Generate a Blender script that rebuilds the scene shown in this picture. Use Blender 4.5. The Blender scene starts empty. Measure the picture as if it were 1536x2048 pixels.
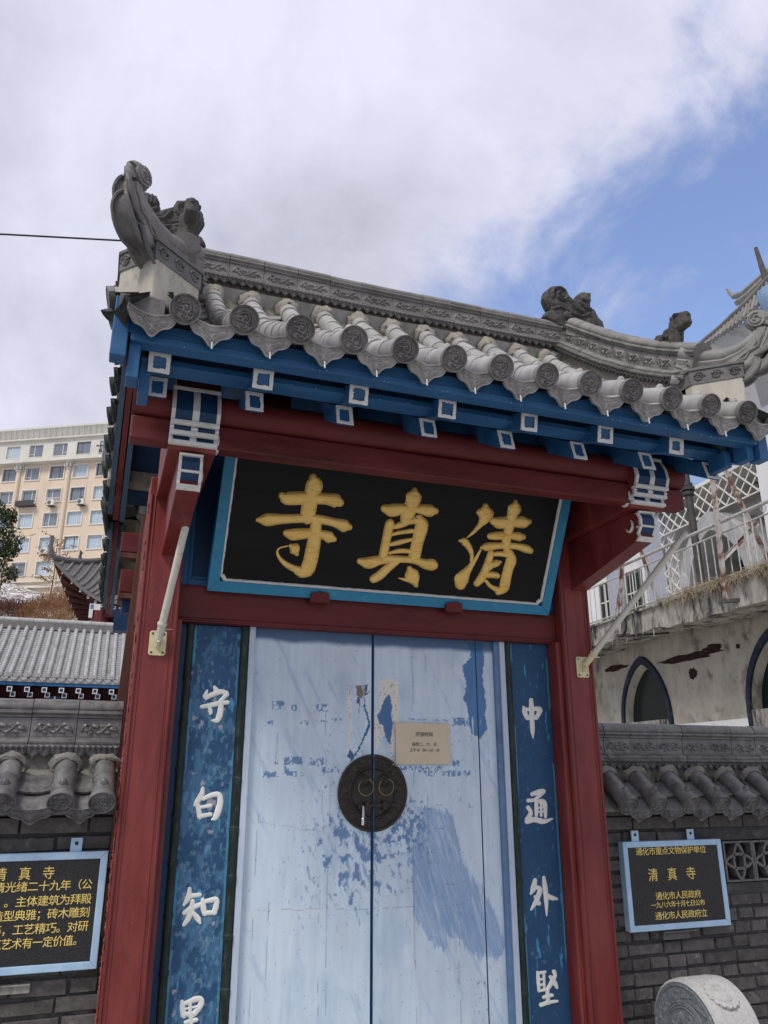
import bpy, math, random
import numpy as np
from mathutils import Matrix, Vector
random.seed(7)
S = bpy.context.scene
COL = S.collection
R = math.radians

# ---------------------------------------------------------------- camera
cam_d = bpy.data.cameras.new('camera')
cam = bpy.data.objects.new('camera', cam_d); COL.objects.link(cam)
cam.location = (-1.495, -4.2, 1.55)
cam.rotation_euler = (R(90 + 18.475), 0, R(-19.534))
cam_d.sensor_fit = 'VERTICAL'; cam_d.sensor_height = 24.0
cam_d.lens = 24.0 * 1557.9 / 2048.0
cam_d.clip_start = 0.05; cam_d.clip_end = 2000
S.camera = cam

# ---------------------------------------------------------------- sky, sun, exposure
SUN_EL, SUN_AZ = 52.0, 232.0      # azimuth clockwise from +Y: sun behind the viewer's left shoulder, veiled
w = bpy.data.worlds.new('World'); S.world = w; w.use_nodes = True
nt = w.node_tree; nt.nodes.clear()
def N(t, **k):
    n = nt.nodes.new(t)
    for a, b in k.items(): setattr(n, a, b)
    return n
def L(a, b): nt.links.new(a, b)
out = N('ShaderNodeOutputWorld'); bg = N('ShaderNodeBackground'); bgc = N('ShaderNodeBackground')
sky = N('ShaderNodeTexSky'); sky.sky_type = 'NISHITA'; sky.sun_disc = False
sky.sun_elevation = R(SUN_EL); sky.sun_rotation = R(SUN_AZ); sky.air_density = 1.15; sky.dust_density = 1.6; sky.ozone_density = 2.0
tint = N('ShaderNodeMixRGB'); tint.blend_type = 'MULTIPLY'; tint.inputs[0].default_value = 1; tint.inputs[2].default_value = (1.0, 0.93, 1.02, 1)
L(sky.outputs[0], tint.inputs[1]); L(tint.outputs[0], bg.inputs[0]); bg.inputs[1].default_value = 0.14
tc = N('ShaderNodeTexCoord')
sep = N('ShaderNodeSeparateXYZ'); L(tc.outputs['Generated'], sep.inputs[0])
def MA(op, a, b=None, c=None, clamp=False):
    n = N('ShaderNodeMath', operation=op); n.use_clamp = clamp
    for i, q in enumerate((a, b, c)):
        if q is None: continue
        if isinstance(q, (int, float)): n.inputs[i].default_value = q
        else: L(q, n.inputs[i])
    return n.outputs[0]
zc = MA('ADD', MA('MAXIMUM', sep.outputs[2], 0.0), 0.75)
cmb = N('ShaderNodeCombineXYZ'); L(MA('DIVIDE', sep.outputs[0], zc), cmb.inputs[0]); L(MA('DIVIDE', sep.outputs[1], zc), cmb.inputs[1]); cmb.inputs[2].default_value = 3.1
def noise(scale, detail, rough, dist, vec, off=(0, 0, 0)):
    mp = N('ShaderNodeMapping'); L(vec, mp.inputs[0]); mp.inputs['Location'].default_value = off
    n = N('ShaderNodeTexNoise'); L(mp.outputs[0], n.inputs['Vector'])
    n.inputs['Scale'].default_value = scale; n.inputs['Detail'].default_value = detail
    n.inputs['Roughness'].default_value = rough; n.inputs['Distortion'].default_value = dist
    return n.outputs[0]
n1 = noise(4.4, 10, 0.60, 0.30, cmb.outputs[0], (0.4, 1.3, 0))
n2 = noise(2.1, 9, 0.56, 0.25, cmb.outputs[0], (7.7, 3.4, 0))
# broad clearing of the cloud deck towards the right of the gate
dot = N('ShaderNodeVectorMath', operation='DOT_PRODUCT'); L(tc.outputs['Generated'], dot.inputs[0]); dot.inputs[1].default_value = (0.75, 0.60, 0.28)
clear = N('ShaderNodeMapRange', interpolation_type='SMOOTHSTEP'); L(dot.outputs['Value'], clear.inputs[0])
clear.inputs[1].default_value = 0.79; clear.inputs[2].default_value = 0.955; clear.inputs[3].default_value = 0.0; clear.inputs[4].default_value = 0.60
cov = MA('SUBTRACT', MA('ADD', MA('MULTIPLY', MA('SUBTRACT', n1, 0.5), 1.7), 0.66), clear.outputs[0])
cm = N('ShaderNodeMapRange', interpolation_type='SMOOTHSTEP'); L(cov, cm.inputs[0]); cm.inputs[1].default_value = 0.12; cm.inputs[2].default_value = 0.52
ramp = N('ShaderNodeValToRGB'); L(n2, ramp.inputs[0])
cr = ramp.color_ramp; cr.elements[0].position = 0.36; cr.elements[0].color = (0.35, 0.365, 0.42, 1); cr.elements[1].position = 0.65; cr.elements[1].color = (0.76, 0.76, 0.92, 1)
L(ramp.outputs[0], bgc.inputs[0]); bgc.inputs[1].default_value = 0.68
mixs = N('ShaderNodeMixShader'); L(cm.outputs[0], mixs.inputs[0]); L(bg.outputs[0], mixs.inputs[1]); L(bgc.outputs[0], mixs.inputs[2]); L(mixs.outputs[0], out.inputs[0])

sun_d = bpy.data.lights.new('sun', 'SUN'); sun_d.energy = 1.5; sun_d.angle = R(16); sun_d.color = (1.0, 0.955, 0.89)
sun = bpy.data.objects.new('sun', sun_d); COL.objects.link(sun)
_a = R(SUN_AZ); _e = R(SUN_EL)
sdir = Vector((math.sin(_a) * math.cos(_e), math.cos(_a) * math.cos(_e), math.sin(_e)))
sun.rotation_euler = sdir.to_track_quat('Z', 'Y').to_euler()
sun.location = (0, -6, 12)
vs = S.view_settings
vs.view_transform = 'Standard'; vs.look = 'None'; vs.gamma = 1.0; vs.use_curve_mapping = False; vs.exposure = 0.70

# ---------------------------------------------------------------- object helpers
WM = {}
I4 = Matrix.Identity(4)
def T(x, y, z): return Matrix.Translation((x, y, z))
def RX(d): return Matrix.Rotation(R(d), 4, 'X')
def RY(d): return Matrix.Rotation(R(d), 4, 'Y')
def RZ(d): return Matrix.Rotation(R(d), 4, 'Z')
def link(name, data, parent=None, W=I4):
    o = bpy.data.objects.new(name, data); COL.objects.link(o)
    if parent is not None:
        o.parent = parent; o.matrix_basis = WM[parent.name].inverted() @ W
    else: o.matrix_basis = W
    WM[o.name] = W.copy()
    return o
def thing(name, label, cat, loc=(0, 0, 0), group=None):
    o = link(name, None, None, T(*loc)); o.empty_display_size = 0.1
    return tag(o, label, cat, group)
def tag(o, label=None, cat=None, group=None, kind=None):
    if label: o['label'] = label
    if cat: o['category'] = cat
    if group: o['group'] = group
    if kind: o['kind'] = kind
    return o

class MB:
    def __init__(s): s.v = []; s.f = []; s.m = []; s.cur = 0
    def add(s, vs_, fs, X=None):
        b = len(s.v)
        if X is not None: vs_ = [X @ Vector(p) for p in vs_]
        s.v += [tuple(p) for p in vs_]; s.f += [tuple(i + b for i in f) for f in fs]; s.m += [s.cur] * len(fs)
        return s
    def box(s, x0, x1, y0, y1, z0, z1, X=None):
        return s.add([(x0, y0, z0), (x1, y0, z0), (x1, y1, z0), (x0, y1, z0), (x0, y0, z1), (x1, y0, z1), (x1, y1, z1), (x0, y1, z1)],
                     [(0, 3, 2, 1), (4, 5, 6, 7), (0, 1, 5, 4), (1, 2, 6, 5), (2, 3, 7, 6), (3, 0, 4, 7)], X)
    def bar(s, p0, p1, w_, h, up=(0, 0, 1)):
        p0 = Vector(p0); p1 = Vector(p1); d = (p1 - p0); ln = d.length; d.normalize()
        u = Vector(up); sx = d.cross(u).normalized(); u = sx.cross(d).normalized()
        X = Matrix(((sx.x, d.x, u.x, p0.x), (sx.y, d.y, u.y, p0.y), (sx.z, d.z, u.z, p0.z), (0, 0, 0, 1)))
        return s.box(-w_ / 2, w_ / 2, 0, ln, -h / 2, h / 2, X)
    def prism(s, poly, vec, X=None):
        n = len(poly); v = Vector(vec)
        a = [Vector(p) for p in poly]; b = [p + v for p in a]
        nrm = Vector((0, 0, 0))
        for i in range(n):
            nrm += a[i].cross(a[(i + 1) % n])
        flip = nrm.dot(v) > 0
        fs = [tuple(range(n)), tuple(range(2 * n - 1, n - 1, -1))] + [(i, i + n, (i + 1) % n + n, (i + 1) % n) for i in range(n)]
        if flip: fs = [f[::-1] for f in fs]
        return s.add(a + b, fs, X)
    def tube(s, pts, r, n=10, cap=True, closed=False, up=(0, 0, 1), sq=1.0):
        pts = [Vector(p) for p in pts]; m = len(pts)
        rs = r if isinstance(r, (list, tuple)) else [r] * m
        vs_ = []; fs = []
        for i, p in enumerate(pts):
            if closed: d = pts[(i + 1) % m] - pts[i - 1]
            else: d = pts[min(i + 1, m - 1)] - pts[max(i - 1, 0)]
            d.normalize(); u = Vector(up)
            if abs(d.dot(u)) > 0.97: u = Vector((1, 0, 0)) if abs(d.x) < .9 else Vector((0, 1, 0))
            a = d.cross(u).normalized(); b = a.cross(d).normalized()
            for k in range(n):
                t = 2 * math.pi * k / n
                vs_.append(p + a * math.cos(t) * rs[i] + b * math.sin(t) * rs[i] * sq)
        for i in range(m if closed else m - 1):
            for k in range(n):
                j = (i + 1) % m
                fs.append((i * n + k, i * n + (k + 1) % n, j * n + (k + 1) % n, j * n + k))
        if cap and not closed:
            fs.append(tuple(range(n - 1, -1, -1))); fs.append(tuple((m - 1) * n + k for k in range(n)))
        return s.add(vs_, fs)
    def lathe(s, prof, n=24, X=None):       # prof: (r, z) about local z
        vs_ = []; fs = []; m = len(prof)
        for r_, z in prof:
            for k in range(n):
                t = 2 * math.pi * k / n; vs_.append((r_ * math.cos(t), r_ * math.sin(t), z))
        for i in range(m - 1):
            for k in range(n):
                fs.append((i * n + k, i * n + (k + 1) % n, (i + 1) * n + (k + 1) % n, (i + 1) * n + k))
        fs.append(tuple(range(n - 1, -1, -1))); fs.append(tuple((m - 1) * n + k for k in range(n)))
        return s.add(vs_, fs, X)
    def mesh(s, name, mats, smooth=False, angle=None):
        me = bpy.data.meshes.new(name); me.from_pydata(s.v, [], s.f)
        if not isinstance(mats, (list, tuple)): mats = [mats]
        for q in mats: me.materials.append(q)
        if len(mats) > 1: me.polygons.foreach_set('material_index', s.m)
        if smooth:
            me.polygons.foreach_set('use_smooth', [True] * len(me.polygons))
            try: me.set_sharp_from_angle(angle=R(angle or 40))
            except Exception: pass
        me.validate(); me.update(); return me
    def build(s, name, mats, parent=None, smooth=False, W=I4, bevel=0, angle=None, local=False):
        # vertices are given in world space unless local is set; W places them
        me = s.mesh(name, mats, smooth, angle)
        o = link(name, me, parent, W)
        if bevel:
            b = o.modifiers.new('bevel', 'BEVEL'); b.width = bevel; b.segments = 2; b.limit_method = 'ANGLE'; b.angle_limit = R(35)
            b.harden_normals = False
        return o

# ---------------------------------------------------------------- materials
def lin(c):
    return tuple((x / 12.92 if x <= .04045 else ((x + .055) / 1.055) ** 2.4) for x in [q / 255 for q in c]) + (1,)
def mat(name, c1, c2=None, c3=None, scale=6, scale3=1.5, rough=.7, bump=.3, bscale=60, st=(1, 1, 1), rand=.12, spec=.4, metal=0, lo=.35, hi=.65, lo3=.55, hi3=.7, dist=.004, attr=None, rrange=.15, space='pos'):
    m = bpy.data.materials.new(name); m.use_nodes = True; t = m.node_tree; t.nodes.clear()
    def N(ty, **k):
        n = t.nodes.new(ty)
        for a, b in k.items(): setattr(n, a, b)
        return n
    l = t.links.new
    o = N('ShaderNodeOutputMaterial'); p = N('ShaderNodeBsdfPrincipled'); l(p.outputs[0], o.inputs[0])
    g = N('ShaderNodeNewGeometry'); mp = N('ShaderNodeMapping'); l(g.outputs['Position'], mp.inputs[0]); mp.inputs['Scale'].default_value = st
    c2 = c2 or c1
    if attr:
        at = N('ShaderNodeAttribute'); at.attribute_name = attr; base = at.outputs['Color']
        nz = N('ShaderNodeTexNoise'); l(mp.outputs[0], nz.inputs[0]); nz.inputs['Scale'].default_value = scale; nz.inputs['Detail'].default_value = 6
        mr = N('ShaderNodeMapRange'); l(nz.outputs[0], mr.inputs[0]); mr.inputs[1].default_value = .3; mr.inputs[2].default_value = .7; mr.inputs[3].default_value = 1 - rand; mr.inputs[4].default_value = 1 + rand
        h = N('ShaderNodeHueSaturation'); l(base, h.inputs['Color']); l(mr.outputs[0], h.inputs['Value']); base = h.outputs[0]
    else:
        nz = N('ShaderNodeTexNoise'); l(mp.outputs[0], nz.inputs[0]); nz.inputs['Scale'].default_value = scale; nz.inputs['Detail'].default_value = 8; nz.inputs['Roughness'].default_value = .62
        mr = N('ShaderNodeMapRange'); l(nz.outputs[0], mr.inputs[0]); mr.inputs[1].default_value = lo; mr.inputs[2].default_value = hi
        mx = N('ShaderNodeMixRGB'); l(mr.outputs[0], mx.inputs[0]); mx.inputs[1].default_value = (*c1[:3], 1); mx.inputs[2].default_value = (*c2[:3], 1); base = mx.outputs[0]
        if c3:
            n3 = N('ShaderNodeTexNoise'); l(mp.outputs[0], n3.inputs[0]); n3.inputs['Scale'].default_value = scale3; n3.inputs['Detail'].default_value = 9; n3.inputs['Roughness'].default_value = .7
            m3 = N('ShaderNodeMapRange'); l(n3.outputs[0], m3.inputs[0]); m3.inputs[1].default_value = lo3; m3.inputs[2].default_value = hi3
            x3 = N('ShaderNodeMixRGB'); l(m3.outputs[0], x3.inputs[0]); l(base, x3.inputs[1]); x3.inputs[2].default_value = (*c3[:3], 1); base = x3.outputs[0]
        if rand:
            oi = N('ShaderNodeObjectInfo'); r_ = N('ShaderNodeMapRange'); l(oi.outputs['Random'], r_.inputs[0]); r_.inputs[3].default_value = 1 - rand; r_.inputs[4].default_value = 1 + rand
            h = N('ShaderNodeHueSaturation'); l(base, h.inputs['Color']); l(r_.outputs[0], h.inputs['Value']); base = h.outputs[0]
    l(base, p.inputs['Base Color'])
    p.inputs['Metallic'].default_value = metal
    p.inputs['Specular IOR Level'].default_value = spec
    rr = N('ShaderNodeMapRange'); l(nz.outputs[0], rr.inputs[0]); rr.inputs[1].default_value = .3; rr.inputs[2].default_value = .7
    rr.inputs[3].default_value = max(.03, rough - rrange); rr.inputs[4].default_value = min(1, rough + rrange); l(rr.outputs[0], p.inputs['Roughness'])
    if bump:
        nb = N('ShaderNodeTexNoise'); l(mp.outputs[0], nb.inputs[0]); nb.inputs['Scale'].default_value = bscale; nb.inputs['Detail'].default_value = 7; nb.inputs['Roughness'].default_value = .65
        bb = N('ShaderNodeBump'); l(nb.outputs[0], bb.inputs['Height']); bb.inputs['Strength'].default_value = bump; bb.inputs['Distance'].default_value = dist; l(bb.outputs[0], p.inputs['Normal'])
    return m
def g_(v, t=0): return (v * (1 + t), v, v * (1 - t), 1)
M = dict(
 tile=mat('grey_clay_tile', g_(.28, .03), g_(.40, .02), (.17, .165, .155), scale=14, scale3=5, rough=.62, bump=.35, bscale=90, rand=.09, lo3=.56, hi3=.75),
 tile_dark=mat('moulded_grey_tile', g_(.105, .02), g_(.165, .03), (.07, .07, .068), scale=22, scale3=6, rough=.6, bump=.4, bscale=120, rand=.12),
 disc=mat('darker_disc_tile', g_(.135, .02), g_(.225, .03), (.085, .085, .08), scale=26, scale3=9, rough=.6, bump=.4, bscale=120, rand=.16),  # disc faces in a darker grey than the tube tiles
 ridge=mat('ridge_tile', g_(.15, .04), g_(.24, .05), (.09, .095, .085), scale=16, scale3=4, rough=.6, bump=.4, bscale=90, rand=.13),
 wall_tile=mat('wall_coping_tile', g_(.095, .01), g_(.19, .02), (.33, .33, .33), scale=16, scale3=5, rough=.36, bump=.35, bscale=90, rand=.14, lo3=.62, hi3=.74, spec=.5),
 beast=mat('dark_ridge_beast', g_(.045, .03), g_(.085, .06), (.15, .14, .11), scale=14, scale3=8, rough=.7, bump=.8, bscale=45, dist=.012, rand=.05),
 mortar=mat('lime_mortar', (.34, .31, .25), (.25, .235, .20), (.14, .135, .12), scale=18, scale3=7, rough=.9, bump=.9, bscale=50, dist=.01, rand=0),
 cement=mat('stained_render', (.50, .47, .39), (.38, .36, .31), (.16, .16, .15), scale=9, scale3=5, rough=.85, bump=.5, bscale=40, st=(1, 1, .5), rand=0, lo3=.52, hi3=.66),
 brick=mat('dark_grey_brick', g_(.065, .04), g_(.125, .06), (.24, .23, .21), scale=24, scale3=14, rough=.85, bump=.8, bscale=70, dist=.006, rand=.24, lo3=.58, hi3=.72),
 joint=mat('dark_brick_joint', g_(.045), g_(.085), (.14, .14, .135), scale=20, scale3=9, rough=.95, bump=.6, bscale=60, rand=0),
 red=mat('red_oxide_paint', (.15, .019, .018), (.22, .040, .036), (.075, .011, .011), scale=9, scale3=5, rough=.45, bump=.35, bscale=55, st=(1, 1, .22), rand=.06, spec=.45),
 redx=mat('darker_beam_red', (.098, .012, .013), (.150, .024, .024), (.050, .008, .008), scale=9, scale3=5, rough=.55, bump=.35, bscale=55, st=(.22, 1, 1), rand=.06, spec=.35),  # darker red for beams, purlins, lintel and pegs
 redraw=mat('flaked_red_edge', (.30, .085, .075), (.17, .05, .04), (.42, .27, .22), scale=40, scale3=25, rough=.9, bump=1, bscale=60, dist=.01, rand=0),
 brown=mat('brown_red_timber', (.07, .022, .016), (.12, .04, .03), (.20, .10, .07), scale=12, scale3=9, rough=.8, bump=.5, bscale=50, st=(1, 1, .2), rand=.05),
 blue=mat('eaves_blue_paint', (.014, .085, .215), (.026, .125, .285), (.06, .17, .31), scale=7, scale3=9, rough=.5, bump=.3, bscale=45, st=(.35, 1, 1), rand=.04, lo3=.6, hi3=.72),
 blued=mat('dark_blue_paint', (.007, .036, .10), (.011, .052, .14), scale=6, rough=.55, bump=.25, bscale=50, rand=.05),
 blueg=mat('weathered_blue_board', (.075, .13, .19), (.10, .17, .25), (.05, .09, .15), scale=12, rough=.7, bump=.35, bscale=50, rand=.06),
 teal=mat('plaque_blue_paint', (.022, .20, .36), (.028, .235, .41), (.06, .28, .45), scale=8, scale3=12, rough=.42, bump=.2, bscale=60, rand=0),
 white=mat('white_paint', (.68, .68, .66), (.78, .78, .77), (.50, .49, .46), scale=20, scale3=14, rough=.6, bump=.4, bscale=90, rand=.03),
 white2=mat('white_character_paint', (.74, .75, .71), (.82, .83, .79), scale=30, rough=.6, bump=.3, bscale=90, rand=0),
 black=mat('black_lacquer', (.006, .0065, .0075), (.011, .012, .013), scale=8, rough=.38, bump=.5, bscale=26, st=(.12, 1, 1), rand=0, spec=.16, dist=.003),
 gold=mat('gold_leaf_paint', (.80, .51, .13), (.90, .64, .22), (.52, .30, .06), scale=22, scale3=30, rough=.36, bump=.8, bscale=55, st=(.3, 1, 1.3), rand=0, metal=.35, dist=.006),
 bamboo=mat('dark_bamboo_paint', (.010, .018, .016), (.030, .050, .044), (.09, .14, .125), scale=45, scale3=60, rough=.6, bump=.9, bscale=120, st=(1, 1, .25), rand=.1, lo3=.56, hi3=.74, dist=.005),
 pale=mat('pale_blue_strip', (.46, .55, .68), (.53, .62, .74), (.20, .32, .50), scale=14, scale3=20, rough=.55, bump=.3, bscale=70, st=(1, 1, .4), rand=0, lo3=.64, hi3=.72),
 pblue=mat('slate_blue_strip', (.10, .19, .36), (.14, .25, .43), (.06, .12, .25), scale=14, rough=.55, bump=.3, bscale=70, rand=0),
 door=mat('weathered_door_paint', g_(.4), attr='paint', scale=30, rough=.5, bump=.28, bscale=38, st=(1, 1, .14), rand=.05, dist=.0035),
 coup=mat('couplet_board_paint', g_(.4), attr='paint', scale=50, rough=.62, bump=.5, bscale=70, st=(1, 1, .4), rand=.10, dist=.004),
 iron=mat('dark_cast_iron', (.030, .027, .024), (.050, .045, .038), (.085, .06, .038), scale=20, scale3=30, rough=.5, bump=.4, bscale=80, rand=0, metal=.5, spec=.5),
 brass=mat('aged_brass', (.24, .17, .07), (.33, .25, .11), (.10, .075, .04), scale=30, rough=.45, bump=.2, bscale=90, rand=0, metal=.8),
 chrome=mat('padlock_steel', (.62, .63, .65), (.75, .76, .78), scale=10, rough=.2, bump=0, rand=0, metal=.9, rrange=.05),
 paper=mat('buff_notice_paper', (.62, .52, .37), (.66, .56, .41), (.54, .45, .32), scale=5, scale3=3, rough=.6, bump=.25, bscale=12, rand=0, dist=.004),
 ink=mat('printed_ink', g_(.05), rough=.8, bump=0, rand=0),
 cream=mat('cream_plastic', (.62, .56, .33), (.68, .62, .40), (.42, .33, .16), scale=10, scale3=18, rough=.45, bump=.1, bscale=60, rand=0),
 pipe=mat('grey_white_pipe', (.58, .57, .50), (.66, .65, .58), (.42, .38, .30), scale=8, scale3=12, rough=.5, bump=.1, bscale=60, rand=0),
 sframe=mat('pale_blue_enamel', (.36, .54, .74), (.45, .64, .82), (.22, .34, .30), scale=14, scale3=16, rough=.4, bump=.2, bscale=50, rand=0, lo3=.62, hi3=.72),
 granite=mat('black_granite', (.012, .012, .013), (.035, .036, .037), (.20, .20, .19), scale=160, scale3=190, rough=.35, bump=.3, bscale=200, rand=0, lo3=.66, hi3=.72),
 yellow=mat('yellow_letter_paint', (.84, .62, .14), (.90, .72, .24), scale=60, rough=.5, bump=.3, bscale=120, rand=0),
 stone=mat('carved_pale_stone', (.42, .42, .41), (.52, .52, .50), (.30, .30, .30), scale=90, scale3=30, rough=.75, bump=.9, bscale=110, rand=0, dist=.004),
 stoned=mat('carved_slate_face', (.10, .115, .13), (.17, .19, .20), (.30, .32, .33), scale=60, scale3=60, rough=.7, bump=.6, bscale=110, rand=0),
 beige=mat('beige_stucco', (.66, .54, .41), (.71, .59, .46), (.58, .47, .36), scale=.25, scale3=.4, rough=.9, bump=.1, bscale=3, st=(1, 1, .3), rand=0),
 cornice=mat('cornice_white', (.60, .585, .52), (.68, .665, .60), (.48, .47, .42), scale=.4, scale3=.5, rough=.85, bump=.1, bscale=4, rand=0),
 wframe=mat('white_window_frame', (.66, .65, .60), (.72, .71, .66), scale=2, rough=.6, bump=0, rand=.05),
 dframe=mat('grey_window_frame', g_(.12), g_(.18), scale=2, rough=.5, bump=0, rand=.1),
 stucco=mat('white_render', (.70, .71, .71), (.80, .81, .81), (.45, .46, .46), scale=1.2, scale3=1, rough=.85, bump=.2, bscale=8, rand=0),
 lav=mat('lavender_render', (.33, .35, .42), (.40, .42, .49), scale=1.2, rough=.85, bump=.15, bscale=9, rand=0),
 skyblue=mat('light_blue_render', (.30, .46, .72), (.36, .53, .78), scale=2, rough=.8, bump=.1, bscale=9, rand=0),
 stainc=mat('stained_concrete', (.44, .42, .37), (.24, .22, .19), (.045, .042, .038), scale=5, scale3=3.2, rough=.9, bump=.6, bscale=16, st=(1, 1, .30), rand=0, lo3=.49, hi3=.60, dist=.02),
 oldwall=mat('old_tan_render', (.47, .44, .37), (.33, .31, .26), (.10, .095, .08), scale=2.6, scale3=2.2, rough=.9, bump=.6, bscale=9, st=(1, 1, .7), rand=0, lo3=.53, hi3=.70, dist=.02),
 exbrick=mat('exposed_red_brick', (.085, .04, .03), (.045, .025, .02), (.20, .14, .10), scale=12, scale3=18, rough=.95, bump=1, bscale=18, dist=.03, rand=0),
 rail=mat('steel_railing', (.46, .45, .41), (.56, .55, .51), (.26, .20, .14), scale=8, scale3=10, rough=.35, bump=.1, bscale=40, rand=.06, metal=.35),
 rust=mat('rusty_angle_iron', (.36, .34, .32), (.50, .48, .45), (.16, .07, .04), scale=6, scale3=4.5, rough=.7, bump=.6, bscale=40, rand=0, lo3=.46, hi3=.56),
 darkiron=mat('dark_iron', g_(.035), g_(.065), (.12, .06, .03), scale=9, scale3=9, rough=.6, bump=.3, bscale=40, rand=0),
 foliage=mat('cypress_leaf', (.022, .040, .015), (.050, .072, .030), (.10, .11, .05), scale=5, scale3=9, rough=.7, bump=0, rand=.1),
 bark=mat('bark', (.09, .065, .045), (.14, .11, .08), scale=9, rough=.95, bump=.8, bscale=30, rand=0, dist=.02),
 twig=mat('rusty_dry_twigs', (.20, .085, .035), (.30, .17, .07), (.12, .075, .05), scale=1.1, scale3=.7, rough=.9, bump=0, rand=0),
 straw=mat('dry_straw', (.36, .30, .19), (.24, .19, .12), (.46, .41, .29), scale=30, scale3=30, rough=.9, bump=0, rand=0),
 soil=mat('hillside_snow_and_soil', (.16, .12, .09), (.30, .26, .22), (.78, .80, .82), scale=1.2, scale3=2.4, rough=.95, bump=.6, bscale=8, rand=0, lo3=.47, hi3=.56, dist=.05),
 ground=mat('stone_forecourt', (.34, .33, .31), (.42, .41, .38), (.27, .26, .25), scale=1.4, scale3=.6, rough=.85, bump=.3, bscale=30, rand=0),
 hallroof=mat('hall_roof_tile', g_(.36, .0), g_(.47, .0), (.24, .24, .24), scale=4, scale3=3, rough=.65, bump=.3, bscale=30, rand=.07),
 side_dark=mat('dark_side_tile', (.030, .036, .034), (.055, .062, .055), (.10, .10, .085), scale=14, rough=.8, bump=.6, bscale=60, rand=.1),  # darker tile colour for the verge side tiles and corner drips
 archb=mat('dark_slate_blue_rim', (.035, .05, .09), (.06, .08, .13), (.15, .15, .14), scale=8, scale3=8, rough=.6, bump=.3, bscale=30, rand=0),
 wmortar=mat('dark_lime_mortar', (.17, .16, .14), (.27, .26, .23), (.09, .09, .085), scale=18, scale3=9, rough=.9, bump=.9, bscale=50, dist=.01, rand=0),
 wirem=mat('black_cable', g_(.02), rough=.6, bump=0, rand=0),
)
def glass(name, col, rough=.06):
    m = bpy.data.materials.new(name); m.use_nodes = True; p = m.node_tree.nodes['Principled BSDF']
    p.inputs['Base Color'].default_value = (*col, 1); p.inputs['Roughness'].default_value = rough; p.inputs['Specular IOR Level'].default_value = 1.0
    p.inputs['Coat Weight'].default_value = .8; p.inputs['Coat Roughness'].default_value = .03
    return m
M['glass'] = glass('window_glass', (.16, .19, .23)); M['glassb'] = glass('bright_window_glass', (.42, .52, .60)); M['glassd'] = glass('dark_window_glass', (.012, .020, .018), .25); M['glassd'].node_tree.nodes['Principled BSDF'].inputs['Coat Weight'].default_value = 0; M['glassd'].node_tree.nodes['Principled BSDF'].inputs['Specular IOR Level'].default_value = .3

# ---------------------------------------------------------------- reliefs
def seg_dist(px, pz, curves):
    d = np.full(px.shape, 9.0)
    for c in curves:
        c = np.array(c, float)
        for a, b in zip(c[:-1], c[1:]):
            ab = b - a; q = np.clip(((px - a[0]) * ab[0] + (pz - a[1]) * ab[1]) / (ab @ ab + 1e-9), 0, 1)
            d = np.minimum(d, np.hypot(px - a[0] - q * ab[0], pz - a[1] - q * ab[1]))
    return d
def spiral(cx, cz, r0, r1, a0, turns, n=16, sx=1):
    o = []
    for i in range(n):
        q = i / (n - 1); a = a0 + q * turns * 2 * math.pi; r_ = r0 + (r1 - r0) * q
        o.append((cx + sx * r_ * math.cos(a), cz + r_ * math.sin(a)))
    return o
def ridgeh(d, wdt, h): return h * np.clip(1 - (d / wdt) ** 2, 0, 1)
def grid_faces(nx, nz, wrapx=False):
    f = []
    mx = nx if wrapx else nx - 1
    for j in range(nz - 1):
        for i in range(mx):
            a = j * nx + i; b = j * nx + (i + 1) % nx
            f.append((a, b, b + nx, a + nx))
    return f
def grid_mesh(name, x0, x1, z0, z1, step, y, mats, colour):
    nx = int((x1 - x0) / step) + 1; nz = int((z1 - z0) / step) + 1
    X, Z = np.meshgrid(np.linspace(x0, x1, nx), np.linspace(z0, z1, nz))
    co = np.stack([X, np.full_like(X, y), Z], -1).reshape(-1, 3).astype(np.float32)
    a = (np.arange(nz - 1)[:, None] * nx + np.arange(nx - 1)[None]).ravel()
    fs = np.stack([a, a + 1, a + 1 + nx, a + nx], 1).astype(np.int32)
    me = bpy.data.meshes.new(name); me.vertices.add(len(co)); me.vertices.foreach_set('co', co.ravel())
    me.loops.add(fs.size); me.loops.foreach_set('vertex_index', fs.ravel())
    me.polygons.add(len(fs)); me.polygons.foreach_set('loop_start', np.arange(0, fs.size, 4, dtype=np.int32))
    me.materials.append(mats); me.update(calc_edges=True); me.validate()
    c = colour(X, Z); at = me.color_attributes.new('paint', 'FLOAT_COLOR', 'POINT')
    at.data.foreach_set('color', np.concatenate([c.reshape(-1, 3), np.ones((nx * nz, 1))], 1).astype(np.float32).ravel())
    return me
def vnoise(x, z, seed):
    rs = np.random.RandomState(seed); G = rs.rand(256, 256)
    xi = np.floor(x).astype(int); zi = np.floor(z).astype(int); fx = x - xi; fz = z - zi
    fx = fx * fx * (3 - 2 * fx); fz = fz * fz * (3 - 2 * fz)
    g = lambda a, b: G[a % 256, b % 256]
    return (g(xi, zi) * (1 - fx) + g(xi + 1, zi) * fx) * (1 - fz) + (g(xi, zi + 1) * (1 - fx) + g(xi + 1, zi + 1) * fx) * fz
def fbm(x, z, sx, sz, octs=5, seed=1, rough=.55):
    o = 0; a = 1; tot = 0
    for k in range(octs):
        o = o + a * vnoise(x * sx * 2 ** k + 17.3 * k, z * sz * 2 ** k + 9.1 * k, seed + k); tot += a; a *= rough
    return o / tot
def sm(x, a, b):
    t = np.clip((x - a) / (b - a), 0, 1); return t * t * (3 - 2 * t)
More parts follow.
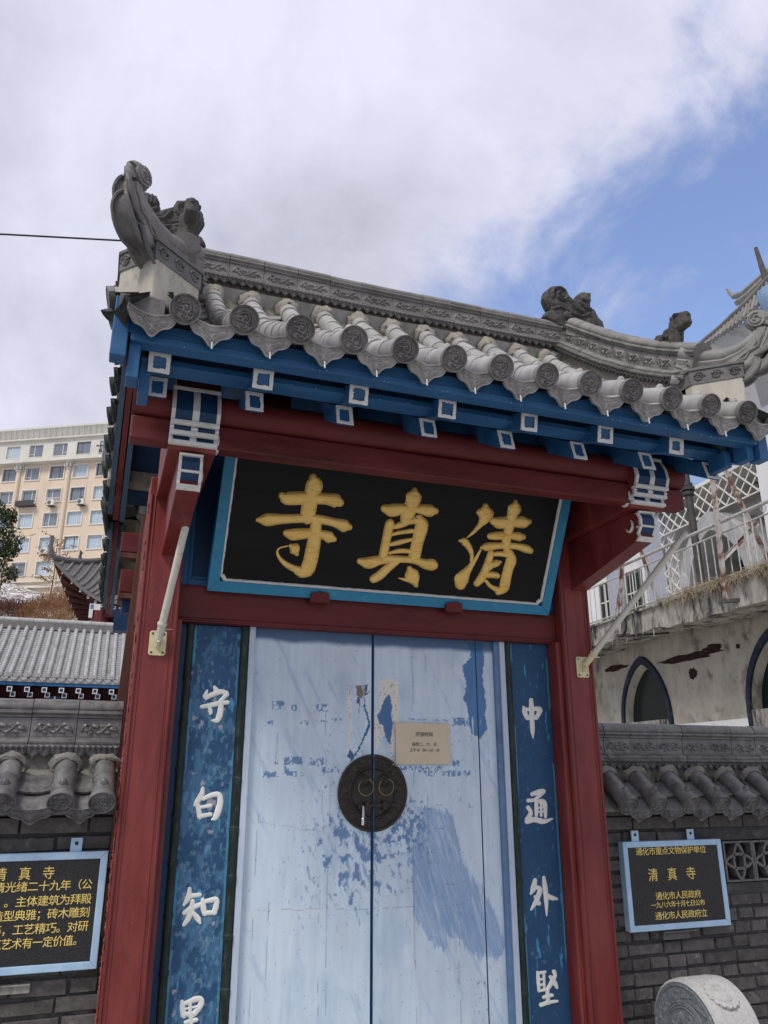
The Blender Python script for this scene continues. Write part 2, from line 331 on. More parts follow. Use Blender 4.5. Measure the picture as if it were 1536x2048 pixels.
def inpoly(X, Z, poly):
    c = np.zeros(X.shape, bool); n = len(poly)
    for i in range(n):
        x1, z1 = poly[i]; x2, z2 = poly[i - 1]
        if z1 == z2: continue
        cond = ((z1 > Z) != (z2 > Z)) & (X < (x2 - x1) * (Z - z1) / (z2 - z1) + x1); c ^= cond
    return c
def text_mesh(s_, size, extrude=.001, offset=0, align='CENTER'):
    cu = bpy.data.curves.new('lettering', 'FONT'); cu.body = s_; cu.size = size; cu.extrude = extrude; cu.offset = offset
    cu.align_x = align; cu.resolution_u = 3
    o = bpy.data.objects.new('lettering', cu); COL.objects.link(o)
    dg = bpy.context.evaluated_depsgraph_get(); me = bpy.data.meshes.new_from_object(o.evaluated_get(dg))
    bpy.data.objects.remove(o); bpy.data.curves.remove(cu)
    return me

# brush strokes of the carved characters: per stroke a list of [left x, left z, right x, right z] in mm on the board
GOLD={
 'temple':[[[-551,672,-559,669],[-539,671,-567,661],[-530,665,-570,651],[-525,657,-569,641],[-519,655,-572,636],[-513,652,-575,631],[-507,648,-578,627],[-502,643,-579,620],[-496,636,-580,613],[-490,625,-581,607],[-486,609,-582,605],[-486,593,-582,603],[-489,581,-582,598],[-493,572,-582,587],[-495,560,-583,572],[-497,544,-585,555],[-498,524,-587,535],[-500,505,-588,514],[-501,487,-589,494],[-502,469,-589,474],[-503,450,-589,455],[-504,432,-589,437],[-508,414,-586,419],[-520,400,-575,404],[-540,392,-555,393]],[[-714,546,-718,539],[-705,552,-719,529],[-696,552,-716,520],[-688,549,-709,513],[-678,549,-707,507],[-675,552,-700,496],[-677,556,-681,486],[-665,559,-657,484],[-639,563,-627,488],[-606,567,-593,493],[-573,571,-562,499],[-543,573,-534,503],[-513,574,-506,506],[-485,574,-479,509],[-460,575,-457,510],[-437,576,-439,507],[-418,578,-424,503],[-402,577,-411,499],[-390,574,-401,499],[-380,568,-398,502],[-376,562,-394,505],[-373,556,-388,508],[-363,551,-377,506],[-356,541,-366,510],[-354,528,-357,520]],[[-823,390,-822,385],[-821,396,-819,379],[-817,400,-814,376],[-811,402,-808,375],[-800,411,-794,369],[-789,419,-781,362],[-776,427,-766,358],[-761,431,-747,359],[-742,432,-728,364],[-719,433,-707,371],[-694,434,-683,377],[-664,437,-653,383],[-630,441,-621,389],[-597,445,-589,394],[-567,448,-560,397],[-537,450,-531,400],[-507,452,-504,401],[-477,452,-477,401],[-447,449,-450,399],[-417,446,-422,396],[-391,442,-397,392],[-369,442,-377,386],[-349,442,-360,377],[-333,442,-345,370],[-322,439,-332,368],[-316,435,-323,370],[-311,429,-317,375],[-306,423,-311,379],[-297,419,-301,380],[-290,412,-293,384],[-286,401,-287,394]],[[-667,340,-668,333],[-661,349,-665,322],[-653,353,-658,315],[-643,354,-650,311],[-634,356,-642,306],[-626,358,-633,300],[-620,360,-617,295],[-610,362,-598,295],[-591,365,-576,300],[-568,369,-553,306],[-543,371,-532,312],[-518,372,-511,315],[-493,372,-489,317],[-469,370,-468,319],[-448,369,-451,318],[-429,369,-439,313],[-413,367,-429,307],[-402,366,-419,301],[-394,363,-409,299],[-388,357,-402,301],[-384,351,-396,304],[-380,346,-390,307],[-372,341,-381,306],[-367,334,-373,310],[-365,324,-366,317]],[[-490,441,-500,441],[-476,435,-514,434],[-467,425,-521,424],[-463,412,-523,411],[-460,395,-524,394],[-457,377,-525,376],[-455,358,-525,359],[-453,336,-526,339],[-451,313,-527,317],[-450,289,-529,294],[-450,265,-530,271],[-450,240,-531,247],[-450,215,-532,224],[-452,190,-534,203],[-454,169,-536,186],[-457,150,-539,173],[-462,132,-541,164],[-471,116,-542,157],[-484,103,-542,152],[-500,95,-540,146],[-516,92,-540,140],[-533,91,-538,136],[-547,96,-540,134],[-556,102,-548,134],[-564,107,-557,133],[-569,109,-563,134],[-573,114,-569,132],[-574,122,-573,126]],[[-471,124,-472,134],[-477,109,-479,148],[-487,101,-490,156],[-500,99,-503,159],[-509,101,-512,157],[-518,102,-520,156],[-530,105,-528,154],[-544,109,-538,155],[-559,113,-552,156],[-575,118,-566,158],[-591,124,-580,162],[-607,132,-595,166],[-623,141,-610,171],[-638,151,-624,177],[-651,162,-636,183],[-663,173,-647,191],[-673,185,-658,199],[-680,196,-665,207],[-685,206,-670,213],[-688,216,-674,219],[-690,224,-675,225],[-689,232,-676,230],[-686,240,-676,235],[-681,247,-673,239],[-673,253,-668,244],[-661,258,-657,249],[-647,263,-644,253],[-634,267,-631,258],[-632,267,-629,259],[-630,267,-628,260],[-628,265,-628,263]],[[-624,273,-626,269],[-619,277,-627,262],[-613,278,-624,256],[-607,276,-619,252],[-600,279,-617,245],[-593,281,-615,237],[-584,282,-615,232],[-574,278,-618,230],[-566,270,-620,230],[-562,263,-619,230],[-561,258,-615,227],[-561,254,-610,224],[-561,249,-605,221],[-562,243,-599,219],[-563,237,-593,218],[-564,231,-587,216],[-562,225,-582,212],[-562,219,-577,210],[-566,213,-570,211]]],
 'true':[[[42,666,36,665],[50,662,29,662],[55,657,25,657],[57,650,23,650],[66,643,15,642],[76,635,6,635],[85,626,-2,628],[89,617,-6,619],[90,607,-6,609],[88,594,-5,601],[86,579,-3,591],[83,563,-4,580],[78,546,-6,565],[73,529,-8,550],[69,514,-10,537],[64,501,-12,528],[59,491,-15,518],[55,483,-18,507],[51,475,-19,495],[45,467,-18,483],[39,458,-16,472],[33,449,-15,461],[28,440,-15,451],[20,434,-10,441],[8,432,0,434]],[[-142,535,-143,527],[-134,545,-140,515],[-125,550,-132,507],[-114,550,-122,502],[-101,552,-111,496],[-91,555,-99,488],[-84,557,-80,482],[-75,559,-56,484],[-56,561,-33,492],[-32,564,-11,503],[-7,567,9,511],[17,569,27,515],[39,570,46,518],[60,571,66,520],[82,573,85,519],[105,576,105,516],[127,579,126,510],[145,580,146,506],[156,579,161,507],[164,576,172,511],[170,572,179,516],[178,568,185,522],[189,566,195,525],[198,561,203,531],[205,550,206,542]],[[-66,471,-75,472],[-53,464,-89,468],[-47,454,-97,460],[-46,442,-100,450],[-46,433,-102,441],[-47,424,-103,432],[-47,415,-104,422],[-48,404,-105,410],[-49,391,-105,396],[-49,376,-105,381],[-50,361,-106,366],[-51,347,-106,352],[-51,332,-106,338],[-52,318,-107,323],[-52,304,-108,309],[-53,289,-108,294],[-53,273,-108,278],[-54,258,-109,263],[-54,242,-109,247],[-57,231,-107,236],[-64,223,-100,226],[-77,218,-87,219]],[[-67,420,-65,417],[-67,426,-60,413],[-65,430,-56,412],[-61,432,-51,413],[-52,439,-40,415],[-44,446,-29,417],[-35,452,-17,420],[-25,459,-5,424],[-14,465,9,430],[-1,472,22,438],[14,479,34,445],[28,486,45,450],[41,492,56,453],[53,496,67,454],[65,500,79,455],[76,504,91,456],[87,505,101,461],[98,500,107,469],[107,490,109,482]],[[85,513,78,509],[97,515,72,499],[108,512,72,489],[116,505,77,480],[125,500,79,468],[137,494,81,459],[151,479,78,456],[160,457,76,453],[160,435,76,443],[158,414,75,426],[154,396,75,408],[152,380,74,391],[150,365,73,378],[148,352,72,363],[146,338,71,347],[145,321,70,329],[145,302,69,309],[144,282,69,289],[144,262,68,269],[140,247,71,254],[130,236,81,240],[112,229,98,231]],[[-74,377,-73,374],[-74,383,-68,370],[-72,387,-64,369],[-68,389,-59,369],[-56,394,-47,373],[-45,399,-35,378],[-33,404,-23,382],[-19,409,-10,385],[-4,413,4,389],[12,418,20,393],[29,422,37,396],[46,427,55,400],[63,431,72,404],[70,431,78,406],[76,429,82,411],[81,423,83,418]],[[-65,323,-64,319],[-65,328,-59,315],[-63,332,-55,314],[-59,335,-50,315],[-47,340,-37,318],[-36,346,-24,320],[-24,352,-12,323],[-11,357,2,327],[2,362,15,332],[17,366,30,338],[33,370,44,344],[49,373,59,351],[65,377,74,357],[70,378,78,359],[74,376,80,363],[79,372,80,369]],[[-55,275,-54,273],[-55,280,-50,269],[-53,283,-47,268],[-50,285,-43,268],[-38,291,-30,271],[-27,296,-17,275],[-14,302,-4,277],[-1,307,8,280],[14,310,20,281],[30,312,34,283],[45,313,49,283],[60,313,64,284],[75,313,79,285],[82,312,85,286],[88,309,90,290],[92,302,92,297]],[[-231,222,-232,216],[-226,230,-229,206],[-218,234,-223,199],[-210,234,-215,196],[-195,237,-201,188],[-181,240,-186,180],[-173,243,-165,174],[-164,245,-140,177],[-148,249,-118,187],[-126,254,-101,198],[-99,259,-82,207],[-70,263,-58,213],[-39,265,-30,219],[-7,267,0,223],[23,268,29,226],[54,269,59,228],[85,270,88,228],[113,269,112,226],[139,267,132,221],[162,264,149,213],[178,262,167,205],[189,263,186,199],[196,264,202,197],[204,266,214,196],[215,268,224,195],[231,265,240,199],[246,256,252,209],[256,239,258,227]],[[23,250,17,256],[27,240,6,260],[27,230,-4,258],[22,223,-12,254],[9,209,-25,241],[-3,195,-39,229],[-15,182,-53,216],[-26,169,-66,204],[-35,158,-77,192],[-44,146,-87,181],[-53,135,-96,171],[-63,124,-104,163],[-73,115,-110,157],[-83,109,-117,152],[-92,103,-124,146],[-100,98,-132,140],[-110,94,-139,132],[-121,95,-142,122],[-133,102,-139,109]],[[82,214,76,211],[90,214,71,205],[97,211,70,198],[102,205,73,191],[113,201,70,181],[123,198,67,171],[133,194,65,161],[141,189,66,152],[147,181,70,142],[152,172,77,134],[155,161,85,126],[158,151,92,119],[159,142,100,114],[158,132,109,109],[157,123,118,105],[156,114,127,100],[159,107,132,94],[158,100,138,91],[153,94,147,91]],[[135,131,134,139],[131,120,127,150],[123,113,117,156],[113,110,107,158],[104,113,98,154],[94,115,89,151],[84,118,80,147],[74,120,72,144],[64,123,64,142],[55,126,56,141],[47,129,47,140],[38,132,39,140],[30,134,30,139],[29,135,29,139],[28,135,28,138],[28,136,28,137]]],
 'clear':[[[491,625,484,624],[500,622,475,620],[507,616,471,613],[510,609,470,605],[523,600,460,595],[538,590,449,584],[549,579,440,575],[553,567,438,566],[551,555,443,556],[543,540,450,548],[534,524,457,541],[523,509,461,534],[511,499,463,523],[499,490,462,511],[488,480,458,498],[478,469,452,485],[468,457,445,472],[457,445,437,459],[447,435,430,448],[436,426,422,437],[425,418,415,426],[414,410,407,416],[412,409,406,414],[410,409,406,412],[408,409,407,410]],[[358,389,359,386],[359,394,361,382],[362,396,365,380],[366,397,369,379],[372,402,378,375],[380,408,384,372],[394,411,385,368],[410,406,385,366],[424,396,392,362],[435,384,403,355],[445,371,414,347],[453,359,423,339],[460,346,430,331],[465,334,437,323],[470,321,443,314],[472,308,446,306],[472,296,449,297],[471,285,450,286],[470,274,452,275],[469,271,453,271],[467,268,455,268],[463,266,460,266]],[[510,352,508,352],[513,349,504,352],[514,346,502,351],[514,343,500,348],[510,329,494,335],[506,314,488,321],[503,300,482,308],[498,285,475,295],[493,271,467,283],[488,257,460,271],[483,243,451,259],[479,229,442,248],[475,216,433,238],[471,202,423,228],[469,189,413,217],[468,174,401,207],[468,160,389,196],[469,150,379,184],[468,145,374,168],[466,143,375,154],[462,137,379,144],[458,128,382,136],[454,114,386,121],[444,103,395,108],[426,97,413,98]],[[677,666,672,666],[684,664,666,663],[688,660,663,659],[690,654,662,653],[701,646,653,643],[713,636,644,635],[722,623,637,628],[724,608,633,621],[720,594,633,611],[713,582,635,597],[708,570,636,581],[706,555,635,563],[705,537,634,545],[703,519,634,528],[701,502,633,512],[698,486,632,497],[695,473,632,482],[693,459,632,465],[693,444,632,448],[694,429,632,431],[695,415,633,413],[696,401,638,395],[698,387,644,378],[700,371,652,362],[702,355,659,347],[703,346,663,339],[699,338,671,333],[690,332,683,330]],[[532,535,530,527],[540,545,533,515],[550,549,541,507],[561,549,551,503],[572,550,560,497],[581,552,570,490],[586,554,587,484],[596,556,609,482],[615,557,633,486],[640,559,658,493],[666,561,682,499],[688,564,702,501],[709,569,722,501],[727,573,741,500],[741,575,759,501],[751,575,772,506],[758,572,781,512],[766,568,786,519],[775,565,791,526],[785,566,799,530],[794,563,804,537],[803,555,805,548]],[[532,435,534,428],[534,445,541,419],[540,451,549,415],[549,454,559,414],[560,458,571,414],[571,461,583,414],[584,464,596,414],[599,467,612,416],[620,470,632,419],[643,472,654,423],[666,474,675,426],[688,475,693,427],[708,476,710,425],[725,477,727,423],[738,477,742,421],[746,477,754,422],[749,475,761,425],[753,473,765,428],[758,471,769,431],[768,471,777,434],[777,467,784,441],[784,458,786,451]],[[500,361,501,357],[501,366,506,352],[504,370,511,350],[508,372,516,351],[514,378,524,348],[518,384,532,344],[527,390,542,342],[542,395,558,344],[565,398,581,350],[593,401,606,357],[623,404,633,363],[651,406,659,366],[682,408,688,369],[712,410,716,370],[738,410,740,369],[762,411,760,365],[784,410,778,360],[801,409,794,355],[814,407,804,353],[824,403,809,353],[830,398,813,353],[835,395,820,353],[844,389,831,351],[850,381,841,354],[852,369,850,362]],[[584,353,576,354],[594,347,566,352],[599,339,559,346],[600,330,556,338],[599,317,554,325],[598,303,551,312],[597,289,549,299],[595,276,547,286],[592,262,545,274],[589,248,542,261],[586,235,539,247],[584,221,535,233],[582,205,531,219],[580,189,526,205],[575,172,522,194],[568,158,518,186],[558,147,514,177],[549,139,509,167],[541,131,504,157],[534,126,500,149],[524,124,501,140],[513,126,507,131]],[[565,326,567,322],[567,333,571,316],[570,337,577,314],[576,339,583,314],[589,342,597,315],[603,345,611,317],[617,349,625,318],[632,351,639,319],[648,354,652,319],[663,355,666,318],[678,355,680,316],[693,356,695,314],[707,357,710,312],[718,354,720,314],[727,348,728,319],[733,337,733,330]],[[696,369,689,367],[708,368,681,360],[716,363,679,351],[722,356,681,342],[732,345,682,329],[743,334,683,317],[752,317,682,309],[756,296,681,303],[753,276,681,292],[748,259,679,276],[743,244,677,257],[742,228,676,237],[742,210,674,218],[742,191,672,200],[742,175,671,182],[743,161,671,166],[743,144,671,153],[740,125,671,147],[729,107,672,145],[713,96,671,140],[699,91,665,131],[688,88,657,121],[679,84,652,114],[669,84,650,106],[658,89,653,95]],[[557,249,561,242],[555,259,570,236],[559,267,580,234],[566,273,589,236],[576,279,601,241],[588,285,613,246],[598,291,624,250],[609,296,634,255],[617,299,641,260],[625,299,645,264],[631,298,648,269],[637,297,650,274],[643,296,653,279],[648,297,656,281],[652,296,658,285],[656,292,658,289]],[[575,229,577,227],[574,233,581,225],[574,236,584,225],[576,238,587,226],[584,243,594,232],[591,248,601,238],[598,253,607,243],[606,258,614,249],[608,259,616,251],[611,259,616,253],[614,258,615,256]],[[529,201,531,194],[532,211,538,185],[539,217,546,180],[548,220,556,179],[560,221,569,180],[574,222,582,181],[587,224,595,182],[599,224,606,183],[610,225,615,184],[619,225,622,184],[626,224,628,183],[633,224,634,183],[640,224,641,182],[649,221,651,184],[657,216,658,189],[663,206,663,198]],[[571,173,568,170],[577,175,567,165],[582,174,568,160],[587,172,571,156],[595,165,579,149],[604,157,587,141],[611,151,595,133],[619,146,606,125],[629,142,618,118],[640,140,631,111],[652,138,644,105],[666,136,657,100],[680,134,670,94],[689,129,680,93],[695,122,688,96],[697,111,696,104]]],
}
LEFT_CHARS={
 'keep':[[[-945,1979,-948,1977],[-940,1980,-951,1973],[-936,1978,-951,1969],[-933,1975,-949,1965],[-929,1971,-947,1959],[-924,1967,-946,1953],[-919,1963,-944,1947],[-914,1959,-942,1941],[-911,1952,-937,1936],[-912,1945,-930,1933],[-916,1937,-921,1934]],[[-976,1958,-978,1959],[-974,1956,-980,1958],[-973,1954,-982,1957],[-973,1952,-983,1955],[-973,1944,-988,1949],[-973,1936,-992,1942],[-973,1928,-996,1936],[-973,1920,-1000,1929],[-976,1915,-1001,1923],[-981,1911,-998,1917],[-988,1911,-993,1912]],[[-993,1911,-991,1908],[-994,1916,-986,1905],[-992,1920,-982,1904],[-989,1923,-977,1905],[-981,1929,-969,1910],[-974,1934,-961,1914],[-966,1940,-953,1918],[-957,1945,-944,1922],[-946,1950,-935,1926],[-935,1955,-924,1930],[-923,1959,-915,1934],[-911,1962,-907,1936],[-900,1962,-902,1936],[-891,1960,-897,1935],[-883,1958,-890,1933],[-877,1956,-883,1931],[-871,1954,-877,1931],[-868,1949,-872,1933],[-866,1942,-867,1938]],[[-866,1943,-869,1945],[-863,1937,-875,1948],[-864,1932,-880,1947],[-867,1927,-884,1944],[-871,1924,-887,1940],[-875,1921,-891,1937],[-878,1918,-894,1933],[-882,1914,-898,1929],[-885,1911,-901,1925],[-888,1907,-905,1920],[-891,1903,-909,1916],[-894,1898,-912,1912],[-896,1894,-916,1908],[-900,1891,-918,1904],[-905,1889,-918,1899],[-911,1891,-915,1893]],[[-1011,1870,-1010,1866],[-1010,1875,-1007,1862],[-1007,1878,-1003,1860],[-1003,1880,-998,1860],[-993,1883,-987,1862],[-982,1885,-976,1863],[-971,1888,-965,1865],[-961,1891,-954,1867],[-949,1894,-942,1870],[-938,1897,-930,1873],[-925,1900,-918,1876],[-914,1903,-908,1878],[-902,1904,-898,1880],[-892,1905,-888,1882],[-882,1906,-878,1883],[-871,1907,-868,1885],[-867,1906,-864,1886],[-862,1904,-860,1890],[-859,1899,-859,1895]],[[-905,1913,-910,1912],[-900,1911,-915,1909],[-896,1907,-917,1905],[-894,1902,-918,1900],[-892,1894,-918,1892],[-890,1886,-918,1884],[-888,1877,-918,1877],[-888,1867,-918,1868],[-887,1855,-919,1858],[-888,1842,-920,1847],[-889,1830,-922,1837],[-892,1819,-923,1829],[-897,1809,-925,1822],[-902,1800,-927,1817],[-911,1793,-928,1814],[-922,1790,-928,1812],[-931,1792,-930,1811],[-938,1795,-937,1810],[-945,1798,-944,1808],[-947,1799,-946,1808],[-948,1800,-948,1807],[-949,1803,-949,1805]],[[-962,1875,-965,1874],[-957,1874,-969,1871],[-954,1872,-970,1867],[-952,1869,-969,1863],[-949,1864,-968,1858],[-946,1860,-968,1853],[-944,1855,-967,1849],[-942,1849,-967,1845],[-942,1843,-966,1844],[-943,1838,-965,1844],[-946,1835,-963,1842],[-949,1833,-962,1839],[-952,1832,-962,1835],[-953,1830,-962,1833],[-955,1829,-961,1831],[-957,1829,-959,1829]]],
 'white':[[[-964,1481,-967,1482],[-959,1479,-971,1481],[-957,1475,-974,1478],[-957,1472,-975,1474],[-956,1465,-977,1468],[-955,1458,-979,1461],[-955,1449,-980,1456],[-957,1440,-983,1451],[-962,1429,-987,1443],[-968,1418,-993,1432],[-975,1408,-999,1422],[-981,1400,-1003,1414],[-987,1395,-1005,1408],[-991,1393,-1006,1404],[-995,1391,-1006,1400],[-1000,1390,-1008,1396],[-1001,1388,-1008,1394],[-1003,1388,-1008,1392],[-1006,1389,-1007,1390]],[[-992,1417,-996,1417],[-987,1416,-1000,1413],[-983,1414,-1002,1409],[-980,1409,-1001,1405],[-977,1402,-999,1397],[-974,1395,-997,1389],[-971,1387,-995,1382],[-968,1380,-993,1375],[-966,1372,-991,1368],[-964,1364,-990,1361],[-962,1356,-988,1354],[-961,1349,-987,1346],[-959,1342,-985,1339],[-960,1336,-983,1334],[-962,1332,-978,1330],[-967,1328,-972,1328]],[[-970,1421,-968,1418],[-971,1426,-964,1415],[-969,1429,-960,1414],[-966,1432,-956,1415],[-955,1438,-944,1420],[-944,1444,-932,1424],[-932,1450,-922,1428],[-920,1454,-912,1430],[-907,1457,-901,1432],[-894,1459,-894,1433],[-878,1454,-893,1433],[-867,1442,-893,1431],[-862,1429,-891,1425],[-860,1416,-891,1416],[-859,1403,-891,1407],[-860,1391,-892,1398],[-862,1378,-895,1388],[-865,1367,-898,1377],[-868,1356,-901,1366],[-873,1344,-904,1356],[-878,1333,-907,1347],[-885,1325,-908,1343],[-894,1321,-907,1341],[-901,1321,-909,1337],[-907,1322,-913,1333],[-909,1321,-915,1331],[-912,1322,-916,1329],[-915,1324,-916,1326]],[[-977,1385,-976,1382],[-976,1390,-973,1379],[-974,1392,-970,1377],[-970,1394,-966,1377],[-959,1395,-955,1378],[-948,1397,-944,1380],[-937,1399,-932,1381],[-925,1401,-921,1383],[-921,1401,-917,1384],[-917,1399,-915,1387],[-914,1395,-914,1392]],[[-984,1343,-983,1339],[-983,1348,-979,1334],[-980,1352,-975,1332],[-975,1354,-969,1331],[-962,1356,-956,1334],[-949,1357,-944,1336],[-936,1359,-931,1339],[-923,1361,-918,1341],[-918,1361,-914,1343],[-914,1359,-911,1346],[-911,1355,-910,1351]]],
 'know':[[[-993,1026,-996,1027],[-989,1024,-1001,1026],[-986,1020,-1004,1023],[-986,1016,-1005,1020],[-985,1008,-1007,1011],[-984,999,-1008,1003],[-984,989,-1010,995],[-984,980,-1012,988],[-988,970,-1014,982],[-993,963,-1016,975],[-999,956,-1018,968],[-1006,951,-1021,960],[-1012,945,-1024,952],[-1014,943,-1025,950],[-1016,942,-1024,947],[-1020,943,-1022,944]],[[-1002,987,-1001,983],[-1001,992,-998,978],[-998,996,-993,976],[-993,997,-988,975],[-982,998,-977,976],[-971,998,-966,978],[-959,999,-955,979],[-948,1000,-944,980],[-944,999,-940,981],[-939,997,-937,984],[-936,992,-935,989]],[[-1022,911,-1020,908],[-1023,916,-1015,905],[-1022,920,-1010,904],[-1019,923,-1006,906],[-1013,928,-998,910],[-1006,933,-990,914],[-999,939,-983,917],[-991,943,-975,921],[-983,947,-968,924],[-974,950,-962,927],[-965,952,-954,930],[-957,954,-947,933],[-949,956,-939,936],[-944,957,-935,939],[-939,955,-933,943],[-935,951,-933,948]],[[-975,973,-979,974],[-970,971,-984,972],[-967,967,-987,969],[-966,963,-988,965],[-965,953,-989,956],[-964,944,-990,948],[-963,934,-992,940],[-964,923,-994,932],[-967,912,-996,922],[-972,900,-1000,911],[-977,889,-1003,901],[-982,879,-1006,892],[-988,872,-1009,885],[-994,867,-1012,880],[-999,862,-1015,874],[-1004,858,-1018,868],[-1007,856,-1019,865],[-1010,856,-1019,862],[-1014,857,-1017,858]],[[-977,921,-979,919],[-972,922,-981,914],[-967,921,-981,910],[-963,918,-979,906],[-957,913,-974,900],[-951,908,-969,894],[-944,903,-965,888],[-939,897,-961,882],[-935,891,-958,879],[-932,886,-955,876],[-931,881,-952,873],[-931,877,-948,870],[-930,872,-945,867],[-929,869,-942,864],[-929,866,-939,862],[-932,863,-935,862]],[[-929,978,-933,978],[-924,976,-937,975],[-921,972,-939,972],[-919,968,-940,968],[-917,960,-940,960],[-915,952,-940,952],[-912,945,-940,944],[-911,937,-939,936],[-909,931,-938,929],[-908,926,-936,922],[-906,920,-934,916],[-905,915,-931,911],[-904,909,-929,905],[-903,904,-927,900],[-906,899,-922,897],[-911,896,-915,895]],[[-934,957,-933,954],[-934,961,-930,950],[-931,964,-926,949],[-928,966,-922,949],[-918,969,-911,950],[-908,972,-900,951],[-898,974,-890,952],[-889,976,-882,952],[-881,978,-873,954],[-872,979,-868,956],[-859,976,-870,957],[-850,964,-873,961],[-848,953,-874,957],[-849,943,-876,949],[-850,933,-878,940],[-851,925,-879,933],[-854,917,-881,927],[-856,911,-883,921],[-859,904,-885,914],[-862,900,-885,909],[-866,897,-883,904],[-873,897,-878,899]],[[-931,912,-930,908],[-929,917,-927,903],[-925,919,-923,900],[-920,920,-918,899],[-908,920,-906,898],[-895,920,-893,898],[-883,919,-881,898],[-870,919,-868,897],[-865,918,-863,898],[-861,915,-860,901],[-858,910,-857,906]]],
 'inner':[[[-992,553,-995,553],[-988,551,-999,551],[-985,548,-1001,549],[-983,545,-1001,545],[-981,538,-1001,538],[-979,531,-1002,532],[-977,524,-1002,525],[-975,518,-1001,518],[-974,512,-1001,511],[-972,506,-999,505],[-971,501,-998,499],[-969,495,-996,493],[-968,489,-994,487],[-968,484,-992,482],[-970,479,-987,478],[-976,476,-980,476]],[[-990,535,-989,532],[-991,540,-985,528],[-989,543,-980,527],[-985,545,-976,527],[-973,549,-963,530],[-960,554,-949,533],[-948,559,-938,536],[-937,561,-928,537],[-926,563,-920,538],[-915,563,-914,538],[-902,558,-916,539],[-893,547,-919,542],[-891,536,-919,539],[-891,526,-919,534],[-895,516,-921,529],[-901,507,-925,523],[-908,498,-931,516],[-915,491,-937,508],[-920,486,-941,503],[-924,483,-944,499],[-928,480,-946,495],[-932,478,-949,491],[-936,476,-951,488],[-940,475,-951,484],[-945,477,-948,480]],[[-985,514,-984,512],[-984,517,-982,510],[-983,518,-980,509],[-980,519,-977,509],[-967,520,-964,510],[-954,522,-950,511],[-940,523,-937,513],[-927,525,-923,514],[-924,524,-921,515],[-922,523,-920,516],[-920,521,-919,519]],[[-955,539,-957,539],[-951,537,-961,538],[-948,534,-963,536],[-947,531,-964,533],[-946,518,-963,520],[-945,505,-962,506],[-944,492,-961,493],[-942,479,-960,480],[-943,476,-959,477],[-945,473,-957,474],[-949,472,-952,472]],[[-989,494,-988,490],[-988,499,-985,485],[-984,502,-980,482],[-979,503,-975,481],[-968,503,-964,481],[-958,503,-954,481],[-947,503,-943,481],[-936,503,-932,481],[-931,502,-927,482],[-926,499,-923,485],[-922,494,-922,490]],[[-980,460,-979,457],[-980,464,-975,453],[-977,467,-971,451],[-973,469,-967,450],[-962,470,-955,452],[-950,472,-943,454],[-938,474,-932,455],[-927,475,-920,457],[-922,475,-916,458],[-918,473,-914,461],[-914,469,-913,466]],[[-948,489,-951,489],[-943,487,-955,488],[-941,484,-957,485],[-939,481,-957,482],[-937,465,-955,466],[-935,450,-954,451],[-932,434,-952,435],[-930,419,-950,420],[-931,415,-948,416],[-933,412,-945,413],[-937,411,-941,411]],[[-996,420,-995,417],[-995,425,-991,412],[-992,428,-986,410],[-988,429,-981,410],[-968,431,-962,412],[-948,434,-942,414],[-928,436,-922,416],[-908,438,-902,418],[-903,437,-897,419],[-898,435,-894,422],[-895,431,-893,427]]],
}
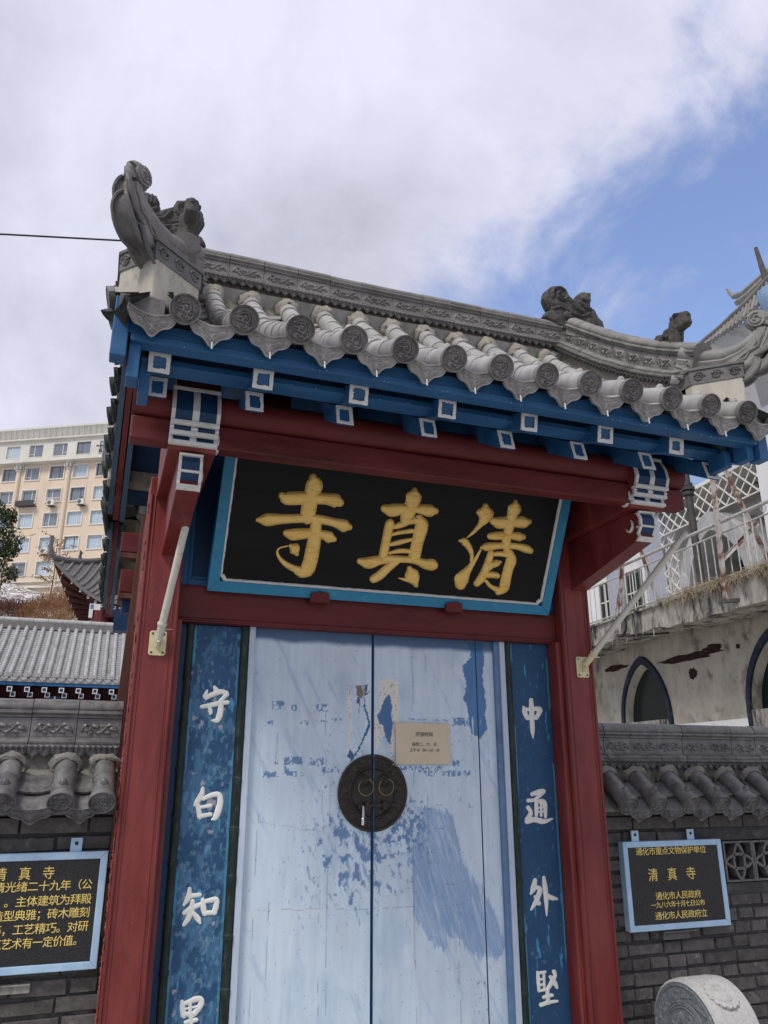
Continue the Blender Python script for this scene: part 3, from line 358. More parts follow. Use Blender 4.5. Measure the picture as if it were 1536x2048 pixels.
RIGHT_CHARS={
 'middle':[[[877,1925,874,1925],[882,1924,869,1922],[885,1922,867,1919],[886,1919,867,1915],[889,1912,866,1909],[891,1906,865,1902],[893,1900,864,1895],[896,1895,865,1887],[898,1890,867,1879],[901,1884,870,1871],[905,1878,874,1864],[909,1871,878,1857],[912,1864,881,1850],[914,1858,886,1846],[912,1852,892,1843],[906,1846,901,1843]],[[865,1902,866,1897],[868,1908,869,1892],[873,1912,875,1889],[879,1915,881,1889],[892,1916,895,1891],[905,1917,907,1894],[919,1918,920,1896],[934,1920,933,1897],[950,1922,949,1897],[967,1924,964,1895],[984,1924,973,1893],[1001,1915,969,1895],[1004,1899,967,1901],[999,1888,967,1898],[994,1881,964,1891],[989,1873,961,1885],[982,1865,956,1878],[976,1858,951,1870],[969,1850,946,1861],[965,1846,944,1856],[959,1844,945,1851],[952,1845,948,1846]],[[882,1855,882,1850],[885,1861,886,1845],[889,1865,891,1842],[896,1867,898,1842],[911,1869,913,1844],[927,1871,929,1846],[943,1873,945,1848],[959,1875,961,1850],[965,1875,967,1852],[971,1872,972,1856],[974,1867,975,1862]],[[932,1972,927,1972],[939,1970,920,1968],[943,1966,916,1964],[944,1961,915,1958],[945,1947,914,1945],[947,1934,913,1931],[948,1920,912,1917],[948,1902,911,1900],[947,1881,911,1879],[946,1858,911,1856],[944,1837,911,1835],[944,1820,911,1818],[944,1808,911,1806],[944,1797,912,1795],[943,1786,912,1784],[941,1775,914,1773],[938,1763,917,1762],[934,1752,920,1752],[931,1741,923,1741],[930,1740,923,1739],[929,1739,924,1738],[927,1738,926,1738]]],
 'through':[[[886,1429,888,1425],[888,1435,893,1421],[891,1439,898,1419],[897,1442,904,1419],[908,1445,916,1422],[919,1449,928,1424],[930,1453,939,1427],[941,1456,949,1429],[950,1458,956,1430],[958,1459,961,1431],[964,1459,964,1431],[969,1459,969,1432],[973,1460,974,1432],[980,1459,981,1434],[986,1456,987,1438],[990,1449,990,1445]],[[989,1451,985,1454],[991,1444,977,1456],[990,1439,970,1456],[986,1434,964,1453],[977,1428,956,1445],[967,1421,948,1438],[958,1415,941,1431],[949,1409,933,1425],[940,1404,925,1419],[931,1399,918,1414],[921,1394,911,1410],[911,1390,904,1408],[900,1388,898,1407],[890,1386,891,1407],[881,1386,882,1408],[873,1385,873,1408],[867,1386,867,1407],[862,1389,862,1404],[859,1394,859,1398]],[[925,1400,921,1400],[930,1398,916,1398],[933,1395,913,1394],[935,1391,912,1390],[935,1383,911,1381],[936,1374,911,1372],[937,1365,910,1364],[938,1356,910,1355],[937,1347,909,1347],[936,1339,909,1340],[934,1330,909,1332],[932,1322,909,1324],[930,1315,909,1316],[929,1311,910,1312],[926,1308,912,1309],[921,1306,917,1306]],[[910,1387,911,1383],[912,1392,915,1379],[915,1395,920,1377],[921,1397,925,1377],[931,1400,937,1379],[943,1403,948,1381],[956,1405,957,1382],[969,1405,961,1381],[980,1401,962,1380],[989,1394,963,1379],[994,1385,964,1376],[996,1374,966,1370],[996,1359,967,1358],[994,1342,968,1342],[992,1325,968,1325],[989,1308,969,1308],[988,1304,969,1304],[985,1301,972,1301],[980,1300,977,1300]],[[917,1356,917,1354],[918,1359,919,1352],[920,1361,921,1350],[923,1361,924,1350],[937,1362,938,1351],[951,1364,951,1352],[964,1365,965,1353],[978,1366,979,1354],[981,1366,982,1355],[984,1364,984,1357],[985,1362,985,1360]],[[916,1334,916,1332],[917,1336,918,1329],[919,1338,920,1328],[922,1338,923,1328],[935,1339,936,1329],[949,1341,950,1330],[963,1342,963,1331],[976,1343,977,1332],[979,1343,980,1333],[981,1341,982,1335],[983,1339,983,1337]],[[957,1400,954,1400],[961,1398,950,1398],[963,1396,948,1396],[964,1393,947,1393],[962,1373,946,1373],[961,1353,945,1353],[960,1333,944,1333],[959,1313,942,1314],[958,1311,943,1311],[956,1308,945,1308],[952,1307,949,1307]],[[864,1371,860,1369],[871,1371,856,1364],[877,1370,855,1359],[881,1366,856,1354],[885,1360,861,1348],[890,1354,866,1341],[895,1346,869,1337],[898,1336,870,1333],[898,1325,869,1330],[893,1314,865,1325],[888,1305,860,1318],[882,1296,852,1311],[878,1288,845,1303],[872,1283,843,1296],[865,1280,844,1290],[855,1281,849,1283]],[[840,1285,842,1280],[842,1293,848,1273],[848,1298,855,1271],[855,1301,863,1271],[866,1303,875,1274],[878,1306,887,1277],[892,1309,896,1279],[909,1309,905,1280],[926,1307,915,1278],[941,1303,928,1274],[953,1300,944,1270],[964,1298,962,1269],[975,1297,980,1272],[989,1298,996,1278],[1004,1300,1010,1285],[1020,1302,1023,1292],[1023,1302,1026,1293],[1025,1301,1027,1295],[1027,1299,1028,1297]]],
 'outer':[[[894,991,889,992],[899,988,882,991],[902,983,878,988],[902,978,875,983],[901,970,871,975],[900,961,867,966],[899,951,863,959],[897,942,860,952],[892,934,858,945],[886,926,856,939],[878,921,855,931],[871,915,853,924],[864,910,850,916],[862,908,849,914],[859,907,850,911],[855,907,852,908]],[[866,949,865,945],[869,953,867,941],[874,955,870,938],[879,955,875,936],[890,954,887,934],[904,954,898,932],[919,950,903,931],[931,937,901,933],[930,922,899,928],[925,908,894,917],[918,895,888,905],[912,884,883,895],[904,873,877,885],[895,863,870,875],[887,854,864,866],[880,847,859,858],[872,841,855,851],[865,836,851,845],[859,831,847,838],[856,830,846,836],[853,829,846,833],[850,830,848,831]],[[878,906,875,905],[882,906,873,903],[885,905,872,900],[887,903,873,897],[894,894,877,888],[902,886,881,878],[909,878,885,868],[917,869,889,858],[918,864,893,854],[917,859,899,852],[912,854,907,852]],[[946,1002,942,1001],[951,1000,937,999],[954,997,935,996],[955,994,934,992],[958,982,934,981],[960,971,933,969],[963,959,933,958],[965,945,933,944],[966,929,934,928],[967,911,935,910],[967,892,936,891],[966,873,937,873],[963,855,939,855],[960,836,940,837],[956,818,942,819],[952,800,944,800],[952,799,944,799],[951,798,945,798],[949,797,947,797]],[[948,913,946,911],[953,915,944,906],[958,915,945,903],[962,913,948,900],[969,910,953,895],[977,906,958,889],[984,903,964,884],[989,901,972,879],[994,899,981,875],[999,897,990,873],[1006,894,999,873],[1013,891,1008,874],[1020,887,1016,874],[1024,886,1020,873],[1026,884,1023,875],[1027,880,1026,878]]],
 'firm':[[[875,538,871,538],[880,536,866,536],[882,533,864,533],[884,530,863,530],[884,520,863,521],[885,511,862,511],[886,501,862,502],[886,492,862,492],[886,482,862,483],[886,472,863,473],[886,463,864,463],[885,453,864,453],[885,443,865,443],[884,440,866,440],[881,437,869,437],[877,435,873,436]],[[867,527,867,524],[868,531,870,521],[872,533,874,519],[876,534,878,518],[886,535,888,519],[896,535,898,520],[906,536,909,521],[917,536,919,522],[921,536,923,523],[924,534,925,525],[927,531,927,528]],[[870,496,870,494],[871,498,873,491],[874,500,875,490],[877,501,879,489],[885,501,886,490],[893,502,894,490],[901,502,902,491],[909,503,910,491],[912,503,914,492],[915,501,916,494],[917,499,917,497]],[[871,470,872,468],[872,473,874,465],[875,474,876,464],[878,475,880,463],[885,476,887,464],[893,476,895,465],[901,477,903,465],[908,477,910,466],[912,477,913,466],[914,475,916,468],[917,473,917,471]],[[912,536,909,536],[916,534,905,534],[918,532,903,532],[918,529,902,530],[918,508,901,509],[917,487,901,487],[916,465,900,466],[915,444,899,445],[915,442,900,443],[912,440,902,440],[909,439,906,439]],[[868,443,868,441],[869,447,871,438],[872,449,874,436],[875,450,878,436],[884,450,887,436],[893,451,895,437],[901,452,904,438],[910,452,913,438],[914,452,917,439],[918,450,919,441],[920,447,921,445]],[[972,538,967,537],[979,536,962,533],[983,534,960,529],[986,530,960,525],[988,525,962,519],[990,520,965,515],[991,512,966,513],[990,503,965,510],[985,494,961,504],[978,484,955,496],[971,475,947,488],[963,466,939,479],[956,458,933,471],[948,451,926,463],[940,443,919,455],[933,436,913,447],[929,433,911,443],[924,432,911,439],[918,433,914,435]],[[944,512,941,510],[949,512,938,507],[954,511,938,503],[957,508,939,500],[964,501,944,492],[972,494,949,483],[980,487,954,475],[986,480,959,469],[990,473,962,464],[992,466,965,460],[993,461,968,457],[992,456,972,453],[992,452,975,448],[992,449,977,446],[991,446,980,444],[987,444,984,443]],[[928,450,924,450],[933,448,918,449],[937,445,915,445],[938,441,914,442],[938,426,913,427],[938,412,913,413],[938,398,913,398],[939,383,913,384],[937,379,914,380],[934,376,918,377],[928,374,924,374]],[[889,411,890,408],[891,416,894,404],[894,418,899,402],[899,420,904,402],[911,422,916,403],[923,423,928,405],[935,425,940,406],[947,426,952,408],[953,426,957,409],[957,424,961,412],[961,420,962,417]],[[869,376,871,373],[870,382,876,368],[874,386,881,366],[879,388,888,367],[889,389,897,369],[898,391,906,371],[908,393,915,373],[919,394,925,375],[931,395,934,376],[943,395,945,377],[956,394,957,378],[968,394,969,379],[980,393,981,380],[984,393,985,381],[987,391,988,383],[989,388,989,386]]],
}
# worn and repainted patches of the door leaves, outlines in mm (x, z)
WEAR={
 'wash':[[177,1373],[321,1361],[396,1330],[427,1210],[474,1062],[558,962],[624,863],[666,767],[696,671],[682,626],[634,601],[595,632],[543,612],[487,648],[433,715],[388,718],[344,739],[353,656],[277,697],[223,764],[164,840],[162,1073],[140,1111],[174,1168],[216,1323]],
 'old_blue':[[529,2286],[552,2218],[544,2189],[492,2141],[500,2101],[513,2046],[508,1990],[491,1956],[518,1907],[520,1820],[540,1761],[594,1729],[641,1789],[628,1849],[638,1933],[629,2016],[620,2106],[637,2187],[631,2268],[645,2292]],
 'peel_r':[[-24,2043],[17,2050],[58,2048],[93,2020],[95,1944],[91,1811],[62,1681],[44,1624],[36,1691],[54,1811],[54,1895],[33,1969],[-1,1920],[-24,1872],[-41,1845],[-24,1804],[7,1784],[5,1742],[-30,1711],[-29,1675],[-48,1670],[-53,1835],[-24,1909],[-24,1952],[-36,1994]],
 'blue_r':[[33,1969],[54,1895],[48,1858],[54,1811],[48,1738],[39,1691],[7,1742],[-1,1794],[-24,1804],[-41,1845],[-15,1888],[-1,1931]],
 'peel_l':[[-183,2046],[-197,1995],[-187,1937],[-183,1833],[-180,1777],[-190,1736],[-178,1680],[-197,1664],[-204,1740],[-200,1807],[-211,1853],[-210,1979]],
 'peel_l2':[[-160,2015],[-111,2014],[-111,1950],[-139,1941],[-159,1959]],
 'blue_l':[[-111,2014],[-89,2020],[-105,1972],[-77,1983],[-111,1950],[-105,1892],[-82,1835],[-76,1804],[-104,1732],[-126,1701],[-153,1640],[-180,1609],[-208,1629],[-192,1670],[-170,1640],[-137,1690],[-109,1757],[-87,1809],[-105,1861],[-116,1897]],
 'drip_l':[[-154,1944],[-137,1944],[-142,1907],[-140,1858],[-145,1857],[-146,1907],[-156,1912]],
}
SCUFFS=[[-630,1912,-565,1868],[-524,1897,-498,1864],[-394,1903,-319,1861],[-646,1808,-622,1786],[-473,1814,-428,1795],[-300,1831,-244,1816],[-602,1629,-582,1588],[-560,1627,-517,1588],[-513,1627,-454,1589],[-437,1623,-324,1586],[-665,1554,-582,1526],[-569,1583,-531,1545],[-542,1554,-447,1530],[-350,1579,-256,1550],[-386,1814,-326,1805],[414,1847,517,1801],[95,1581,340,1561],[210,1559,524,1528],[413,1616,454,1580],[144,1836,407,1828]]


# ---------------------------------------------------------------- clay tile kit (local axes: x across, y up the slope, z out of the roof)
def dragon_curves(sc=1.0):
    c = [spiral(.05, .08, .42, .06, 2.4, -1.35, 26), [(-.62, .22), (-.40, .10), (-.22, .16), (-.02, .02)], [(-.66, .02), (-.36, -.04), (-.16, -.1)],
         spiral(.30, -.30, .24, .05, .4, -1.2, 16), [(-.5, -.22), (-.3, -.36), (-.12, -.30), (.05, -.5), (.2, -.46)], spiral(-.34, -.42, .16, .04, 3.2, 1.2, 12),
         [(.45, .42), (.56, .22), (.52, .0), (.62, -.16)], [(-.30, .52), (-.12, .62), (.12, .60), (.32, .50)], spiral(-.46, .44, .10, .03, 0, 1.2, 10),
         [(.0, .30), (.14, .22), (.10, .06)], [(.55, -.42), (.40, -.56), (.2, -.66)], [(-.05, -.66), (-.25, -.62), (-.45, -.5)]]
    return c
def disc_relief(mb, r0, X, depth=.0100, thick=.016, rings=20, n=56):
    rr = np.linspace(0, 1, rings + 1)[1:]; th = np.arange(n) / n * 2 * np.pi
    RR, TH = np.meshgrid(rr, th, indexing='ij'); px = RR * np.cos(TH); pz = RR * np.sin(TH)
    h = ridgeh(seg_dist(px, pz, dragon_curves()), .075, 1.0) * (RR < .80)
    h = np.maximum(h, ridgeh(np.abs(RR - .84), .035, .7)); h = np.maximum(h, np.clip((RR - .89) / .03, 0, 1) * 1.1)
    vs_ = [(0, -depth * .3, 0)] + [(float(px[i, k] * r0), float(-h[i, k] * depth), float(pz[i, k] * r0)) for i in range(rings) for k in range(n)]
    fs = [(0, 1 + k, 1 + (k + 1) % n) for k in range(n)]
    fs += [(1 + i * n + k, 1 + (i + 1) * n + k, 1 + (i + 1) * n + (k + 1) % n, 1 + i * n + (k + 1) % n) for i in range(rings - 1) for k in range(n)]
    b = len(vs_); vs_ += [(r0 * math.cos(t), thick, r0 * math.sin(t)) for t in th]
    o = 1 + (rings - 1) * n
    fs += [(o + k, b + k, b + (k + 1) % n, o + (k + 1) % n) for k in range(n)] + [tuple(range(b + n - 1, b - 1, -1))]
    fs = [f[::-1] for f in fs]
    fs = [f[::-1] for f in fs]
    mb.add(vs_, fs, X)
def tube_tile_mesh(L_, r=.055, mt=None, n=14):
    m = MB(); m.lathe([(r * .80, -.002), (r, 0), (r * .985, L_ * .5), (r * .93, L_ + .012)], n, RX(-90))
    return m.mesh('tube_tile', mt or M['tile'], True, 50)
def disc_tile_mesh(L_, r=.055, rd=.0595, mt=None, md=None, knob=True):
    m = MB(); m.lathe([(r, 0), (r * .985, L_ * .5), (r * .93, L_ + .012)], 18, RX(-90))
    if knob: m.lathe([(.0225, -.008), (.019, .004), (.015, .014), (.008, .021), (.001, .023)], 12, T(0, L_ * .42, r - .004))
    m.cur = 1; disc_relief(m, rd, T(0, -.018, 0))
    return m.mesh('disc_tile', [mt or M['tile'], md or M['tile_dark']], True, 35)
def pan_z(u): return -.052 + .032 * u * u
def pan_tile_mesh(L_, hw=.093, mt=None):
    m = MB(); nx = 7; vs_ = []
    for y, lift in ((0, .010), (L_ + .03, -.004)):
        for top in (1, 0):
            for i in range(nx):
                u = -1 + 2 * i / (nx - 1); vs_.append((u * hw, y, pan_z(u) + lift - (0 if top else .011)))
    fs = []
    for i in range(nx - 1):
        fs.append((i, i + 1, 2 * nx + i + 1, 2 * nx + i)); fs.append((nx + i + 1, nx + i, 3 * nx + i, 3 * nx + i + 1))
        fs.append((nx + i, nx + i + 1, i + 1, i))
    return m.add(vs_, fs).mesh('pan_tile', mt or M['tile'], True, 40)
def drip_tile_mesh(L_, hw=.098, mt=None, md=None, tip=.088):
    m = MB()
    nx = 41; nz = 15; U = np.linspace(-1, 1, nx); V = np.linspace(0, 1, nz); u, v = np.meshgrid(U, V); a = np.abs(u)
    top = pan_z(u) + .010
    bot = top - (.022 + (tip - .022) * np.clip(1 - a, 0, 1) ** .72 - .010 * np.sin(np.pi * np.clip((a - .12) / .88, 0, 1) * 2))
    bot = np.minimum(bot, top - .018 * (1 - a ** 6) - .004)
    z = top + (bot - top) * v; x = u * hw
    cur = [[(-.8, .25), (-.55, .45), (-.35, .35), (-.1, .5), (.1, .4), (.3, .5), (.6, .35), (.82, .25)], spiral(-.45, .55, .16, .03, 0, 1.3, 10), spiral(.42, .56, .17, .03, 3, -1.3, 10),
           [(-.2, .62), (0, .78), (.2, .62)], [(-.65, .2), (-.5, .3)], [(.1, .28), (.35, .22), (.5, .28)], [(-.3, .22), (-.05, .3)], spiral(0, .55, .1, .02, 0, 1.2, 8)]
    h = ridgeh(seg_dist(u * 1.0, v * 1.0, cur), .05, 1.0)
    edge = np.minimum(np.minimum(v, 1 - v) * 1.0, (1 - a) * 1.2); h = np.where(edge < .09, 1.0, np.where(edge < .14, 0, h))
    vs_ = [(float(x[j, i]), float(-.010 - .009 * h[j, i]), float(z[j, i])) for j in range(nz) for i in range(nx)]
    fs = [f[::-1] for f in grid_faces(nx, nz)]
    b = len(vs_); vs_ += [(float(x[j, i]), .004, float(z[j, i])) for j in range(nz) for i in range(nx)]
    fs += [tuple(q + b for q in f) for f in grid_faces(nx, nz)]
    for i in range(nx - 1):
        fs.append((i, i + 1, i + 1 + b, i + b)); o = (nz - 1) * nx; fs.append((o + i + 1, o + i, o + i + b, o + i + 1 + b))
    for j in range(nz - 1):
        fs.append((j * nx + nx, j * nx, j * nx + b, j * nx + nx + b)); o = nx - 1; fs.append((j * nx + o, j * nx + nx + o, j * nx + nx + o + b, j * nx + o + b))
    m.cur = 1; m.add(vs_, [f[::-1] for f in fs] if False else fs); m.cur = 0
    # the pan behind the plate
    n2 = 7; pv = []
    for y in (0, L_ + .03):
        for t_ in (1, 0):
            for i in range(n2):
                uu = -1 + 2 * i / (n2 - 1); pv.append((uu * hw * .95, y, pan_z(uu) + (.009 if y == 0 else -.004) - (0 if t_ else .012)))
    pf = []
    for i in range(n2 - 1):
        pf.append((i, i + 1, 2 * n2 + i + 1, 2 * n2 + i)); pf.append((n2 + i + 1, n2 + i, 3 * n2 + i, 3 * n2 + i + 1))
    m.add(pv, pf)
    return m.mesh('drip_tile', [mt or M['tile'], md or M['tile']], True, 30)
def scroll_curves():
    return [[(-.86, -.3), (-.72, .25), (-.5, .45), (-.28, .1), (-.1, -.4), (.12, -.5), (.32, -.1), (.45, .35), (.65, .4), (.8, .1), (.88, -.25)],
            spiral(-.62, .0, .20, .03, 1.6, 1.2, 12), spiral(.62, -.02, .22, .03, -1.2, -1.3, 12), spiral(-.18, .25, .14, .03, 3.5, -1.2, 10), spiral(.18, .2, .16, .03, 0, 1.25, 10),
            spiral(-.42, -.45, .13, .03, 0, 1.2, 8), spiral(.42, -.5, .12, .03, 2, -1.2, 8)]
def ridge_kit(L_, mt, md, hs=1.0):
    kit = {}; g = .004
    def both(m, prof, x0, x1):
        poly = [(x0, -y, z * hs) for y, z in prof] + [(x0, y, z * hs) for y, z in prof[::-1]]
        m.prism(poly, (x1 - x0, 0, 0))
    m = MB(); both(m, [(.036, .198), (.052, .202), (.054, .214), (.060, .218), (.068, .226), (.067, .238), (.054, .244), (.058, .250), (.060, .262), (.055, .280), (.042, .296), (.022, .305), (.004, .308)], 0, L_ - g)
    kit['cap_tile'] = m.mesh('cap_tile', mt, True, 35)
    m = MB(); both(m, [(.080, .055), (.082, .066), (.070, .080), (.056, .086), (.046, .088), (.046, .198)], 0, L_ - g)
    nx, nz = 45, 17
    for sgn in (-1, 1):
        u, v = np.meshgrid(np.linspace(-1, 1, nx), np.linspace(-1, 1, nz))
        h = ridgeh(seg_dist(u * 1.0, v * .46, [[(a, b * .46) for a, b in c] for c in scroll_curves()]), .055, 1)
        e = np.minimum(1 - np.abs(u), (1 - np.abs(v)) * .46); h = np.where(e < .035, 1, h); h = np.where(e < .002, -.6, h)
        x = L_ / 2 + u * (L_ / 2 - .010) * sgn; z = (.143 + v * .052) * hs
        vv = [(float(x[j, i]), float(sgn * (.0475 + .010 * h[j, i])), float(z[j, i])) for j in range(nz) for i in range(nx)]
        fs = grid_faces(nx, nz); m.add(vv, fs if sgn < 0 else fs)
    kit['relief_tile'] = m.mesh('relief_tile', mt, True, 35)
    m = MB(); both(m, [(.070, .020), (.086, .028), (.086, .052), (.066, .055)], 0, L_ - g)
    k = 8
    for i in range(k):
        x = (i + .5) * (L_ - g) / k
        for sgn in (-1, 1):
            m.tube([(x - .014, sgn * .086, .044 * hs), (x, sgn * .096, .036 * hs), (x + .014, sgn * .088, .024 * hs)], [.004, .0085, .004], 6)
    nl = 4; wl = (L_ - g) / nl
    m.cur = 1
    for i in range(nl):
        x0 = i * wl
        for sgn in (-1, 1):
            y = sgn * .088
            m.prism([(x0 + .001, y, .030 * hs), (x0 + .001, y, .006 * hs), (x0 + wl * .22, y, -.006 * hs), (x0 + wl * .42, y, -.014 * hs), (x0 + wl * .5, y, -.026 * hs), (x0 + wl * .58, y, -.014 * hs), (x0 + wl * .78, y, -.006 * hs), (x0 + wl - .001, y, .006 * hs), (x0 + wl - .001, y, .030 * hs)], (0, -sgn * .014, 0))
            for s2 in (-1, 1):
                cx = x0 + wl * (.5 + s2 * .25)
                m.tube([(a, y + sgn * .0015, b * hs) for a, b in spiral(cx, .008, .0105, .002, 1.57 + s2 * .6, s2 * -1.25, 9)], .0024, 4, cap=False)
            m.tube([(x0 + wl * .36, y + sgn * .0015, -.002), (x0 + wl * .5, y + sgn * .0015, -.014), (x0 + wl * .64, y + sgn * .0015, -.002)], .0022, 4, cap=False)
    kit['scallop_tile'] = m.mesh('scallop_tile', [mt, md], True, 35)
    return kit
def frame(p, xd, up):
    xd = Vector(xd).normalized(); up = Vector(up); y = up.cross(xd).normalized(); z = xd.cross(y).normalized()
    return Matrix(((xd.x, y.x, z.x, p[0]), (xd.y, y.y, z.y, p[1]), (xd.z, y.z, z.z, p[2]), (0, 0, 0, 1)))
def lay_ridge(parent, kit, pts, L_, up=(0, 0, 1), core=None):
    # pts: polyline of the ridge base; pieces follow it
    P_ = [Vector(p) for p in pts]; ds = [0]
    for a, b in zip(P_[:-1], P_[1:]): ds.append(ds[-1] + (b - a).length)
    def at(s_):
        for i in range(len(P_) - 1):
            if s_ <= ds[i + 1] or i == len(P_) - 2:
                return P_[i].lerp(P_[i + 1], (s_ - ds[i]) / (ds[i + 1] - ds[i]))
    n = max(1, round(ds[-1] / L_)); st = ds[-1] / n
    for i in range(n):
        a = at(i * st); b = at((i + 1) * st)
        X = frame(a, b - a, up) @ Matrix.Diagonal(((b - a).length / L_, 1, 1, 1)) @ T(0, random.uniform(-.002, .002), random.uniform(-.0015, .0015)) @ RX(random.uniform(-.6, .6))
        for k, me in kit.items(): link(k, me, parent, X)
class Curve2:
    def __init__(s, pts):   # (horizontal run outward, z)
        ext = [np.array(p, float) for p in pts]; e = [2 * ext[0] - ext[1]] + ext + [2 * ext[-1] - ext[-2]]
        o = []
        for i in range(len(pts) - 1):
            p0, p1, p2, p3 = e[i:i + 4]
            for q in np.linspace(0, 1, 12, endpoint=False): o.append(.5 * (2 * p1 + (p2 - p0) * q + (2 * p0 - 5 * p1 + 4 * p2 - p3) * q * q + (3 * p1 - p0 - 3 * p2 + p3) * q ** 3))
        o.append(ext[-1]); s.p = np.array(o); d = np.hypot(*np.diff(s.p, axis=0).T); s.s = np.concatenate([[0], np.cumsum(d)]); s.L = s.s[-1]
    def at(s, q):       # q measured from the eave end upwards
        q = s.L - q; x = np.interp(q, s.s, s.p[:, 0]); z = np.interp(q, s.s, s.p[:, 1]); e = .02
        dx = np.interp(q + e, s.s, s.p[:, 0]) - np.interp(q - e, s.s, s.p[:, 0]); dz = np.interp(q + e, s.s, s.p[:, 1]) - np.interp(q - e, s.s, s.p[:, 1])
        n = math.hypot(dx, dz) or 1; return x, z, -dx / n, -dz / n      # tangent pointing up the slope

# roof section: horizontal distance from the ridge line, height of the tube tops
TOPS = [(.035, 4.335), (.28, 4.10), (.61, 3.825), (.85, 3.66), (1.10, 3.51), (1.30, 3.397), (1.45, 3.324)]
CF = Curve2([(a, b - .055) for a, b in TOPS])
CB = Curve2([(a * .80, b - .055) for a, b in TOPS])
def slope_frame(x, cv, q, sgn, dz=0):
    # sgn -1: front slope falls towards -Y, +1: rear slope
    y, z, ty, tz = cv.at(q)
    up = Vector((0, ty * sgn, tz)); xd = Vector((1, 0, 0)) if sgn < 0 else Vector((-1, 0, 0)); nz = xd.cross(up)
    W = Matrix(((xd.x, up.x, nz.x, x), (xd.y, up.y, nz.y, sgn * y), (xd.z, up.z, nz.z, z), (0, 0, 0, 1)))
    return W @ T(0, 0, dz)
TL = .20

# ================================================================ GATE
gate = thing('gate', 'blue, red and grey tiled temple gate with padlocked pale blue double doors', 'gate', (0, 0, 0))
ROWS = [-1.346 + i * .2292 for i in range(13)]
# --- roof deck
def deck(x0, x1, cv, sgn, dz, th):
    m = MB(); a = []
    for q in np.linspace(0.17, cv.L, 14):
        y, z, ty, tz = cv.at(q); a.append((y, z))
    poly = [(x0, sgn * y, z + dz) for y, z in a] + [(x0, sgn * y, z + dz - th) for y, z in a[::-1]]
    return m, poly
m = MB()
for cv, sg in ((CF, -1), (CB, 1)):
    _, poly = deck(-1.60, 1.66, cv, sg, -.062, .04); m.prism(poly, (3.2, 0, 0))
roof = m.build('roof', M['mortar'], gate)
tube_me = tube_tile_mesh(TL); disc_me = disc_tile_mesh(TL, md=M['disc']); pan_me = pan_tile_mesh(TL); drip_me = drip_tile_mesh(TL); disc_dk = disc_tile_mesh(TL, mt=M['side_dark'], md=M['side_dark']); drip_dk = drip_tile_mesh(TL, mt=M['side_dark'], md=M['side_dark'])
def jit(a=.6, b=.0015): return T(random.uniform(-b, b), 0, random.uniform(-b, b)) @ RZ(random.uniform(-a, a)) @ RX(random.uniform(-.4, .4))
for cv, sg in ((CF, -1), (CB, 1)):
    for i, x in enumerate(ROWS):
        n = int((cv.L - .03) / TL)
        for k in range(n + 1):
            q = k * TL
            W = slope_frame(x, cv, q, sg) @ jit()
            if k == 0: link('disc_tile', disc_me, roof, W)
            else: link('tube_tile', tube_me, roof, W)
    for i in range(12):
        x = (ROWS[i] + ROWS[i + 1]) / 2
        for k in range(int((cv.L - .05) / TL) + 1):
            W = slope_frame(x, cv, k * TL + .004, sg) @ jit(.4)
            link('drip_tile' if k == 0 else 'pan_tile', drip_me if k == 0 else pan_me, roof, W)
for x in (ROWS[0] - .1146, ROWS[-1] + .1146):
    link('drip_tile', drip_me, roof, slope_frame(x, CF, .004, -1) @ jit(.4))
# little white nails below the drip tiles
nail = MB().tube([(0, 0, 0), (.001, -.002, -.030)], .0035, 6).mesh('drip_nail', M['white'])
for i in range(12): link('drip_nail', nail, gate, T(ROWS[i] + .1146 + random.uniform(-.003, .003), -1.425, 3.160))
# corner drip tiles pointing out diagonally
for sx in (-1, 1): link('drip_tile', drip_dk, gate, T(sx * 1.61, -1.40, 3.285) @ RZ(sx * 58) @ RX(38) @ Matrix.Scale(.82, 4))
# mortar collars round the tube heads, just under the ridge
m = MB()
for x in ROWS:
    y, z, ty, tz = CF.at(CF.L - .10); rs = random.Random(int(x * 1000))
    W = slope_frame(x, CF, CF.L - .060, -1); vs_ = []; n = 22
    for j, (rr, yy) in enumerate(((.054, -.010), (.062, .0), (.070, .03), (.072, .08))):
        for k in range(n):
            t = 2 * math.pi * k / n; q = rr * (1 + rs.uniform(-.10, .14) * (j > 0)); vs_.append((q * math.cos(t) * (1.1 if j else 1), yy + rs.uniform(-.012, .012) * (j < 2), q * math.sin(t)))
    m.add(vs_, [(j * n + k, j * n + (k + 1) % n, (j + 1) * n + (k + 1) % n, (j + 1) * n + k) for j in range(3) for k in range(n)], W)
m.build('mortar_bedding', M['mortar'], gate, True, angle=60)
# wall of mortar under the ridge with dark infill tiles
m = MB(); m.box(-1.32, 1.36, -.042, .042, 4.12, 4.55)
rcore = m.build('main_ridge', M['mortar'], gate)
kit = ridge_kit(.222, M['ridge'], M['tile_dark'], .787)
ZR = 4.371
lay_ridge(rcore, kit, [(-1.245, 0, ZR), (0, 0, ZR - .012), (1.325, 0, ZR)], .222)
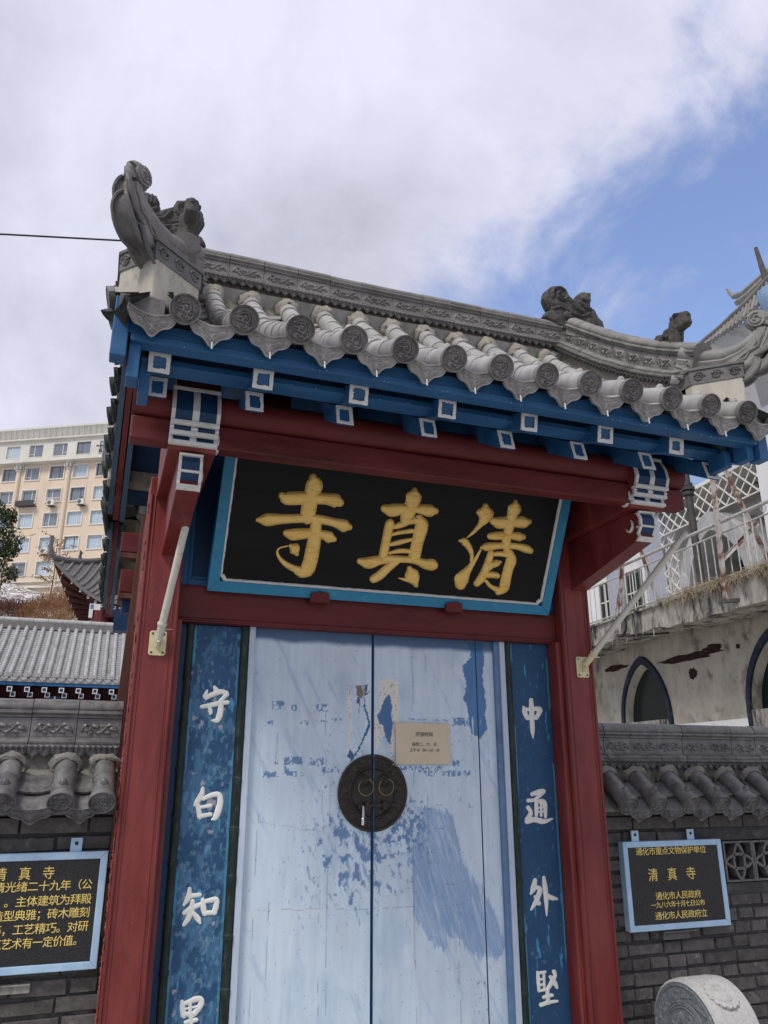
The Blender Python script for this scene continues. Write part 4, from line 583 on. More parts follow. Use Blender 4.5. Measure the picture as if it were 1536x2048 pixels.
# verge ridges: X, and a path (Y, base height)
VP = [(-.06, 4.37), (-.36, 4.115), (-.60, 3.925), (-.90, 3.715), (-1.10, 3.59), (-1.20, 3.535)]
kitv = ridge_kit(.152, M['ridge'], M['tile_dark'], .74)
for sx in (-1, 1):
    for back in (-1, 1):
        path = [(sx * (1.335 + .02 * i / 5), back * -y * (1 if back < 0 else .8) * -1 * -1, z) for i, (y, z) in enumerate(VP)]
        path = [(p[0], (-abs(p[1]) if back < 0 else abs(p[1])), p[2]) for p in path]
        m = MB(); poly = [(sx * 1.335 - .05, p[1], p[2] + .05) for p in path] + [(sx * 1.335 - .05, p[1], p[2] - .20) for p in path[::-1]]
        m.prism(poly, (.10, 0, 0))
        vr = m.build('verge_ridge', M['mortar'], gate)
        pp = path if sx * back < 0 else path[::-1]
        lay_ridge(vr, kitv, pp, .152)
# side tiles along both verges
for sx in (-1, 1):
    for cv, sg in ((CF, -1), (CB, 1)):
        n = int((cv.L - .28) / .20)
        for k in range(n + 1):
            q = .30 + k * .20; y, z, ty, tz = cv.at(q)
            W = T(sx * 1.615, sg * y, z + .01) @ RZ(90 if sx > 0 else -90) @ RX(14)
            link('disc_tile', disc_me if (k == 0 and sg < 0) else disc_dk, roof, W)
            q2 = q - .10; y, z, ty, tz = cv.at(max(.02, q2))
            W = T(sx * 1.62, sg * y, z - .005) @ RZ(90 if sx > 0 else -90) @ RX(16)
            link('drip_tile', drip_dk, roof, W)
    m = MB()
    for cv, sg in ((CF, -1), (CB, 1)):
        poly = []
        for q in np.linspace(.05, cv.L, 12): y, z, ty, tz = cv.at(q); poly.append((y, z))
        pl = [(sx * 1.42, sg * y, z + .03) for y, z in poly] + [(sx * 1.42, sg * y, z - .05) for y, z in poly[::-1]]
        m.prism(pl, (sx * .17, 0, 0))
    m.build('verge_bedding', M['tile_dark'], gate)
# corner blocks with scroll band
def swp(m, pts, w_, mi=0):
    m.cur = mi; m.tube(pts, w_, 8)
for sx in (-1, 1):
    for sy in (-1, 1):
        ky = 1 if sy < 0 else .8
        def PT(x, y, z): return (sx * x, sy * y * ky, z)
        plan = [(1.285, 1.02), (1.285, 1.25), (1.475, 1.415), (1.605, 1.27), (1.605, 1.02)]
        if sy > 0: plan = [(a, b - .05) for a, b in plan]
        m = MB(); m.prism([PT(a, b, 3.32) for a, b in plan], (0, 0, .215))
        cb = m.build('corner_block', M['cement'], gate, bevel=.01)
        m = MB(); sc = 1.035
        m.prism([PT(1.44 + (a - 1.44) * sc, 1.22 + (b - 1.22) * sc, 3.50) for a, b in plan], (0, 0, .085))
        m.prism([PT(1.44 + (a - 1.44) * 1.09, 1.22 + (b - 1.22) * 1.09, 3.578) for a, b in plan], (0, 0, .014))
        # scrolls on the front faces
        for (a0, b0), (a1, b1) in ((plan[1], plan[2]), (plan[2], plan[3])):
            A = Vector(PT(1.44 + (a0 - 1.44) * 1.05, 1.22 + (b0 - 1.22) * 1.05, 3.54)); B = Vector(PT(1.44 + (a1 - 1.44) * 1.05, 1.22 + (b1 - 1.22) * 1.05, 3.54)); d = (B - A); ln = d.length; d.normalize()
            for j in range(3):
                c = A + d * ln * (j + .5) / 3
                m.tube([c + d * a + Vector((0, 0, b)) for a, b in spiral(0, 0, .028, .003, 0, 1.9, 18)], .0058, 6)
        m.build('scroll_band', M['tile_dark'], cb, True, angle=40)
        # upswept hip end
        base = Vector(PT(1.33, 1.20, 3.60)); tipv = Vector(PT(1.615, 1.505, 3.84)); dd = Vector((tipv.x - base.x, tipv.y - base.y, 0)); LN = dd.length; dd.normalize(); sd = Vector((-dd.y, dd.x, 0))
        def H(a, z, o=0): return base + dd * a * LN + Vector((0, 0, z)) + sd * o
        m = MB()
        mid = [(-.16, .05), (.15, .0), (.42, -.005), (.64, .030), (.80, .080), (.89, .130), (.93, .168)]
        hw_ = [.10, .095, .082, .065, .050, .040, .034]
        # deep curved web
        n = len(mid); vs_ = []
        for i, (a, z) in enumerate(mid):
            a0, z0 = mid[max(0, i - 1)]; a1, z1 = mid[min(n - 1, i + 1)]; tx, tz = (a1 - a0) * LN, z1 - z0; q = math.hypot(tx, tz); nx_, nz_ = -tz / q, tx / q
            for s_, o in ((-1, .026), (-1, -.026), (1, -.026), (1, .026)):
                vs_.append(H(a + nx_ * hw_[i] * .8 * s_ / LN, z + nz_ * hw_[i] * .8 * s_, o))
        fs = [(i * 4 + k, i * 4 + (k + 1) % 4, i * 4 + 4 + (k + 1) % 4, i * 4 + 4 + k) for i in range(n - 1) for k in range(4)] + [(3, 2, 1, 0), tuple((n - 1) * 4 + k for k in range(4))]
        m.add(vs_, fs)
        # rounded mouldings on the upper and lower edge, and a wave line between
        def off(i, s_, o=0, f=.8):
            a, z = mid[i]; a0, z0 = mid[max(0, i - 1)]; a1, z1 = mid[min(n - 1, i + 1)]; tx, tz = (a1 - a0) * LN, z1 - z0; q = math.hypot(tx, tz)
            return H(a - tz / q * hw_[i] * f * s_ / LN, z + tx / q * hw_[i] * f * s_, o)
        m.tube([off(i, 1) for i in range(n)], [.046, .044, .040, .034, .028, .022, .018], 12)
        m.tube([off(i, .45) for i in range(n)], [.036, .036, .034, .03, .026, .022, .018], 8)
        m.tube([off(i, -1) for i in range(n)], [.04, .04, .036, .03, .024, .02, .016], 10)
        for s_ in (-1, 1):
            m.tube([off(i, [-.5, .1, -.55, 0, -.5, -.1, -.3][i], s_ * .030) for i in range(n)], .0075, 6)
            m.tube([off(i, [.0, -.5, .0, -.45, .0, -.4, -.2][i], s_ * .028) for i in range(n)], .006, 6)
        # curl
        cz = H(.86, .222)
        m.tube([cz + dd * (a * 1.0) + Vector((0, 0, b)) for a, b in spiral(0, 0, .052, .012, -.75, 1.6, 26)], [.026 - .012 * i / 25 for i in range(26)], 10)
        m.tube([cz + sd * .034, cz - sd * .034], .044, 14)
        # leaves sweeping back on the outer side
        for s_ in (-1, 1): m.tube([cz + sd * (.036 * s_) + dd * a_ + Vector((0, 0, b_)) for a_, b_ in spiral(0, 0, .036, .008, 1.2, 1.5, 20)], .007, 6)
        pm = MB()
        for a, z, l, h_ in ((.89, .090, .070, .095), (.80, .005, .105, .115), (.58, -.065, .100, .080)):
            pr = [(a - .12, z - h_ * .78, .5), (a + l * .30 / LN, z - h_ * .62, .95), (a + l * .78 / LN, z - h_ * .15, 1.05), (a + l * 1.0 / LN, z + h_ * .38, .95), (a + l * .98 / LN, z + h_ * .75, .62), (a + l * .88 / LN, z + h_ * .92, .2)]
            cv_ = Curve2([(p[0], p[1]) for p in pr]); ws = [p[2] for p in pr]; K = 14; vs_ = []
            for i in range(K + 1):
                x_ = i / K; idx = int(x_ * (len(cv_.p) - 1)); pa, pz = cv_.p[idx]; wd = .040 * float(np.interp(x_, np.linspace(0, 1, len(ws)), ws))
                for t_ in np.linspace(-1, 1, 7):
                    bow = .020 * (1 - t_ * t_); vs_.append(H(pa - bow * .9 / LN, pz + bow * .8, wd * t_))
                for t_ in np.linspace(1, -1, 7):
                    bow = .020 * (1 - t_ * t_); vs_.append(H(pa - .020 / LN - bow * .9 / LN, pz + .016 + bow * .8, wd * .96 * t_))
            fs_ = [(i * 14 + k, i * 14 + (k + 1) % 14, i * 14 + 14 + (k + 1) % 14, i * 14 + 14 + k) for i in range(K) for k in range(14)] + [tuple(range(14))[::-1], tuple(K * 14 + k for k in range(14))]
            pm.add(vs_, fs_)
            for sg_ in (-1, 1): pm.tube([vs_[i * 14 + (0 if sg_ < 0 else 6)] for i in range(K + 1)], .008, 6)
        pm.build('petal_ornament', M['tile_dark'], gate, True, angle=50)
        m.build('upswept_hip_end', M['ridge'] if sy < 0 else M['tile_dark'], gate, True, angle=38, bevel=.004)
# chiwen and beasts
CHI = [(-0.125, 0.072), (-0.096, 0.117), (-0.057, 0.132), (-0.079, 0.172), (-0.103, 0.231), (-0.09, 0.293), (-0.041, 0.339), (0.025, 0.358), (0.076, 0.343), (0.097, 0.289), (0.165, 0.245), (0.171, 0.305), (0.193, 0.337), (0.267, 0.347), (0.286, 0.331), (0.273, 0.222), (0.308, 0.217), (0.335, 0.157), (0.372, 0.126), (0.376, 0.07), (0.303, 0.03), (0.209, 0.0), (0.116, -.01), (0.025, -.01), (-0.03, 0.02), (-0.088, 0.045)]
def carve(name, outline, X, th, parent, mt, extra=None, res=.0062, puff=.72):
    # a thick body whose faces swell away from the outline, with carved furrows
    xs = [p[0] for p in outline]; zs = [p[1] for p in outline]
    nx = int((max(xs) - min(xs)) / res) + 3; nz = int((max(zs) - min(zs)) / res) + 3
    gx = np.linspace(min(xs) - res, max(xs) + res, nx); gz = np.linspace(min(zs) - res, max(zs) + res, nz); U, V = np.meshgrid(gx, gz)
    ins = inpoly(U, V, outline); d = seg_dist(U, V, [outline + [outline[0]]]); d = np.where(ins, d, 0)
    h = th * (puff + (1 - puff) * np.sqrt(np.clip(d / (th * .8), 0, 1))) * np.clip(d / .006 + .35, 0, 1)
    if extra is not None: h = h + ridgeh(seg_dist(U, V, extra), .012, .016) * (d > .006) - ridgeh(np.abs(seg_dist(U, V, extra) - .017), .006, .008) * (d > .01)
    h = h + (fbm(U, V, 40, 40, 3, 5) - .5) * .012 * (d > .006)
    keep = ins; idx = -np.ones(U.shape, int); vs_ = []; 
    m = MB(); cells = []
    need = np.zeros(U.shape, bool)
    for j in range(nz - 1):
        for i in range(nx - 1):
            if keep[j, i] or keep[j + 1, i] or keep[j, i + 1] or keep[j + 1, i + 1]:
                if keep[j:j + 2, i:i + 2].sum() >= 2: cells.append((j, i)); need[j:j + 2, i:i + 2] = True
    k = 0
    for j in range(nz):
        for i in range(nx):
            if need[j, i]: idx[j, i] = k; k += 1; vs_.append((U[j, i], -h[j, i] if ins[j, i] else -th * .2, V[j, i]))
    for j in range(nz):
        for i in range(nx):
            if need[j, i]: vs_.append((U[j, i], h[j, i] if ins[j, i] else th * .2, V[j, i]))
    cs = set(cells); fs = []
    for j, i in cells:
        a, b, c, e = idx[j, i], idx[j, i + 1], idx[j + 1, i + 1], idx[j + 1, i]
        fs.append((a, b, c, e)); fs.append((e + k, c + k, b + k, a + k))
        if (j - 1, i) not in cs: fs.append((b, a, a + k, b + k))
        if (j + 1, i) not in cs: fs.append((e, c, c + k, e + k))
        if (j, i - 1) not in cs: fs.append((a, e, e + k, a + k))
        if (j, i + 1) not in cs: fs.append((c, b, b + k, c + k))
    m.add(vs_, fs, X); o = m.build(name, mt, parent, True, angle=80)
    s_ = o.modifiers.new('smooth', 'SMOOTH'); s_.factor = .4; s_.iterations = 1
    return o
chx = [spiral(.02, .27, .075, .02, 3.6, -1.3, 16), [(-.06, .14), (.02, .17), (.10, .13), (.18, .12), (.25, .16)], [(.18, .25), (.23, .2), (.27, .21)], [(.10, .24), (.14, .18), (.2, .16)], spiral(.06, .10, .03, .008, 0, 1.5, 10), spiral(.25, .08, .035, .008, 1, 1.5, 10),
       [(.195, .33), (.198, .27)], [(.22, .335), (.222, .27)], [(.245, .335), (.245, .27)], [(.265, .335), (.262, .27)], [(.05, .04), (.15, .06), (.3, .08)]]
for sx in (-1, 1):
    out_ = [(sx * x, z) for x, z in CHI]
    if sx < 0: out_ = out_[::-1]
    carve('ridge_end_dragon', out_, T(sx * 1.305, -.02, 4.55), .052, gate, M['beast'], [[(sx * a, b) for a, b in c] for c in chx])
BEA = [(-0.964, 3.80), (-1.0, 3.907), (-1.031, 3.93), (-1.08, 3.907), (-1.142, 3.927), (-1.149, 3.978), (-1.208, 3.973), (-1.272, 3.948), (-1.271, 3.911), (-1.277, 3.878), (-1.256, 3.861), (-1.206, 3.86), (-1.193, 3.809), (-1.165, 3.68), (-1.119, 3.68), (-1.121, 3.78), (-1.08, 3.80), (-1.066, 3.70), (-0.987, 3.70)]
BEA = [(p[0] + 1.1, (p[1] - 3.70) * 1.16) for p in BEA]
for sx in (-1, 1):
    pts = [(p[0], p[1] * .84) for p in BEA]
    carve('seated_ridge_beast', pts[::-1], T(sx * 1.345, -1.06, 3.735) @ RZ(90), .030, gate, M['beast'],
          [[(-.15, .27), (-.10, .25)], [(-.07, .22), (-.05, .1), (-.03, .02)], [(.02, .18), (.05, .1)], spiral(-.03, .17, .03, .006, 0, 1.4, 10)], res=.0055)
# ridge stone under the beast
# --- eaves timber
def wood(name, mb, mt, bev=.004): return mb.build(name, mt, gate, bevel=bev)
m = MB(); m.box(-1.565, 1.60, -1.365, -1.325, 3.180, 3.232); wood('fascia_board', m, M['blue'])
m = MB(); m.box(-1.535, 1.575, -1.372, -1.300, 3.142, 3.177); wood('eaves_batten', m, M['blue'])
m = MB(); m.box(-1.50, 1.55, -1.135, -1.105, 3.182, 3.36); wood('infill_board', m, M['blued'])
m = MB(); m.box(-1.47, 1.53, -1.19, -1.085, 3.150, 3.180); wood('lower_batten', m, M['blue'])
# sheathing; its darker blue paints in deeper shade under the eaves
m = MB()
for y0, z0, y1, z1 in ((-1.34, 3.255, -1.13, 3.37), (-1.12, 3.25, -.02, 3.87)):
    m.prism([(-1.52, y0, z0), (-1.52, y1, z1), (-1.52, y1, z1 + .02), (-1.52, y0, z0 + .02)], (3.09, 0, 0))
m.prism([(-1.52, .02, 3.87), (-1.52, 1.02, 3.25), (-1.52, 1.02, 3.27), (-1.52, .02, 3.89)], (3.09, 0, 0))
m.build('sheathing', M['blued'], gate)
tipm = {}
def tip_mesh(w_, h, name):
    rs = random.Random(name); m = MB(); b = .0155 + rs.uniform(-.002, .003)
    n = 7; fr = []
    def side(x0, z0, x1, z1): return [(x0 + (x1 - x0) * k / n, z0 + (z1 - z0) * k / n) for k in range(n)]
    j = lambda p, a: (p[0] + rs.uniform(-a, a), p[1] + rs.uniform(-a, a))
    o_ = side(-w_ / 2, -h / 2, w_ / 2, -h / 2) + side(w_ / 2, -h / 2, w_ / 2, h / 2) + side(w_ / 2, h / 2, -w_ / 2, h / 2) + side(-w_ / 2, h / 2, -w_ / 2, -h / 2)
    sx_, sz_ = (w_ / 2 - b) / (w_ / 2), (h / 2 - b) / (h / 2); dx, dz = rs.uniform(-.003, .003), rs.uniform(-.003, .003)
    i_ = [j((x * sx_ + dx, z * sz_ + dz), .0024) for x, z in o_]; o_ = [j(p, .0010) for p in o_]; N_ = len(o_)
    vs_ = [(x, -.004, z) for x, z in o_] + [(x, -.0035, z) for x, z in i_] + [(x, .001, z) for x, z in o_] + [(x, .001, z) for x, z in i_]
    fs = []
    for k in range(N_):
        q = (k + 1) % N_; fs += [(k, q, N_ + q, N_ + k), (2 * N_ + k, 2 * N_ + q, q, k), (N_ + k, N_ + q, 3 * N_ + q, 3 * N_ + k)]
    m.add(vs_, fs); return m.mesh('end_border', M['white'])
def tip_mesh_old(w_, h, name):
    m = MB(); b = .0155
    m.box(-w_ / 2, w_ / 2, -.006, 0, h / 2 - b, h / 2); m.box(-w_ / 2, w_ / 2, -.006, 0, -h / 2, -h / 2 + b)
    m.box(-w_ / 2, -w_ / 2 + b, -.006, 0, -h / 2 + b, h / 2 - b); m.box(w_ / 2 - b, w_ / 2, -.006, 0, -h / 2 + b, h / 2 - b)
    # brushed, uneven inner edge
    rs = random.Random(name)
    for i in range(9):
        t = -w_ / 2 + b + (w_ - 2 * b) * (i + .5) / 9
        m.box(t - .004, t + .004, -.0052, 0, h / 2 - b - rs.uniform(0, .005), h / 2 - b + .001); m.box(t - .004, t + .004, -.0051, 0, -h / 2 + b - .001, -h / 2 + b + rs.uniform(0, .005))
    return m.mesh('end_border', M['white'])
T1, T2 = [tip_mesh(.086, .086, 'a%d' % k) for k in range(8)], [tip_mesh(.078, .104, 'b%d' % k) for k in range(8)]
for i, x in enumerate([-1.416 + .4235 * k for k in range(8)]):
    m = MB(); m.bar((x, -1.255, 3.125), (x, -.95, 3.245), .080, .080); a = wood('flying_rafter', m, M['blue'] if i % 3 else M['blue'], .002)
    link('end_border', T1[i], a, T(x, -1.2575, 3.123) @ RX(12))
for i, x in enumerate([-1.410 + .4115 * k for k in range(8)]):
    m = MB()
    m.prism([(x - .036, -1.115, 3.035), (x - .036, -1.085, 3.142), (x - .036, -.10, 3.70), (x - .036, -.10, 3.58)], (.072, 0, 0)); a = wood('lower_rafter', m, M['blue'], .002)
    link('end_border', T2[i], a, T(x, -1.103, 3.091) @ RX(-15.5))
# barge boards and corner end grain
for sx in (-1, 1):
    for (xo, mt, z_, th, d0) in ((1.585, 'blueg', -.10, .13, .16), (1.545, 'red', -.10, .19, .19), (1.505, 'blueg', -.11, .21, .22)):
        m = MB()
        for cv, sg in ((CF, -1), (CB, 1)):
            a = [cv.at(q)[:2] for q in np.linspace(.06 + d0, cv.L, 12)]
            m.prism([(sx * xo, sg * y, z + z_) for y, z in a] + [(sx * xo, sg * y, z + z_ - th) for y, z in a[::-1]], (sx * -.032, 0, 0))
        m.build('barge_board', M[mt], gate)
    m = MB(); m.box(*sorted((sx * 1.605, sx * 1.545)), -1.375, -1.30, 3.065, 3.325); wood('corner_board', m, M['blue'])
    m = MB(); m.box(*sorted((sx * 1.537, sx * 1.492)), -1.345, -1.25, 2.995 if sx < 0 else 3.07, 3.18); wood('corner_board', m, M['blue'])
    m = MB(); m.box(*sorted((sx * 1.487, sx * 1.445)), -1.24, -1.12, 2.985 if sx < 0 else 3.06, 3.15); wood('corner_board', m, M['blue'])
# --- purlins and beams
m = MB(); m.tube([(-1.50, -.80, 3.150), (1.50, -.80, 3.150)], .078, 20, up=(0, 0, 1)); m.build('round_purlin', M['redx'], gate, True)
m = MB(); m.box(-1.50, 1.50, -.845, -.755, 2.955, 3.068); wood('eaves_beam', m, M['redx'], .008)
m = MB(); m.tube([(-1.28, .0, 3.62), (1.50, .0, 3.62)], .09, 18); m.build('round_purlin', M['redx'], gate, True)
m = MB(); m.tube([(-1.28, .70, 3.20), (1.50, .70, 3.20)], .078, 18); m.build('round_purlin', M['redx'], gate, True)
# beam heads (cross beam ends with painted front)
headp = [(-.10, 3.245), (-.80, 3.245), (-.865, 3.215), (-.905, 3.15), (-.915, 3.09), (-.895, 3.045), (-.868, 3.035), (-.885, 3.018), (-.868, 2.998), (-.845, 2.990), (-.855, 2.965), (-.83, 2.93), (-.10, 2.93)]
for sx, xc in ((-1, -1.225), (1, 1.240)):
    hw = .107
    m = MB(); m.prism([(xc - hw, y, z) for y, z in headp], (2 * hw, 0, 0)); hd = m.build('beam_head', M['red'], gate, bevel=.004)
    # painted blue fields and white borders follow the curved face
    fr = [(y - .004, z) for y, z in headp[2:12]]
    def strip(name, x0, x1, i0, i1, mt, off, par=hd, fr=fr):
        m = MB(); a = fr[i0:i1 + 1]; vs_ = []; 
        for y, z in a: vs_ += [(x0, y - off, z), (x1, y - off, z)]
        b = len(vs_)
        for y, z in a: vs_ += [(x0, y + .012, z), (x1, y + .012, z)]
        n = len(a); fs = [(2 * i, 2 * i + 2, 2 * i + 3, 2 * i + 1) for i in range(n - 1)]
        fs += [(2 * i + 2, 2 * i, b + 2 * i, b + 2 * i + 2) for i in range(n - 1)] + [(2 * i + 1, 2 * i + 3, b + 2 * i + 3, b + 2 * i + 1) for i in range(n - 1)] + [(0, 1, b + 1, b), (2 * n - 1, 2 * n - 2, b + 2 * n - 2, b + 2 * n - 1)]
        m.add(vs_, fs); return m.build(name, mt, par, True, angle=30)
    strip('blue_field', xc - hw + .002, xc + hw - .002, 0, 8, M['blued'], 0)
    for x0, x1 in ((xc - hw - .001, xc - hw + .016), (xc - .016, xc + .014), (xc + hw - .016, xc + hw + .001)): strip('white_border', x0, x1, 0, 8, M['white'], .003)
    for z, y in ((3.218, -.868), (3.038, -.900), (2.996, -.880), (2.956, -.862)):
        m = MB(); m.box(xc - hw - .001, xc + hw + .001, y - .010, y + .02, z - .009, z + .009); m.build('white_border', M['white'], hd, bevel=.003)
    # corbel under the head
    cp = [(-.10, 2.928), (-.76, 2.928), (-.812, 2.915), (-.835, 2.875), (-.832, 2.83), (-.805, 2.795), (-.815, 2.775), (-.79, 2.755), (-.12, 2.62)]
    m = MB(); m.prism([(xc - .052, y, z) for y, z in cp], (.104, 0, 0)); co = m.build('corbel', M['red'], gate, bevel=.004)
    fr2 = [(y - .004, z) for y, z in cp[2:8]]
    strip('blue_field', xc - .050, xc + .050, 0, 3, M['blued'], 0, co, fr2)
    for x0, x1 in ((xc - .053, xc - .040), (xc + .040, xc + .053)): strip('white_border', x0, x1, 0, 5, M['white'], .003, co, fr2)
    strip('white_border', xc - .04, xc + .04, 4, 5, M['white'], .0028, co, fr2)
    for z0 in (2.906, 2.826): m = MB(); m.box(xc - .053, xc + .053, -.842, -.80, z0, z0 + .011); m.build('white_border', M['white'], co, bevel=.002)
    # white crescents on the inner flank
    xi = xc - hw - .003 if sx > 0 else xc + hw + .003
    m = MB(); c = [(-.80 + .045 * math.cos(t), 3.00 + .05 * math.sin(t)) for t in np.linspace(2.2, 5.9, 12)]
    m.tube([(xi, y, z) for y, z in c], [.003 + .008 * math.sin(math.pi * i / 11) for i in range(12)], 6); 
    xi = xc - .053 - .003 if sx > 0 else xc + .056
    c = [(-.745 + .03 * math.cos(t), 2.855 + .034 * math.sin(t)) for t in np.linspace(2.2, 5.9, 12)]
    m.tube([(xi, y, z) for y, z in c], [.003 + .006 * math.sin(math.pi * i / 11) for i in range(12)], 6); m.build('white_crescent', M['white'], hd, True)
# --- columns
for x0, x1 in ((-1.365, -1.165), (1.098, 1.302)):
    m = MB(); m.box(x0, x1, -.12, .12, 0.12, 3.05); c = wood('column', m, M['red'], .006)
    m = MB()
    for a in (x0 + .012, x1 - .012): m.tube([(a, -.120, .12), (a, -.120, 2.95)], .009, 8)
    for a in (x0 + .034, x1 - .034): m.tube([(a, -.120, .12), (a, -.120, 2.95)], .0045, 6)
    m.build('edge_moulding', M['red'], c, True)
    m = MB(); m.box(x0 - .05, x1 + .05, -.17, .17, 0.0, .12); wood('column_base', m, M['stone'], .01)
# flaked inner edge of the left column
rs = random.Random(3); m = MB()
for k in range(420):
    z = rs.uniform(.3, 2.95); s_ = rs.uniform(.004, .014); y = rs.uniform(-.118, -.06)
    m.add([(-1.366, y - s_, z - s_), (-1.366, y + s_, z - s_ * .6), (-1.366 - rs.uniform(.002, .008), y + s_ * .3, z + s_), (-1.3655, y - s_ * .8, z + s_ * 1.6)], [(0, 1, 2, 3), (3, 2, 1, 0)])
tag(m.build('flaked_paint', M['redraw'], gate), kind='stuff')
m = MB(); m.box(1.062, 1.098, -.095, .06, .12, 2.30); m.tube([(1.072, -.095, .12), (1.072, -.095, 2.29)], .008, 8); wood('jamb_moulding', m, M['red'], .004)
m = MB(); m.box(-1.165, -1.142, -.095, .06, .12, 2.30); wood('jamb_moulding', m, M['red'], .003)
# lintel
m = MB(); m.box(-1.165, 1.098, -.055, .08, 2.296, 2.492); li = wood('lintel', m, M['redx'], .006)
m = MB(); m.tube([(-1.165, -.056, 2.312), (1.098, -.056, 2.312)], .008, 8); m.tube([(-1.165, -.055, 2.478), (1.098, -.055, 2.478)], .005, 8); m.build('edge_moulding', M['redx'], li, True)
for x in (-.42, .385):
    m = MB(); m.prism([(x - .055, -.13, 2.432), (x + .055, -.13, 2.432), (x + .050, -.13, 2.484), (x + .012, -.13, 2.494), (x - .02, -.13, 2.488), (x - .052, -.13, 2.480)], (0, .08, 0)); m.build('board_peg', M['redx'], gate, bevel=.004)
# panel behind the name board
m = MB(); m.box(-1.165, 1.098, .0, .05, 2.492, 3.35); up_ = wood('upper_panel', m, M['blued'])
m = MB()
for x0, x1 in ((-1.165, -1.128), (1.062, 1.098)): m.box(x0, x1, -.04, .0, 2.492, 3.2)
m.box(-1.128, 1.062, -.035, .0, 2.492, 2.53)
for x0, x1 in ((-1.128, -1.104), (1.040, 1.062)): m.box(x0, x1, -.022, .0, 2.53, 3.2)
m.box(-1.104, 1.04, -.02, .0, 2.53, 2.552); m.build('panel_moulding', M['blue'], up_, bevel=.005)
# --- rear structure seen past the left column
m = MB(); m.box(-1.36, -1.17, 1.0, 1.2, .0, 3.0); wood('column', m, M['brown'], .006)
m = MB(); m.box(1.10, 1.30, 1.0, 1.2, .0, 3.0); wood('column', m, M['red'], .006)
for y, z0, z1, x in ((.70, 2.84, 2.965, -1.480), (.66, 2.58, 2.72, -1.462), (1.3, 2.66, 2.80, -1.462)):
    m = MB(); m.box(x, 1.45, y, y + .11, z0, z1); a = wood('tie_beam', m, M['redx'], .005)
    m = MB(); m.box(x + .002, x + .2, y + .004, y + .106, z0 - .034, z0 - .002); m.build('beam_batten', M['brown'], a)
m = MB(); m.box(-1.44, 1.4, .72, .80, 2.47, 2.57); wood('rear_panel', m, M['blued'])
m = MB(); m.box(-1.36, -1.30, .14, .95, 2.35, 2.95); wood('side_panel', m, M['brown'])
for dx in (0,):
    m = MB(); m.bar((-1.405, .45, 1.2), (-1.345, .62, 3.05), .055, .03, (0, 1, 0)); wood('side_post', m, M['brown'])
